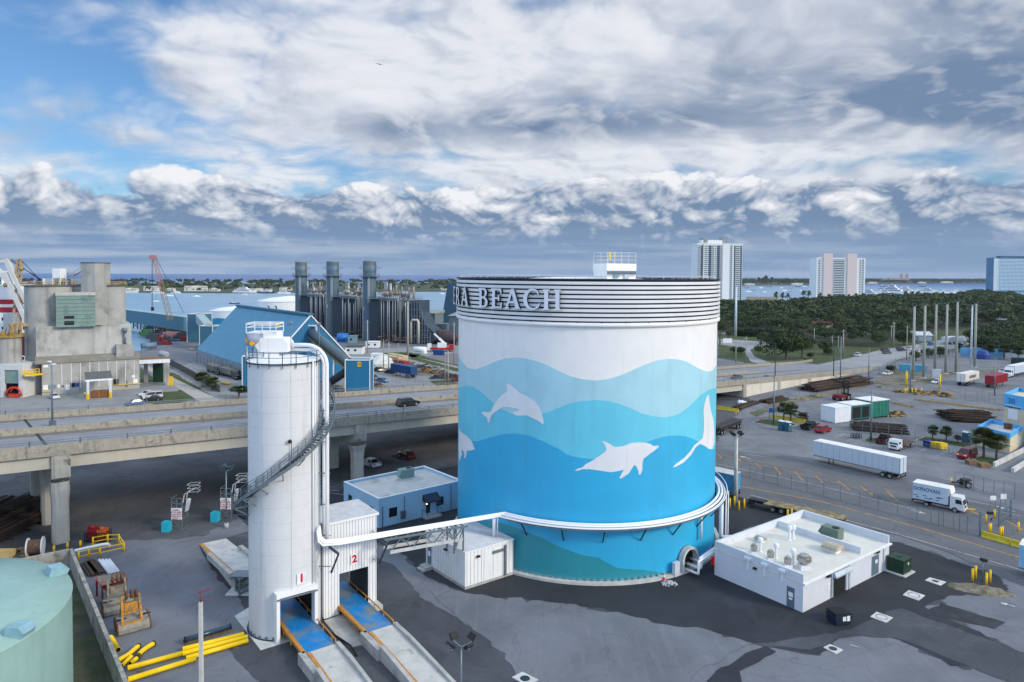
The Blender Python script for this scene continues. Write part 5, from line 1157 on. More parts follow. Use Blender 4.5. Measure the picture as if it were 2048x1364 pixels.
def palm_proto(seed,h,r,nf=34,fan=True):
 rng=random.Random(seed);b=MB()
 for k in range(nf):
  a_=rng.uniform(0,2*pi);e_=rng.uniform(-.75,1.35);L_=r*rng.uniform(.75,1.1);d_=Vector((cos(a_)*cos(e_),sin(a_)*cos(e_),sin(e_)));sd=d_.cross(Vector((0,0,1)));sd=sd.normalized()if sd.length>.01 else Vector((1,0,0));up=sd.cross(d_)
  o_=Vector((0,0,h));pts=[o_+d_*L_*s_-Vector((0,0,1))*r*.38*s_*s_ for s_ in(.0,.3,.55,.8,1.0)]
  if fan:
   hub=pts[2];
   for j in range(-5,6):
    f_=j/5*1.35;q_=(d_*cos(f_)+sd*sin(f_)).normalized();tip=hub+q_*L_*.55-Vector((0,0,1))*r*.13;w_=(sd*cos(f_)-d_*sin(f_))*L_*.045
    b.add([hub,hub.lerp(tip,.5)+w_,tip,hub.lerp(tip,.5)-w_],[(0,1,2,3)],rng.randrange(2))
   b.beam(pts[0],pts[2],.05,.05,0)
  else:
   for i in range(4):
    w0,w1=(.05,.22,.26,.2,.03)[i]*r*.8,(.05,.22,.26,.2,.03)[i+1]*r*.8
    for s_ in(-1,1):b.add([pts[i],pts[i+1],pts[i+1]+sd*w1*s_-up*w1*.4,pts[i]+sd*w0*s_-up*w0*.4],[(0,1,2,3)],rng.randrange(2))
 cm=bpy.data.meshes.new('crown');cm.from_pydata([tuple(v)for v in b.v],[],b.f);cm.materials.append(LEAF['palm_leaf']);cm.materials.append(LEAF['foliage_mid']);cm.polygons.foreach_set('material_index',b.mi)
 b=MB();b.tube([(0,0,0),(.08,0,h*.5),(0,0,h)],[.24,.19,.16],8);me=bpy.data.meshes.new('trunk');me.from_pydata([tuple(v)for v in b.v],[],b.f);me.materials.append(BARK)
 return cm,me
PALM1,PALM2,PALMF=palm_proto(1,5.0,2.5,74),palm_proto(2,4.5,2.4,66),palm_proto(3,7.5,2.6,26,False)
def palm(u,v,hpx,label,proto=None,group=None,w=1.0,base_h=5.2+1.6):
 p=G(u,v);k=hpx*p.y/F/base_h;return make_tree(p,proto or PALM1,label,(k*w,k*w,k),u*1.7,group,'palm_tree','palm')
# ---------------- office, pump house and the yard on the right ----------------
PARA=mat('parapet_white',lin(226,228,232),.6,var=.04)
ROOFW=mat('roof_membrane',lin(196,194,188),.85,var=.08,scale=.5,col2=lin(158,154,146),s2=.35,t2=(.55,.72))
ROOFC=mat('roof_cream',lin(212,208,198),.85,var=.06,scale=.5,col2=lin(190,180,160),s2=.3,t2=(.55,.72))
PALEB=mat('pale_blue_wall',lin(158,196,222),.65,var=.05,scale=.4,streak=(1.,lin(140,178,206),.55,.8))
WH_WALL=mat('pump_house_wall',lin(208,212,220),.6,var=.035,scale=.5,streak=(1.2,lin(206,208,212),.55,.8))
def para_ring(b,q_,z0,z1,th,sides,m=0):
 n=len(q_);c_=sum(q_,Vector())/n
 for i in sides:
  p,r=q_[i],q_[(i+1)%n];d_=(r-p).normalized();nn=Vector((-d_.y,d_.x,0));nn=nn if nn.dot(c_-p)>0 else-nn;o_=.004*(i+1)
  b.prism([tuple(x[:2])for x in(p,r,r+nn*th,p+nn*th)],z0,z1-o_,m)
def facep(u,v,a,c): # parameter along the wall a-c (ground points) and height for a pixel on that wall
 d_=ray(u,v);e_=c-a;den=d_.x*e_.y-d_.y*e_.x;t=(a.x*e_.y-a.y*e_.x)/den;s_=(a.x*d_.y-a.y*d_.x)/den
 return s_ if False else((d_.x*t-a.x)*e_.x+(d_.y*t-a.y)*e_.y)/(e_.x**2+e_.y**2),H+d_.z*t
def wallquad(b,a,c,u0,u1,v0,v1,off=.05,th=.05,m=0):
 um=(u0+u1)/2;f0=facep(u0,(v0+v1)/2,a,c)[0];f1=facep(u1,(v0+v1)/2,a,c)[0];z0=facep(um,v1,a,c)[1];z1=facep(um,v0,a,c)[1]
 f0,f1=min(f0,f1),max(f0,f1);d_=c-a;n=Vector((d_.y,-d_.x,0)).normalized();n=n if n.y<0 else-n;vs=[]
 p,q_=a+d_*f0,a+d_*f1
 for z in(max(z0,0.02),z1):
  for x,o_ in((p,off-th),(q_,off-th),(q_,off),(p,off)):vs.append((x.x+n.x*o_,x.y+n.y*o_,z))
 return b.add(vs,[(0,1,2,3),(7,6,5,4),(0,4,5,1),(1,5,6,2),(2,6,7,3),(3,7,4,0)],m)
# office
oz=4.2;A_,B_,D_=G(687.4,963,oz),G(757.5,997.5,oz),G(848.4,931.1,oz);C_=B_+(D_-A_)
q_=[Vector((p.x,p.y,0))for p in(A_,B_,C_,D_)]
t_of=thing('office_building','flat-roofed pale blue office building between the silo and the mural tank','building',tuple(q_[1]))
b=MB();b.prism([tuple(p[:2])for p in q_],0,oz-.5);b.build('wall',PALEB,t_of,True)
b=MB();cc_=sum(q_,Vector())/4;b.prism([tuple((cc_+(p-cc_)*.985)[:2])for p in q_],oz-.5,oz-.42);b.build('roof',ROOFW,t_of,True)
b=MB();para_ring(b,q_,oz-.5,oz-.06,.28,range(4));b.build('parapet',PALEB,t_of,True)
b=MB();para_ring(b,[cc_+(p-cc_)*1.006 for p in q_],oz-.06,oz+.02,.36,range(4));b.build('parapet_cap',PARA,t_of,True)
for u0,u1,v0,v1,a,c in((697,704,990,1010,0,1),(718.5,725,1001,1018,0,1),(740,747,1013,1030,0,1),(778,794,1015,1033,1,2),(872.5,887,994,1010,1,2)):
 b=MB();wallquad(b,q_[a],q_[c],u0,u1,v0,v1,.03,.05);b.build('window',GLASS,t_of,True)
b=MB();wallquad(b,q_[1],q_[2],852,860,1003,1026,.03,.05);o_=b.build('door',mat('dark_door',(.03,.032,.036),.4),t_of,True)
b=MB();wallquad(b,q_[1],q_[2],801,809,1021,1036,.4,.4);b.build('meter_box',mat('box_dark_grey',(.09,.10,.11),.5),t_of,True)
b=MB();wallquad(b,q_[1],q_[2],764,765.6,1013,1055,.12,.1);wallquad(b,q_[1],q_[2],808,809,992,1020,.1,.08);wallquad(b,q_[1],q_[2],901,902,970,1018,.1,.08);b.build('conduit',STEEL,t_of,True)
f0,z0=facep(845,1002,q_[1],q_[2]);f1,z1=facep(873,989,q_[1],q_[2]);d_=q_[2]-q_[1];n_=Vector((d_.y,-d_.x,0)).normalized();n_=n_ if n_.y<0 else-n_
b=MB();b.ext([(0,.0),(0,.95),(.25,.95),(1.3,.15),(1.3,0)],q_[1]+d_*f0+Vector((0,0,2.35)),n_,(0,0,1),d_.normalized(),0,d_.length*(f1-f0));b.build('awning',mat('awning_navy',lin(36,52,72),.7),t_of,True)
b=MB();p=q_[1]+d_*(f0+f1)/2;e_=d_.normalized();b.prism([tuple((p+e_*x+n_*y)[:2])for x,y in((-1.4,0),(1.4,0),(1.4,1.4),(-1.4,1.4))],0,.2);b.build('door_step',CONC,t_of,True)
for x in(-1.3,1.3):
 b=MB();r0,r1=p+e_*x+n_*.1,p+e_*x+n_*1.4
 for r in(r0,r1):b.beam((r.x,r.y,.2),(r.x,r.y,1.2),.05)
 b.beam((r0.x,r0.y,1.2),(r1.x,r1.y,1.2),.05);b.build('handrail',STEEL_D,t_of,True)
b=MB();pl_=q_[1]+d_*(f0)+n_*1.2;b.ball((pl_.x,pl_.y,2.3),.09,4);b.build('door_lamp',mat('lamp_glow',(1,.8,.5),.5,emit=((1,.75,.4),6)),t_of,True)
def ac_unit(p,rz,s_,lab,m):
 t=thing('rooftop_ac',lab,'air conditioner',tuple(p),rz);b=MB();b.box(-1.1*s_,1.1*s_,-.7*s_,.7*s_,.25,1.35*s_+.25);b.ext([(-1.1*s_,.55),(-1.1*s_,1.3*s_+.2),(-1.55*s_,.7)],(0,0,0),(1,0,0),(0,0,1),(0,1,0),-.6*s_,.6*s_)
 for k in range(3):b.box(-.7*s_+k*.6*s_,-.4*s_+k*.6*s_,-.71*s_-.01,-.7*s_,.5,.9)
 L(b,'casing',m,t);b=MB();b.box(-1.0*s_,1.0*s_,-.6*s_,.6*s_,0,.25);L(b,'curb',PARA,t)
 b=MB();b.lathe([(.42*s_,0),(.42*s_,.08),(.3*s_,.08),(.01,.03)],16,0,(.45*s_,0,1.35*s_+.25),smooth=False);L(b,'fan',BLACK,t);return t
ACG=mat('ac_green',lin(122,150,144),.5,var=.05);ACG2=mat('ac_olive',lin(104,120,108),.5,var=.05)
ac_unit(G(812,957,oz-.42),atan2(d_.y,d_.x),1.0,'grey-green air conditioner on the pale blue office roof',ACG)
# pump house on the right
rg,rp=3.1,4.13
A_,B_,D_,E_=G(1428.7,1085.7,rp),G(1606.3,1148.3,rp),G(1605,1019.4,rp),None
B0=G(1605.3,1225.7);C0=G(1777.3,1137);A0=G(1428.7,1149.4);D0=A0+(C0-B0);q_=[A0,B0,C0,D0]
t_ph=thing('pump_house','white flat-roofed building with parapets and roof fans right of the mural tank','building',tuple(B0))
b=MB();b.prism([tuple(p[:2])for p in q_],0,[rg,rg,rg,rg]);b.build('wall',WH_WALL,t_ph,True)
cc_=sum(q_,Vector())/4;b=MB();b.prism([tuple((cc_+(p-cc_)*1.004)[:2])for p in q_],rg,rg+.09);b.build('roof',ROOFC,t_ph,True)
b=MB();para_ring(b,q_,rg,rp,.26,(0,2,3));
m0,m1=A0.lerp(D0,.665),B0.lerp(C0,.665);dd=(D0-A0).normalized()
b.prism([tuple(x[:2])for x in(m0+(m1-m0)*.02,m0+(m1-m0)*.975,m0+(m1-m0)*.975+dd*.28,m0+(m1-m0)*.02+dd*.28)],rg+.05,rp-.15);b.build('parapet',WH_WALL,t_ph,True)
b=MB();nr_=(C0-B0).normalized();no_=Vector((nr_.y,-nr_.x,0));no_=no_ if no_.y<0 else-no_
b.prism([tuple(x[:2])for x in(B0,C0+nr_*.3,C0+nr_*.3+no_*.22,B0+no_*.22)],rg-.12,rg+.06);b.build('gutter',PARA,t_ph,True)
b=MB();wallquad(b,A0,B0,1573.5,1589,1174,1216.5,.03,.06);o_=b.build('door',DOORG,t_ph,True);b=MB();wallquad(b,A0,B0,1577,1586,1184,1193,.05,.03);wallquad(b,A0,B0,1578,1585,1195,1199,.05,.03);b.build('notice',SIGN_W,o_,True)
b=MB();wallquad(b,B0,C0,1743,1757,1111,1149,.03,.06);o_=b.build('door',DOORG,t_ph,True);b=MB();wallquad(b,B0,C0,1750,1754.5,1119,1126,.05,.03);b.build('notice',SIGN_W,o_,True)
b=MB();wallquad(b,B0,C0,1663,1692,1143,1194,.02,.03);b.build('opening_shade_panel',M_DARK,t_ph,True)
b=MB();wallquad(b,B0,C0,1661.5,1665,1143,1194,.12,.14);wallquad(b,B0,C0,1689.5,1692.5,1135,1178,.12,.14);b.build('door_frame',mat('door_frame_grey',lin(150,162,172),.5),t_ph,True)
f0=facep(1665,1150,B0,C0)[0];f1=facep(1696,1140,B0,C0)[0];dC=C0-B0
b=MB();b.ext([(0,0),(0,.55),(.25,.55),(.5,.15),(.5,0)],B0+dC*f0+Vector((0,0,2.3)),no_,(0,0,1),nr_,0,dC.length*(f1-f0));b.build('shutter_hood',mat('hood_grey',lin(176,190,200),.4,.3),t_ph,True)
for u,v in((1496.5,1115),(1529.5,1127),(1565,1139)):
 b=MB();wallquad(b,A0,B0,u-6,u+7,v-.5,v+4,.3,.3);wallquad(b,A0,B0,u-1,u+3,v+4,v+24,.2,.2);b.build('scupper',PARA,t_ph,True)
for u0,u1,v0,v1 in((1697,1699.5,1129,1177),(1766,1768.5,1094,1126)):b=MB();wallquad(b,B0,C0,u0,u1,v0,v1,.12,.12);b.build('downspout',mat('pale_rail',(0,0,0)),t_ph,True)
for a_,c_,u,v in((A0,B0,1511,1136),(B0,C0,1655,1151),(B0,C0,1752,1103)):b=MB();wallquad(b,a_,c_,u-3,u+3,v-1.5,v+2,.3,.28);b.build('wall_lamp',BLACK,t_ph,True)
b=MB();wallquad(b,B0,C0,1655,1659,1167,1180,.03,.02);b.build('notice',SIGN_W,t_ph,True)
b=MB();p=A0.lerp(B0,.01)+Vector((0,0,1.2));b.ext([(-.25,0),(.1,0),(.1,.95),(-.25,.95)],p-(B0-A0).normalized()*.2,(B0-A0).normalized(),(0,0,1),-Vector((-(B0-A0).y,(B0-A0).x,0)).normalized(),-.1,.2);b.build('fire_hose_box',mat('fire_red',lin(215,24,30),.4),t_ph,True)
RZ_=rg+.09;SS=mat('spun_steel',lin(176,172,165),.3,.7,var=.08)
def roof_fan(u,v,s_,lab,big=False):
 p=G(u,v,RZ_);t=thing('roof_fan',lab,'roof fan',tuple(p),0,None if big else 'small spun-steel fans on the pump house roof')
 b=MB();b.box(-.42*s_,.42*s_,-.42*s_,.42*s_,0,.38*s_);L(b,'curb',PARA,t)
 b=MB();b.lathe([(.30*s_,.38*s_),(.36*s_,.5*s_),(.62*s_ if big else.4*s_,.72*s_),(.62*s_ if big else.42*s_,1.02*s_),(.5*s_ if big else.3*s_,1.02*s_),(.45*s_ if big else.26*s_,.9*s_),(.42*s_ if big else.26*s_,1.2*s_ if big else 1.25*s_),(.3*s_ if big else.2*s_,1.28*s_),(.01,1.3*s_)],20,smooth=False);L(b,'hood',SS,t)
roof_fan(1508,1108,1.0,'small spun-steel roof fan nearest the mural tank');roof_fan(1541,1121,1.0,'small spun-steel roof fan, middle one along the parapet');roof_fan(1575,1134.5,1.0,'small spun-steel roof fan beside the large round fan')
roof_fan(1608,1137,1.3,'large round spun-steel roof fan on a white curb',True)
for u,v,vt,lab in((1520.5,1103,1075,'white capped vent pipe nearest the mural tank'),(1552,1116,1086,'white capped vent pipe between the small roof fans'),(1586,1129,1097,'white capped vent pipe beside the large round fan'),(1579,1080,1051,'left white capped vent pipe of the pair at the inner parapet'),(1586.5,1077,1050,'right white capped vent pipe of the pair at the inner parapet')):
 p=G(u,v,RZ_);zt_=ZA(u,vt,p)-RZ_;b=MB();b.lathe([(.24,0),(.24,.06),(.14,.08),(.14,zt_-.5),(.26,zt_-.5),(.3,zt_-.42),(.3,zt_-.12),(.22,zt_),(.01,zt_+.02)],16,smooth=False,c=tuple(p));solo(b,'vent_pipe',PIPE,lab,'vent pipe','capped vent pipes on the pump house roof',tuple(p))
for u,v,s_,lab,mm in((1665,1103,1.0,'ribbed beige gravity vent in front of the inner parapet',mat('vent_beige',lin(176,166,146),.5)),(1521,1083,.62,'smaller ribbed vent by the back parapet of the pump house',mat('vent_grey',lin(150,154,150),.5))):
 p=G(u,v,RZ_);t=thing('gravity_vent',lab,'roof vent',tuple(p),atan2(nr_.y,nr_.x)+pi/2);b=MB();b.box(-.7*s_,.7*s_,-.55*s_,.55*s_,0,.45*s_);L(b,'curb',PARA,t)
 b=MB()
 for k in range(7):b.ext([(-.95*s_,.45*s_),(.95*s_,.45*s_),(.85*s_,.75*s_),(.4*s_,1.0*s_),(-.4*s_,1.0*s_),(-.85*s_,.75*s_)]if k%2==0 else[(-.9*s_,.47*s_),(.9*s_,.47*s_),(.8*s_,.72*s_),(.38*s_,.95*s_),(-.38*s_,.95*s_),(-.8*s_,.72*s_)],(-.95*s_+k*.27*s_,0,0),(0,1,0),(0,0,1),(1,0,0),0,.27*s_)
 L(b,'hood',mm,t)
ac_unit(G(1664,1079,RZ_),atan2(nr_.y,nr_.x)+pi/2+pi,1.0,'olive air conditioner behind the inner parapet of the pump house',ACG2)
b=MB();p=G(1467,1098,RZ_);b.tube([p,p+Vector((0,0,.9))],.03,6);b.cb((p.x,p.y,RZ_+.9),.16,.16,.2);solo(b,'roof_sensor',PARA,'thin white sensor post near the left corner of the pump house roof','sensor')
# transformer, dumpster, cover pads
tf=G(1798,1143);rzt=atan2(nr_.y,nr_.x);t=thing('transformer','dark green pad-mounted transformer at the corner of the pump house','transformer',tuple(tf),rzt)
b=MB();b.box(-1.0,1.0,-.95,.95,.15,1.75);b.box(-1.05,1.05,-1.0,1.0,1.75,1.86);b.box(-.2,.25,-.2,.2,1.86,1.93);L(b,'cabinet',mat('transformer_green',lin(30,56,42),.5,var=.08),t)
b=MB();b.box(-1.35,1.35,-1.3,1.3,0,.15);L(b,'pad',CONC_L,t);b=MB();b.box(.1,.35,-.975,-.95,1.1,1.4);b.box(1.0,1.02,-.1,.2,1.0,1.35);L(b,'label',SIGN_W,t)
p=G(1677,1244);t=thing('dumpster','small black slatted dumpster with white stickers in front of the pump house','dumpster',tuple(p),radians(14))
b=MB();b.ext([(-.85,.1),(.85,.1),(.95,1.1),(-.95,1.25)],(0,0,0),(1,0,0),(0,0,1),(0,1,0),-.75,.75);b.box(-1.05,-.9,-.8,.8,.75,.9);b.box(.9,1.05,-.8,.8,.75,.9);L(b,'bin',mat('dumpster_navy',lin(28,40,60),.5,var=.1),t)
b=MB()
for k in range(9):b.beam((-.98,-.72+k*.18,1.3),(.98,-.72+k*.18,1.16),.1,.05)
L(b,'lid',BLACK,t);b=MB();b.box(-.1,.3,-.765,-.75,.45,.9);b.box(.4,.75,-.765,-.75,.4,.95);L(b,'sticker',SIGN_W,t)
for w_ in(-.7,.7):b=MB();b.tube([(w_,-.5,.1),(w_,-.42,.1)],.1,8);L(b,'wheel',TYRE,t)
PADS=[([(1850,1161.6),(1859.6,1156),(1892.5,1165),(1880.7,1172)],'pale concrete cover pad with square grate nearest the transformer',1),([(1805.7,1190.9),(1817.4,1181.5),(1850,1192),(1837.3,1202)],'pale concrete cover pad with ring, second from the transformer',0),([(1740.8,1234.6),(1753,1224.7),(1786,1236.6),(1772.6,1246.5)],'pale concrete cover pad with ring right of the dumpster',0),([(1646.6,1296),(1660,1289.5),(1685.7,1301),(1672,1309)],'pale concrete cover pad with dark manhole below the dumpster',2),([(1023.8,1356),(1045,1345),(1076.5,1361),(1055,1373)],'pale concrete cover pad cut by the bottom edge, right of the floodlight pole',2)]
for px,lab,k in PADS:
 qq=[G(*x)for x in px];c_=sum(qq,Vector())/4;t=thing('cover_pad',lab,'cover pad',tuple(c_),0,'concrete cover pads in the asphalt');b=MB();b.prism([tuple(x[:2])for x in qq],0,.09);b.build('slab',CONC_L,t,True)
 b=MB();R_=(qq[1]-qq[0]).length*.3
 if k==1:b.prism([tuple((c_+(x-c_)*.38)[:2])for x in qq],.09,.1)
 else:b.lathe([(R_ if k==0 else.01,.09),(R_*1.12,.105),(R_*1.16,.09)],24,0,(c_.x,c_.y,0),smooth=False)
 b.build('manhole_cover',[STEEL_D],t,True)
def bollard(u,v,lab,grp,h=1.3,r=.13,m=None):
 p=G(u,v);b=MB();b.tube([(p.x,p.y,0),(p.x,p.y,h)],r,12);b.ball((p.x,p.y,h),r,6,0,.6);return solo(b,'bollard',m or YEL,lab,'bollard',grp,(p.x,p.y,0))
g_='yellow bollards round the lamp on the dirt island'
for u,v,w_ in((1944.8,1163,'left front'),(1951,1157,'left rear'),(1972.7,1171.4,'right front'),(1980,1165.5,'right rear')):bollard(u,v,'yellow bollard at the %s corner of the dirt island with a lamp'%w_,g_,1.5)
g_='yellow bollards round the tall floodlight pole'
for u,v,w_ in((1459.5,1016,'left'),(1468.8,1012,'rear'),(1477.6,1021.7,'front'),(1488.3,1017.6,'right')):bollard(u,v,'yellow bollard on the %s side of the tall pale floodlight pole'%w_,g_,1.5)
for u,v,w_ in((1971.8,1047,'alone between the lane gate and the box truck'),(1978.8,1066.5,'left of the pair nearest the blue gate post'),(1981.5,1065.5,'right of the pair nearest the blue gate post'),(1988.7,1036.8,'behind the card reader at the gate'),(2001,1073,'left of the pair just behind the barrier'),(2005,1072,'right of the pair just behind the barrier'),(2036.7,1063,'alone right of the open gate'),(1902,971,'at the end of the far chain-link fence')):bollard(u,v,'yellow bollard '+w_,'yellow bollards at the port gate',1.3)
for u,v,w_ in((1575,1040,'left'),(1583,1038,'right')):bollard(u,v,'%s of the two yellow bollards peeping over the pump house roof'%w_,'bollards behind the pump house',1.5)
p=G(1965,1164);t=thing('lamp_post','slim lamp post standing between four yellow bollards','lamp post',tuple(p));zt_=ZA(1965,1119,p)
b=MB();b.tube([(0,0,0),(0,0,zt_)],.05,8);L(b,'pole',STEEL,t);b=MB();b.ext([(-.35,-.1),(.3,-.25),(.35,.1),(-.3,.22)],(0,-.1,zt_),(1,0,0),(0,0,1),(0,1,0),-.2,.2);L(b,'lamp_head',BLACK,t)
b=MB();rr_=random.Random(4);c_=G(1962,1180)
pts=[]
for k in range(28):a_=2*pi*k/28;pts.append((c_.x+cos(a_)*(3.2+rr_.uniform(-.3,.3)),c_.y+sin(a_)*1.6+cos(a_)*-.9+rr_.uniform(-.2,.2)))
n0=len(pts);b.add([(x,y,.005)for x,y in pts]+[(c_.x+(x-c_.x)*.55,c_.y+(y-c_.y)*.55,.28+rr_.uniform(-.06,.08))for x,y in pts]+[(c_.x,c_.y,.36)],[(i,(i+1)%n0,n0+(i+1)%n0,n0+i)for i in range(n0)]+[(n0+i,n0+(i+1)%n0,2*n0)for i in range(n0)],0,True)
struct(b,'dirt_island',mat('sandy_dirt',(.20,.175,.13),.95,var=.3,scale=1.5,col2=(.10,.10,.05),s2=1.2,t2=(.5,.62),bump=.6))
# fences: posts, rails and thin strands of mesh
WIRE=mat('fence_wire',lin(140,148,152),.5,.5)
def fence(pts,h,lab,m=None,rails=2,strands=6,nm='chain_link_fence',pw=.07,grp=None,sub=1,z0=0.):
 P_=[G(*p)if len(p)==2 else Vector(p)for p in pts]
 if sub>1:
  o_=[]
  for a_,c_ in zip(P_,P_[1:]):o_+=[a_.lerp(c_,k/sub)for k in range(sub)]
  P_=o_+[P_[-1]]
 t=thing(nm,lab,'fence',tuple(P_[0]),0,grp)
 for p in P_[:90]:b=MB();b.beam(p+Vector((0,0,z0)),p+Vector((0,0,z0+h)),pw);b.build('post',m or STEEL,t,True)
 b=MB()
 for a_,c_ in zip(P_,P_[1:]):
  for k in range(rails):z=z0+h*(.99 if k==0 else.03);b.beam(a_+Vector((0,0,z)),c_+Vector((0,0,z)),.035)
 if rails:b.build('rail',m or STEEL,t,True)
 if strands:
  b=MB()
  for a_,c_ in zip(P_,P_[1:]):
   n=max(2,int((c_-a_).length/.35))
   for k in range(n):
    p,q_=a_.lerp(c_,k/n),a_.lerp(c_,(k+1)/n)
    b.beam(p+Vector((0,0,z0+.05)),q_+Vector((0,0,z0+h*.98)),.008);b.beam(q_+Vector((0,0,z0+.05)),p+Vector((0,0,z0+h*.98)),.008)
  b.build('mesh',WIRE,t,True)
 return t
Zf=lambda x,y:(1400+x/2.94,900+y/2.94)
fence([(1436,936)]+[Zf(*p)for p in((130,120),(293,165),(375,185),(455,205),(537,228),(628,248),(727,273),(825,302),(938,330),(1048,358),(1162,386),(1275,415),(1358,432),(1403,445),(1430,450),(1490,467),(1525,478),(1572,487),(1645,505))],2.5,'long chain-link fence along the port road in front of the white semi-trailer')
Zg=lambda x,y:(1740+x/4.263,900+y/4.263)
fence([Zg(*p)for p in((722,312),(800,328),(883,347),(967,362),(1055,388),(1140,398),(1232,418))]+[(2110,1014)],2.6,'chain-link fence in front of the wheeled chassis on the right')
t=thing('gate','grey metal swing gate standing open beside yellow bollards','gate',tuple(G(1998,1054)));g0,g1=G(1998,1054),G(2021,1039.5)
b=MB()
for z in(.25,1.1,2.3):b.beam(g0+Vector((0,0,z)),g1+Vector((0,0,z)),.07)
for k in range(9):p=g0.lerp(g1,k/8);b.beam(p+Vector((0,0,.2)),p+Vector((0,0,2.3)),.035)
b.build('panel',mat('gate_blue_grey',lin(92,112,128),.5),t,True)
for p in(g0,g1):b=MB();b.beam(p,p+Vector((0,0,3.0)),.16);b.build('post',MATS['gate_blue_grey'],t,True)
p=G(1960,1073);b=MB();b.beam(p,p+Vector((0,0,3.4)),.2);b.beam(p+Vector((0,0,3.4)),p+Vector((0,0,3.5)),.24);solo(b,'gate_post',MATS['gate_blue_grey'],'tall blue-grey gate post at the end of the road fence','gate post')
p=G(1980.5,1056);t=thing('card_reader','card reader on a slim post with dark head at the gate','card reader',tuple(p));b=MB();b.tube([(0,0,0),(0,0,2.0)],.05,6);L(b,'post',STEEL,t);b=MB();b.box(-.45,.3,-.2,.2,2.0,2.35);b.box(-.1,.1,-.22,-.2,1.2,1.5);L(b,'head',BLACK,t)
p=G(1997,1017);t=thing('lane_sign','pair of small white lane boards on posts behind the gate','sign',tuple(p));b=MB()
for x in(-1.3,-.5,.3,1.1):b.beam((x,0,0),(x,0,2.4),.07)
L(b,'posts',STEEL,t);b=MB();b.box(-1.35,-.45,-.06,.0,1.3,2.0);b.box(.25,1.15,-.06,.0,1.5,2.3);L(b,'board',SIGN_W,t)
def jersey(pts,lab,grp,m=None,h=.85,each=3.0):
 P_=[G(*p)for p in pts];k_=0
 for a_,c_ in zip(P_,P_[1:]):
  n=max(1,round((c_-a_).length/each));d_=(c_-a_).normalized();Ls=(c_-a_).length/n
  for k in range(n):
   o_=a_+d_*Ls*(k+.5);t=MB();t.ext([(-.3,0),(.3,0),(.3,.1),(.14,.35),(.09,h),(-.09,h),(-.14,.35),(-.3,.1)],o_,Vector((-d_.y,d_.x,0)),(0,0,1),d_,-Ls/2+.03,Ls/2-.03)
   k_+=1;nn_=lab if not isinstance(lab,list)else lab[min(k_-1,len(lab)-1)]
   solo(t,'traffic_barrier',m or mat('barrier_yellow',lin(204,182,44),.7,var=.12,scale=1.5,col2=lin(150,138,60),s2=.9,t2=(.58,.7)),nn_,'barrier',grp)
jersey([(1963,1073.5),(2021,1090)],['yellow concrete barrier nearest the blue-grey gate post'],'yellow barriers at the gate',each=7.5)
jersey([(2022,1090.5),(2085,1108)],['yellow concrete barrier running out of the right edge of the picture'],'yellow barriers at the gate',each=8)
og=['first','second','third','fourth','fifth']
jersey([(1541,835),(1611,846)],['%s of the yellow barriers behind the porta-potties, counting from the left'%x for x in og],'yellow barriers by the two palms',each=3.4)
jersey([(1434,818),(1477,824)],['%s of the yellow barriers near the bridge abutment, counting from the mural tank'%x for x in og],'yellow barriers by the abutment',each=3.4)
jersey([(302,916),(352,909)],['%s of the yellow barriers under the bridge, counting from the left'%x for x in og],'yellow barriers under the bridge',each=3.4)
# ---- vehicles ----
rd=(G(1640,972)-G(1440,930)).normalized()
TRW=mat('trailer_white',lin(192,203,216),.4,var=.03);TRR=mat('trailer_roof',lin(226,226,224),.5)
fr0,re0=G(1641,922),G(1806,960);dtr=(fr0-re0).normalized()
box_trailer(re0,fr0,16.0,TRW,'long white semi-trailer parked alone in the lot, facing left',roof_m=TRR,hgt=2.75,base=1.25)
tbl=mat('trailer_blue',lin(70,142,186),.5);pb=G(1474,994);box_trailer(pb,pb-rd*10,13,tbl,'blue box trailer half hidden behind the right edge of the mural tank',roof_m=mat('trailer_roof_grey',lin(190,188,186),.6),base=1.1,hgt=2.7)
pb=G(2040,1148);box_trailer(pb+rd*14,pb,14,tbl if False else mat('trailer_sky',lin(128,176,210),.5),'pale blue box trailer cut by the right edge of the picture',roof_m=TRR)
# flatbed behind the pump house
pf=G(1515,1014);q_=G(1690,1050);dfl=(q_-pf).normalized();t=thing('flatbed_trailer','flatbed trailer with yellowed timber deck behind the pump house','trailer',tuple(pf),atan2(dfl.y,dfl.x));Lf=(q_-pf).length
b=MB();b.box(1.2,Lf,-1.25,1.25,1.0,1.12)
for k in range(int(Lf/.5)):b.box(1.3+k*.5,1.34+k*.5,-1.2,1.2,1.12,1.125)
L(b,'deck',mat('deck_timber',(.30,.23,.11),.9,var=.35,scale=2.5,col2=(.13,.11,.08),s2=1.2,t2=(.45,.6)),t)
b=MB();b.box(0,Lf,-.45,.45,.7,.98);b.box(-1.2,1.4,-.6,.6,.95,1.2);b.box(-1.2,-.4,-1.0,1.0,.5,.9);L(b,'chassis',BLACK,t)
for x in(2.6,3.9):
 for y in(-1.05,1.05):wheel(t,x,y,.48,.35)
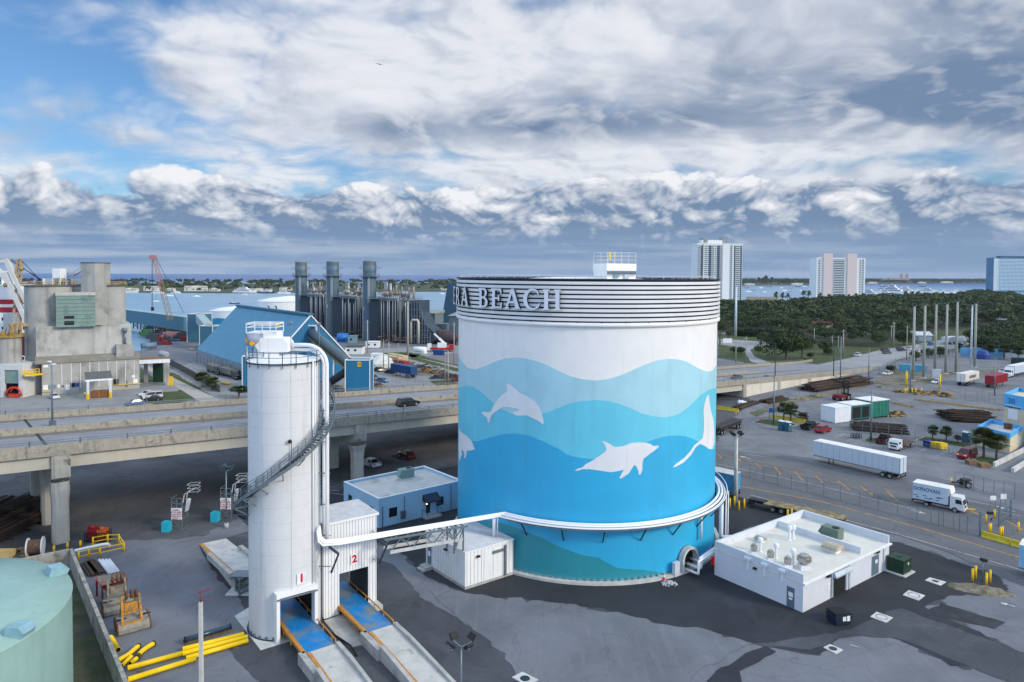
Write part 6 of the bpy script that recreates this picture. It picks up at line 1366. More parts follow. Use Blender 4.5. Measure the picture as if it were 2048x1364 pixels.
# box truck with lettering, heading right
rw,fw=G(1852.6,1013.5),G(1904,1024.5);dbt=(fw-rw).normalized();nb2=Vector((-dbt.y,dbt.x,0));o_=rw+nb2*1.05
t=thing('box_truck','white box truck lettered DONOVAN waiting at the port gate','box truck',tuple(o_),atan2(dbt.y,dbt.x));wbs=(fw-rw).length
b=MB();b.box(-1.9,wbs-.55,-1.2,1.2,1.0,3.45);L(b,'box',TRW,t);b=MB();b.box(-1.93,wbs-.3,-1.22,1.22,3.45,3.52);b.ext([(wbs-.55,2.6),(wbs-.1,2.7),(wbs-.3,3.45),(wbs-.55,3.45)],(0,0,0),(1,0,0),(0,0,1),(0,1,0),-1.2,1.2);L(b,'roof',TRR,t)
BLU_T=mat('lettering_blue',lin(24,96,140),.5)
text_mb('DONOVAN',.82,.02,Vector((-1.9+(wbs+1.35)*.4,-1.205,2.65)),(1,0,0),(0,0,1),bold=.015,sx=.86).build('lettering',BLU_T,t)
b=MB();b.ext([(-.03,-.5),(.03,-.5),(.03,.5),(-.03,.5)],(-.62,-1.206,2.65),(1,0,0),(0,0,1),(0,-1,0),0,.02)
for x,w_,z in((-1.5,.7,1.62),(-.2,.6,1.72),(.7,.5,1.45),(1.6,.6,1.75),(wbs-1.6,.8,1.85),(-1.2,.4,1.35),(.2,.9,1.35),(1.5,.5,1.38)):b.box(x-w_/2,x+w_/2,-1.215,-1.2,z-.05,z+.06)
L(b,'small_print',BLU_T,t);b=MB();b.box(-1.9,wbs+1.2,-.45,.45,.6,.9);b.box(-2.1,-1.85,-1.1,1.1,.55,.75);L(b,'chassis',BLACK,t)
cab(t,wbs-.35,lin(226,228,230),2.1,2.45)
for x in(0,wbs+.35):
 for y in(-.95,.95):wheel(t,x,y,.42,.3)
# person by the truck, walking with a yellow hand truck
def person(p,rz,top,trousers,label,stride=.25):
 SK=mat('skin',lin(150,104,80),.6);b=MB()
 me=bpy.data.meshes.new('body');V_=[(0,0,.95),(0,0,1.2),(0,0,1.42),(0,0,1.53),(.02,0,1.66),(.03,0,1.76)]
 E_=[(0,1),(1,2),(2,3),(3,4),(4,5)];Rr=[.15,.155,.15,.06,.1,.075]
 for s_ in(-1,1):
  i=len(V_);V_+=[(0,s_*.1,.9),(s_*stride*.5,s_*.11,.5),(s_*stride-.03,s_*.11,.09),(s_*stride+.14,s_*.12,.05)];Rr+=[.1,.07,.05,.05];E_+=[(0,i),(i,i+1),(i+1,i+2),(i+2,i+3)]
  i=len(V_);V_+=[(0,s_*.2,1.43),(-s_*.06,s_*.26,1.15),(.12-s_*.08,s_*.25,.92),(.16-s_*.08,s_*.24,.84)];Rr+=[.065,.05,.04,.045];E_+=[(2,i),(i,i+1),(i+1,i+2),(i+2,i+3)]
 me.from_pydata(V_,E_,[]);o=bpy.data.objects.new('person',me);COL.objects.link(o)
 sm_=o.modifiers.new('s','SKIN');sub=o.modifiers.new('u','SUBSURF');sub.levels=sub.render_levels=1
 for k,d_ in enumerate(me.skin_vertices[0].data):d_.radius=(Rr[k],Rr[k]);d_.use_root=(k==0)
 m2=bpy.data.meshes.new_from_object(o.evaluated_get(bpy.context.evaluated_depsgraph_get()));bpy.data.objects.remove(o);m2.name='person'
 for m in(SK,top,trousers,mat('hair_dark',(.02,.015,.012),.8)):m2.materials.append(m)
 for f in m2.polygons:c_=f.center;f.material_index=2 if c_.z<.95 and abs(c_.y)<.19 else 3 if c_.z>1.7 else 0 if c_.z>1.5 or c_.z<.95 else 1
 r=bpy.data.objects.new('person',m2);COL.objects.link(r);r.location=p;r.rotation_euler=(0,0,rz);return tag(r,label,'person')
NAVY=mat('cloth_navy',(.02,.028,.045),.9);GREYC=mat('cloth_grey',(.10,.11,.12),.9);HIVIS=mat('hi_vis',lin(190,240,40),.7)
person(G(1932.5,1019.5),-.2,NAVY,NAVY,'person in dark clothes walking just ahead of the white box truck')
t=thing('hand_truck','yellow-handled pallet jack in front of the walking person','pallet jack',tuple(G(1937.5,1020)),-.3);b=MB();b.box(-.2,.9,-.25,-.1,.1,.18);b.box(-.2,.9,.1,.25,.1,.18);b.box(-.35,-.2,-.25,.25,.1,.45);L(b,'forks',YEL,t);b=MB();b.beam((-.25,0,.4),(-.75,0,1.0),.05);b.beam((-.75,-.15,1.0),(-.75,.15,1.0),.05);L(b,'handle',BLACK,t)
person(G(169.5,795),1.2,HIVIS,GREYC,'person in a lime hi-vis top beside the cement plant canopy',.1)
# wheeled chassis
p=G(1927,973);t=thing('wheeled_chassis','dark wheeled dolly chassis with a fifth wheel behind the far fence','dolly',tuple(p),-.1);b=MB();b.box(-1.9,.6,-.15,.15,.6,.8);b.box(-.6,.9,-.9,.9,.65,.85);b.lathe([(.85,0),(.85,.16),(.01,.2)],20,0,(.35,0,1.15),smooth=False);b.beam((.35,-.4,.8),(.35,-.4,1.15),.2);b.beam((.35,.4,.8),(.35,.4,1.15),.2);L(b,'frame',BLACK,t)
for y in(-.95,.95):wheel(t,.2,y,.52,.4)
car('pickup',(1604.5,861),(1634,853.5),(.012,.012,.014),'black pickup truck parked beside the red car')
car('suv',(1636,867),(1655.5,861.5),lin(160,22,34),'red hatchback parked next to the black pickup')
car('pickup',(1757,891),(1779,879),lin(74,26,30),'dark maroon pickup parked beside the white flatbed truck')
car('van',(1946,911),(1921,919.5),lin(150,32,40),'red minivan facing the camera by the marked bays')
rw,fw=G(1813,893),G(1794,899);d_=(fw-rw).normalized();t=thing('flatbed_truck','white cab-over flatbed truck parked next to the maroon pickup','truck',tuple(rw),atan2(d_.y,d_.x));wl=(fw-rw).length+.6
b=MB();b.box(-1.7,wl-.9,-1.1,1.1,.95,1.08);b.box(-1.6,wl,-.4,.4,.6,.95);b.box(wl-1.0,wl-.85,-1.1,1.1,1.08,2.2);L(b,'bed',mat('bed_brown',(.09,.06,.045),.8,var=.2),t);cab(t,wl-.75,lin(224,228,230),2.0,2.25)
for x in(0,wl+.25):
 for y in(-.9,.9):wheel(t,x,y,.4,.28)
# flatbed with steel load by the tank
rr0,ff0=G(1471,855),G(1436,868);d_=(ff0-rr0).normalized();t=thing('flatbed_trailer','flatbed trailer loaded with dark steel bars beside the mural tank','trailer',tuple(rr0),atan2(d_.y,d_.x));b=MB();b.box(-.8,11,-1.25,1.25,1.15,1.3);b.box(-.5,11,-.5,.5,.85,1.15);L(b,'deck',BLACK,t)
b=MB();r=random.Random(2)
for k in range(40):y,z=r.uniform(-1.1,1.1),1.35+r.uniform(0,.6);b.beam((-1.2+r.uniform(-.6,.6),y,z),(10.5+r.uniform(-.8,.8),y+r.uniform(-.1,.1),z),.16,.12)
L(b,'steel_load',mat('steel_load_grey',(.07,.07,.075),.7,.3,var=.3,scale=2),t)
for x in(0,1.3,8.4,9.7):
 for y in(-1.05,1.05):wheel(t,x,y,.5,.38)
# portable toilets
def toilet(u,v,rz,lab):
 t=thing('portable_toilet',lab,'portable toilet',tuple(G(u,v)),rz,'portable toilets in the lot');b=MB();b.box(-.58,.58,-.58,.58,.1,2.1);L(b,'cabin',mat('toilet_blue_grey',lin(48,92,112),.5),t)
 b=MB();b.prism([(-.64,-.64),(.64,-.64),(.64,.64),(-.64,.64)],2.1,2.2);b.ext([(-.5,2.2),(.5,2.2),(0,2.42)],(0,0,0),(1,0,0),(0,0,1),(0,1,0),-.6,.6);L(b,'roof',mat('toilet_roof',lin(206,220,226),.5),t)
 b=MB();b.box(-.42,.42,-.61,-.58,.2,2.0);o=L(b,'door',mat('toilet_door',lin(60,104,122),.5),t);b=MB();b.box(-.2,.2,-.63,-.61,1.5,1.75);L(b,'notice',SIGN_W,o)
 b=MB();b.box(-.62,.62,-.62,.62,0,.1);L(b,'skid',BLACK,t)
toilet(1563.5,860.5,.5,'blue-grey portable toilet, left of the pair on the grass island');toilet(1576,862.5,.5,'blue-grey portable toilet, right of the pair on the grass island');toilet(1932,884,.5,'blue-grey portable toilet alone near the warehouse')
for u,v,c,lab in((1858,894,lin(24,48,120),'blue wheeled dumpster left of the yellow ones'),(1871,896.5,lin(214,178,30),'yellow dumpster between the blue one and the other yellow one'),(1882,898,lin(226,190,36),'yellow dumpster at the right end of the row of three')):
 t=thing('dumpster',lab,'dumpster',tuple(G(u,v)),.3,'dumpsters by the grass plot');m=mat('bin_%d'%u,c,.5,var=.1);b=MB();b.ext([(-.8,.12),(.8,.12),(.95,1.15),(-.95,1.35)],(0,0,0),(1,0,0),(0,0,1),(0,1,0),-.7,.7);L(b,'bin',m,t);b=MB();b.add([(-1.0,-.75,1.4),(1.0,-.75,1.2),(1.0,.75,1.2),(-1.0,.75,1.4)],[(0,1,2,3)]);b.box(-.95,.95,-.72,.72,1.22,1.27);L(b,'lid',m,t)
 for x in(-.6,.6):b=MB();b.tube([(x,-.5,.1),(x,-.42,.1)],.1,8);L(b,'wheel',TYRE,t)
p=G(1714,877);b=MB()
for x in(-1.0,-.33,.33,1.0):b.beam((p.x+x,p.y,0),(p.x+x,p.y,1.0),.1);b.beam((p.x+x,p.y+.8,0),(p.x+x,p.y+.8,1.0),.1)
for z in(.1,.55,1.0):b.beam((p.x-1,p.y,z),(p.x+1,p.y,z),.1);b.beam((p.x-1,p.y+.8,z),(p.x+1,p.y+.8,z),.1)
solo(b,'steel_rack',STEEL_D,'low dark steel rack standing in a parking bay','rack')
# grass islands, kerbs, trees
ZC=lambda x,y:(1420+x/6.4,760+y/6.4)
ZD=lambda x,y:(1730+x/6.44,760+y/6.44)
def island(name,px,m=GRASS):
 qq=[G(*p)for p in px];c_=sum(qq,Vector())/len(qq);b=MB();b.prism([tuple(p[:2])for p in qq],0,.14,0);struct(b,'kerb',CONC_L);b=MB();b.prism([tuple((c_+(p-c_)*.96)[:2])for p in qq],.1,.17);struct(b,name,m)
island('lawn',[ZC(*p)for p in((545,545),(640,515),(760,510),(890,530),(1110,580),(1040,605),(890,612))])
island('lawn',[ZD(*p)for p in((640,785),(765,732),(1050,780),(1420,842),(1310,880),(1100,850),(930,828))])
island('lawn',[ZD(*p)for p in((1420,1030),(1500,985),(1790,1040),(1660,1125),(1440,1085))])
island('lawn',[ZD(*p)for p in((-10,790),(60,745),(150,760),(150,800),(60,815))])
palm(1567,842,37,'left palm of the pair on the grass island by the porta-potties',PALM1,w=1.2);palm(1581,850,49,'right and taller palm of the pair on the grass island',PALM2,w=1.05)
palm(1865,881,34,'small palm on the grass plot, left one',PALM2,w=1.1);palm(1892,884,32,'small palm on the grass plot, right one',PALM1,w=1.1)
palm(1967.5,917,62,'dense palm in front of the warehouse, left of the pair',PALM1,w=1.25);palm(1992.5,920,60,'dense palm in front of the warehouse, right of the pair',PALM2,w=1.25)
palm(1915,887,17,'low bushy palm beside the lone portable toilet',PALM1,w=1.4)
WOODC=mat('crate_wood',(.22,.14,.08),.9,var=.3,scale=2)
for u,v,lab in((1944,928.5,'slatted wooden crate, the one nearer the red minivan'),(1968,934.5,'slatted wooden crate, the one at the corner of the lawn')):
 p=G(u,v);b=MB()
 for k in range(6):
  for z in(.1,.35,.6):b.cb((p.x-.75+k*.3,p.y,z),.24,1.2,.18)
 for y in(-.6,.6):b.cb((p.x,p.y+y,0),1.9,.1,.85)
 solo(b,'wooden_crate',WOODC,lab,'crate','wooden crates on the lot')
# warehouse: low block and taller block
WB=mat('warehouse_cream',lin(206,194,166),.8,var=.06,scale=.5);WBL=mat('warehouse_blue',lin(90,170,224),.6,var=.05)
p0=G(2020,908);zt_=ZA(2020,867,p0);q_=[G(1954.5,851.5,zt_),G(2020.5,867,zt_),G(2046,851.5,zt_),G(1982,841.5,zt_)];q_=[Vector((p.x,p.y,0))for p in q_];q_[3]=q_[0]+q_[2]-q_[1]
t=thing('warehouse','cream and sky-blue warehouse office lettered 20 and WAREHOUSE behind the palms','building',tuple(q_[1]))
b=MB();b.prism([tuple(p[:2])for p in q_],0,zt_-1.0);b.build('low_block',WB,t,True);b=MB();para_ring(b,q_,zt_-1.0,zt_,.3,range(4));b.build('blue_parapet',WBL,t,True)
b=MB();cc_=sum(q_,Vector())/4;b.prism([tuple((cc_+(p-cc_)*.96)[:2])for p in q_],zt_-1.0,zt_-.9);b.build('roof',ROOFW,t,True);b=MB();p=G(2016,858,zt_-.9);b.cb((p.x,p.y,zt_-.9),1.1,1.1,1.2);b.build('roof_vent',mat('rust',(0,0,0)),t,True)
pT=G(2006,874);zT=ZA(2006,786.5,pT);qT=[pT,pT+(q_[1]-q_[0]).normalized()*15,None,None];bkv=(q_[3]-q_[0]).normalized()*13;qT[2]=qT[1]+bkv;qT[3]=qT[0]+bkv
b=MB();b.prism([tuple(p[:2])for p in qT],0,zT-.9);b.build('tall_block',WB,t,True);b=MB();para_ring(b,[p+(sum(qT,Vector())/4-p)*-.006 for p in qT],zT-3.0,zT,.3,range(4));b.build('blue_parapet',WBL,t,True)
dT=(qT[1]-qT[0]).normalized();nT=Vector((dT.y,-dT.x,0));nT=nT if nT.y<0 else-nT
f_,z_=facep(2023.5,802,qT[0],qT[1]);text_mb('20',1.7,.03,qT[0]+dT*(qT[1]-qT[0]).length*f_+nT*.13+Vector((0,0,z_)),dT,(0,0,1),bold=.01).build('house_number',mat('number_blue',lin(52,120,160),.6),t,True)
f_,z_=facep(2026,815,qT[0],qT[1]);bo=MB();c_=qT[0]+dT*(qT[1]-qT[0]).length*f_+nT*.03+Vector((0,0,z_));bo.ext([(-1.9,-.42),(1.9,-.42),(1.9,.42),(-1.9,.42)],c_,dT,(0,0,1),nT,0,.06);bb=bo.build('name_board',mat('name_board_blue',lin(190,216,232),.5),t,True);text_mb('WAREHOUSE',.62,.02,c_+nT*.065,dT,(0,0,1),bold=.03).build('lettering',mat('lettering_black',(.02,.02,.03),.6),bb,True)
b=MB();f_,z_=facep(2026,829,qT[0],qT[1]);c_=qT[0]+dT*(qT[1]-qT[0]).length*f_+nT*.02+Vector((0,0,z_));b.ext([(-1.1,-1.1),(1.1,-1.1),(1.1,1.1),(-1.1,1.1)],c_,dT,(0,0,1),nT,0,.06);b.build('shutter',PARA,t,True)
b=MB();p=qT[0]+Vector((0,0,zT-3.6));b.beam(p,p+nT*1.2-dT*.5,.1);b.ball(p+nT*1.2-dT*.5,.2,4);b.build('wall_lamp',STEEL,t,True)
for u0,u1,v0,v1 in((2036,2041,873,893),):b=MB();wallquad(b,q_[1],q_[2],u0,u1,v0,v1,.04,.05);b.build('door',PARA,t,True)
b=MB();wallseg(b,G(1988,934),G(2070,893),.4,.9);solo(b,'loading_ramp_wall',CONC_L,'low pale concrete wall of the ramp beside the warehouse','wall')
b=MB();wallseg(b,G(2025,945),G(2075,915),.5,.8);solo(b,'loading_ramp_wall',CONC_L,'low pale concrete wall of the ramp at the right edge of the picture','wall')
# wrapped cube and teal modules
p0,p1=G(1670,847),G(1776,834);d_=(p1-p0).normalized();n_=Vector((-d_.y,d_.x,0));n_=n_ if n_.y>0 else-n_
def module(f0,f1,h,w,nm,lab,mw,mr,z0=.4,grp=None):
 t=thing(nm,lab,'module',tuple(p0.lerp(p1,f0)),0,grp);a_,c_=p0.lerp(p1,f0),p0.lerp(p1,f1);qq=[a_,c_,c_+n_*w,a_+n_*w];b=MB();b.prism([tuple(x[:2])for x in qq],z0,h);b.build('shell',mw,t,True);b=MB();c0=sum(qq,Vector())/4;b.prism([tuple((c0+(x-c0)*1.03)[:2])for x in qq],h,h+.18);b.build('roof',mr,t,True);b=MB()
 for k in range(4):x=qq[k]+(c0-qq[k])*.06;b.beam((x.x,x.y,0),(x.x,x.y,z0+.01),.3)
 b.build('support',CONC,t,True);return t,qq
TEALW=mat('module_teal',lin(36,104,102),.55,var=.2,scale=.8);WRAP=mat('shrink_wrap',lin(222,228,234),.35,var=.05,bump=.6,bscale=2)
t,qq=module(0,.29,3.7,4.2,'wrapped_cargo','white shrink-wrapped cargo cube next to the teal modules',WRAP,WRAP,.1)
t,qq=module(.31,.66,3.9,4.4,'steel_module','teal open-ended module with white roof, nearer the wrapped cube',TEALW,TRR,grp='teal modules in the yard');b=MB();panel(b,qq[0],qq[1],.03,.45,.7,3.4,.03,.03);panel(b,qq[0],qq[1],.52,.9,.7,3.4,.03,.03);b.build('opening_shade_panel',M_DARK,t,True)
t,qq=module(.68,1.02,4.4,5.0,'steel_module','teal module with white roof, farther from the wrapped cube',TEALW,TRR,grp='teal modules in the yard')
b=MB()
for k in range(5):panel(b,qq[0],qq[1],.03+k*.21,.07+k*.21,.5,4.3,.06,.06)
b.build('green_post',mat('post_green',lin(24,140,96),.5),t,True)
# steel and timber piles
SRX=[mat('steel_rust_dark',(.035,.026,.022),.9,var=.4,scale=2),mat('steel_rust',(.075,.05,.036),.9,var=.4,scale=2)];TIM=[mat('sawn_timber',(0,0,0)),mat('timber_dark',(.16,.11,.06),.9,var=.3,scale=2)]
def rails(px,w,h,lab,n,m,grp,seed=1,nm='steel_pile'):
 a_,c_=G(*px[0]),G(*px[1]);d_=(c_-a_).normalized();n_=Vector((-d_.y,d_.x,0));n_=n_ if n_.y>0 else-n_;r=random.Random(seed);b=MB();Ln=(c_-a_).length
 for k in range(n):
  y=r.uniform(0,1);z=r.uniform(.05,1)*h*(1-abs(y-.5)*.9);s0,s1=r.uniform(-.02,.25)*Ln,Ln*r.uniform(.72,1.02);dy=r.uniform(-.4,.4)
  b.beam(a_+d_*s0+n_*(y*w)+Vector((0,0,z)),a_+d_*s1+n_*(y*w+dy)+Vector((0,0,z*r.uniform(.7,1.1))),.3,.2,r.randrange(len(m)))
 return solo(b,nm,m,lab,'steel pile' if nm=='steel_pile' else 'timber pile',grp)
gp='piles of steel and timber in the yard'
rails([(1702,861),(1818,871)],5,2.0,'long dark steel pile behind the chain-link fence and the parked pickup',90,SRX,gp,1)
rails([(1900,845),(2004,848)],9,2.6,'broad dark steel pile left of the warehouse',130,SRX,gp,2)
rails([(1628,786),(1690,776)],6,2.8,'brown steel pile behind the forklift, against the retaining wall',80,SRX,gp,3)
rails([(1690,778),(1750,768)],7,3.0,'brown steel pile at the far end of the retaining wall',80,SRX,gp,4)
rails([(1482,820),(1520,806)],3,.7,'scattered brown rails nearest the bridge abutment',40,SRX,gp,5)
rails([(1538,809),(1582,799)],3.5,1.2,'brown rail pile between the abutment and the forklift',45,SRX,gp,6)
rails([(1594,841),(1616,843)],3,2.0,'dark steel pile peeping out behind the yellow barriers and palms',30,SRX,gp,7)
rails([(1705,808),(1740,803)],2,1.2,'dark steel pile behind the teal modules',30,SRX,gp,8)
rails([(1830,800),(2000,822)],1.5,.3,'long thin line of flattened timber across the yard',60,TIM,gp,9,'timber_pile')
rails([(1780,806),(1820,815)],1.5,.3,'short line of flattened timber right of the teal modules',30,TIM,gp,10,'timber_pile')
for i,(u,v,rx,h,lab)in enumerate(((1792,832,3.2,1.6,'timber heap right of the farther teal module'),(1802,785,2.6,1.3,'stack of sawn timber between yellow posts, left one'),(1829,785,1.8,1.3,'stack of sawn timber between yellow posts, middle one'),(1846,789,2.8,1.3,'stack of sawn timber nearest the bright yellow post'),(1866,788,2.2,1.5,'stack of sawn timber right of the others'),(1892,793,2.4,1.6,'loose heap of timber alone near the red container'),(1604,799,2.6,.3,'flat sheets of plywood in front of the steel pile'),(1636,791,2.4,.3,'flat timber sheets just left of the forklift'))):
 heap('timber_pile',lab,'timber pile',u,v,rx,1.4,h,TIM,90,.4,i,3.0,.2,gp)
b=MB();rr_=random.Random(8);p=G(1484,808)
for k in range(14):b.ball((p.x+rr_.uniform(-.9,.9),p.y+rr_.uniform(-.5,.5),rr_.uniform(.2,.8)),rr_.uniform(.3,.6),3)
solo(b,'tarpaulin_heap',mat('shrink_wrap',(0,0,0)),'crumpled white tarpaulin heap at the foot of the abutment','tarpaulin')
# fences of the yard
fence([(1553,838),(1541,836),(1523,833)],2.0,'short chain-link fence left of the palm pair')
fence([(1700,861),(1725,865),(1752,869),(1777,873),(1803,878),(1830,880),(1850,872)],2.6,'chain-link fence in front of the long dark steel pile')
fence([(1930,800),(1954,803),(1964,800),(1978,805),(1990,806),(2005,809)],3.0,'chain-link fence at the left of the warehouse tower')
fence([(1740,775),(1760,778),(1790,783),(1850,781),(1880,778),(1920,786)],2.0,'chain-link fence behind the timber stacks')
for u,v,vt,lab in((1812.6,772,743,'tall bright yellow post left of the white truck'),(1879.5,779,750,'tall bright yellow post in front of the white car')):p=G(u,v);b=MB();b.tube([(p.x,p.y,0),(p.x,p.y,ZA(u,vt,p))],.28,10);b.ball((p.x,p.y,ZA(u,vt,p)),.28,5);solo(b,'marker_post',YEL,lab,'post','tall yellow posts')
for i,(u,v)in enumerate(((1810,787),(1814,786),(1824,787),(1831,786),(1843,786))):bollard(u,v,'%s yellow bollard of the row among the timber stacks, counting from the left'%og[i],'bollards among the timber stacks',1.5,.18)
# forklift
p=G(1684,800);t=thing('forklift','dark red heavy forklift with raised mast in the yard','forklift',tuple(p),.55);RM_=mat('forklift_red',lin(120,30,44),.5,var=.15)
b=MB();b.ext([(-2.6,.7),(1.6,.7),(1.6,1.5),(-.6,1.6),(-1.2,1.9),(-2.6,1.7)],(0,0,0),(1,0,0),(0,0,1),(0,1,0),-1.2,1.2);L(b,'body',RM_,t)
b=MB();b.box(-.9,.9,-.8,.8,1.6,1.7);
for x in(-.9,.9):
 for y in(-.8,.8):b.beam((x,y,1.6),(x*.8,y,3.3),.1)
b.box(-.8,.8,-.85,.85,3.3,3.4);L(b,'cab_frame',BLACK,t);b=MB()
for y in(-.6,.6):b.beam((2.0,y,.2),(1.9,y,5.6),.28)
for z in(1.0,3.2,5.4):b.beam((1.95,-.6,z),(1.95,.6,z),.25)
L(b,'mast',BLACK,t);b=MB();b.box(2.1,2.3,-1.3,1.3,.3,1.8);b.box(2.2,4.2,-.9,-.65,.3,.42);b.box(2.2,4.2,.65,.9,.3,.42);L(b,'forks',BLACK,t)
for x,r_ in((1.0,.8),(-1.9,.7)):
 for y in(-1.2,1.2):wheel(t,x,y,r_,.5)
# street light poles of the lot
def light_pole(u,v,vt,lab,arm=-1.5,r=.13,grp='light poles of the yard',z0=0.,m=None,deck=None,head=True):
 p=deck(u,v)if deck else G(u,v,z0);zt_=ZA(u,vt,p)-p.z;t=thing('light_pole',lab,'light pole',tuple(p),0,grp);b=MB();b.tube([(0,0,0),(0,0,zt_)],[r*1.2,r*.7],8);L(b,'pole',m or STEEL,t)
 if head:b=MB();b.tube([(0,0,zt_-.2),(arm*.4,0,zt_+.1),(arm,0,zt_+.15)],.06,6);L(b,'arm',m or STEEL,t);b=MB();b.box(arm-.45,arm+.45,-.2,.2,zt_+.05,zt_+.25);L(b,'lamp_head',STEEL_D,t)
 return t
light_pole(1547,850,753,'tall grey light pole on the grass island by the porta-potties',-2.0,.2)
light_pole(1741.5,882,775,'tall grey light pole on the small lawn beside the maroon pickup',1.5,.18)
light_pole(1820,787,713,'grey light pole among the timber stacks',1.2,.18);light_pole(1989,791,718,'grey light pole in front of the red container',1.2,.16)
p=G(1538,849);t=thing('road_sign','small blue direction board on a post in the grass island','sign',tuple(p));b=MB();b.beam((0,0,0),(0,0,3.8),.1);L(b,'post',STEEL,t);b=MB();b.box(-.1,1.5,-.1,-.05,2.9,4.0);L(b,'board',mat('sign_blue',lin(36,88,168),.5),t)
cone(1472,830,'orange traffic cone by the yellow barriers near the mural tank');cone(1523,838,'orange traffic cone at the tip of the grass island')
b=MB();wallseg(b,G(1830,893),G(1935,912),.08,1.0);b=MB()
for k in range(14):pa,pb_=G(1830,893).lerp(G(1938,913),k/14),G(1830,893).lerp(G(1938,913),(k+1)/14);b.beam(pa,pa+Vector((0,0,1.0)),.06);b.beam(pa+Vector((0,0,1)),pb_+Vector((0,0,1)),.06);b.beam(pa+Vector((0,0,.5)),pb_+Vector((0,0,.5)),.05)
solo(b,'hand_railing',STEEL,'low grey hand railing along the grass plot near the dumpsters','railing')
# ---------------- elevated highway ----------------
BA=Vector((-58.9,89.9,0));BD=Vector((.7485,.6631,0));BN=Vector((-.6631,.7485,0));BWID=26.5;GRD=.0475
def zp(s):return max(1.0,13.35-GRD*s) # top of the parapet along the bridge
def zd(s):return zp(s)-.95
def BP(s,w,z):p=BA+BD*s+BN*w;return Vector((p.x,p.y,z))
def DK(u,v): # line of sight onto the sloping deck
 d=ray(u,v);k=Vector((0,0,H));n=Vector((BD.x*GRD,BD.y*GRD,1));c=n.dot(Vector((BA.x,BA.y,12.4)));t=(c-n.dot(k))/n.dot(d);return k+d*t
S0,S1,SE=-95.,170.,262.
DECKM=mat('bridge_deck',lin(138,140,145),.85,var=.1,scale=.35,streak=(.0,(0,0,0),2,3),col2=lin(128,130,136),s2=.2,t2=(.45,.65),fine=.2);SHOULD=mat('bridge_shoulder',lin(112,110,106),.9,var=.12,scale=.6)
GIRD=mat('girder_concrete',lin(184,178,164),.8,var=.06,scale=.3,streak=(.8,lin(170,166,154),.5,.75));PARC=mat('parapet_concrete',lin(160,154,142),.88,var=.16,scale=.9,col2=lin(118,114,106),s2=.9,t2=(.5,.7),streak=(1.8,lin(112,108,100),.52,.74),bump=.2)
t_b=thing('highway_bridge','long concrete elevated highway with parapets and piers behind the silo and the mural tank','bridge',tuple(BA))
def ribbon(b,w0,w1,za,zb_,s0,s1,m=0,step=12.):
 n=max(1,int((s1-s0)/step));P_=[]
 for k in range(n+1):
  s=s0+(s1-s0)*k/n;P_+=[BP(s,w0,zd(s)+za),BP(s,w1,zd(s)+za),BP(s,w1,zd(s)+zb_),BP(s,w0,zd(s)+zb_)]
 fs=[]
 for k in range(n):
  o,q=4*k,4*k+4;fs+=[(o+i,o+(i+1)%4,q+(i+1)%4,q+i)for i in range(4)]
 fs+=[(3,2,1,0),(4*n,4*n+1,4*n+2,4*n+3)];b.add(P_,fs,m);return b
b=MB();ribbon(b,.4,BWID-.4,-.3,0,S0,SE);b.build('deck',DECKM,t_b,True)
for w0,w1,nm in((-.05,.38,'n'),(BWID-.38,BWID+.05,'f')):
 b=MB();ribbon(b,w0,w1,-.55,.62 if nm=='f' else.72,S0,SE+8);ribbon(b,w0+(.0 if nm=='f' else.12),w1-(.12 if nm=='f' else 0),.62 if nm=='f' else.72,.95,S0,SE+8);b.build('parapet',PARC,t_b,True)
b=MB();ribbon(b,13.4,14.1,0,.25,S0,205);ribbon(b,13.58,13.92,.25,.88,S0,195);b.build('median_barrier',PARC,t_b,True)
for w in(.05,BWID-.05):
 b=MB()
 for z in(1.22,1.48):ribbon(b,w-.04,w+.04,z-.05,z+.04,S0,SE)
 b.build('railing',STEEL,t_b,True)
for w in(.05,BWID-.05):
 for k in range(46):s=S0+30+k*5.6;b=MB();b.beam(BP(s,w,zd(s)+.9),BP(s,w,zd(s)+1.6),.14);b.build('rail_post',STEEL,t_b,True)
b=MB()
for w in(.9,7.2,13.5,19.8,25.0):ribbon(b,w-.45 if w>1 else.5,w+.45,-2.3,-.3,S0,S1)
b.build('girder',GIRD,t_b,True)
b=MB();ribbon(b,.55,BWID-.55,-.42,-.31,S0,S1);b.build('soffit',GIRD,t_b,True)
for s in(-44,0,44,88,132):
 zc=zd(s)-2.35;b=MB();b.ext([(-.02,zd(s)-.56),(-.02,zc-1.2),(3.0,zc-2.0),(BWID-3,zc-2.0),(BWID+.02,zc-1.2),(BWID+.02,zd(s)-.56)],BP(s,0,0),BN,(0,0,1),BD,-1.05,1.05);b.build('pier_cap',mat('pier_concrete',lin(172,168,158),.85,var=.12,scale=.6,col2=lin(110,106,98),s2=.5,t2=(.55,.7),streak=(1.4,lin(108,105,98),.52,.75)),t_b,True)
 for w in(1.4,10.5,21.):
  b=MB();prof=[(-.95,-.6),(-.6,-.95),(.6,-.95),(.95,-.6),(.95,.6),(.6,.95),(-.6,.95),(-.95,.6)];c_=BP(s,w,0)
  pr=lambda k:[tuple((c_+BD*x*k+BN*y*k)[:2])for x,y in prof];n=8;vs=[]
  for z,k in((0,1),(zc-4.5,1.0),(zc-3.0,1.12),(zc-1.85,1.5 if s>0 else 1.05)):vs+=[(x,y,z)for x,y in pr(k)]
  b.add(vs,[(j*n+i,j*n+(i+1)%n,(j+1)*n+(i+1)%n,(j+1)*n+i)for j in range(3)for i in range(n)]);b.build('column',mat('column_concrete',lin(184,181,172),.85,var=.1,scale=.5,streak=(1.2,lin(140,136,128),.55,.75)),t_b,True)
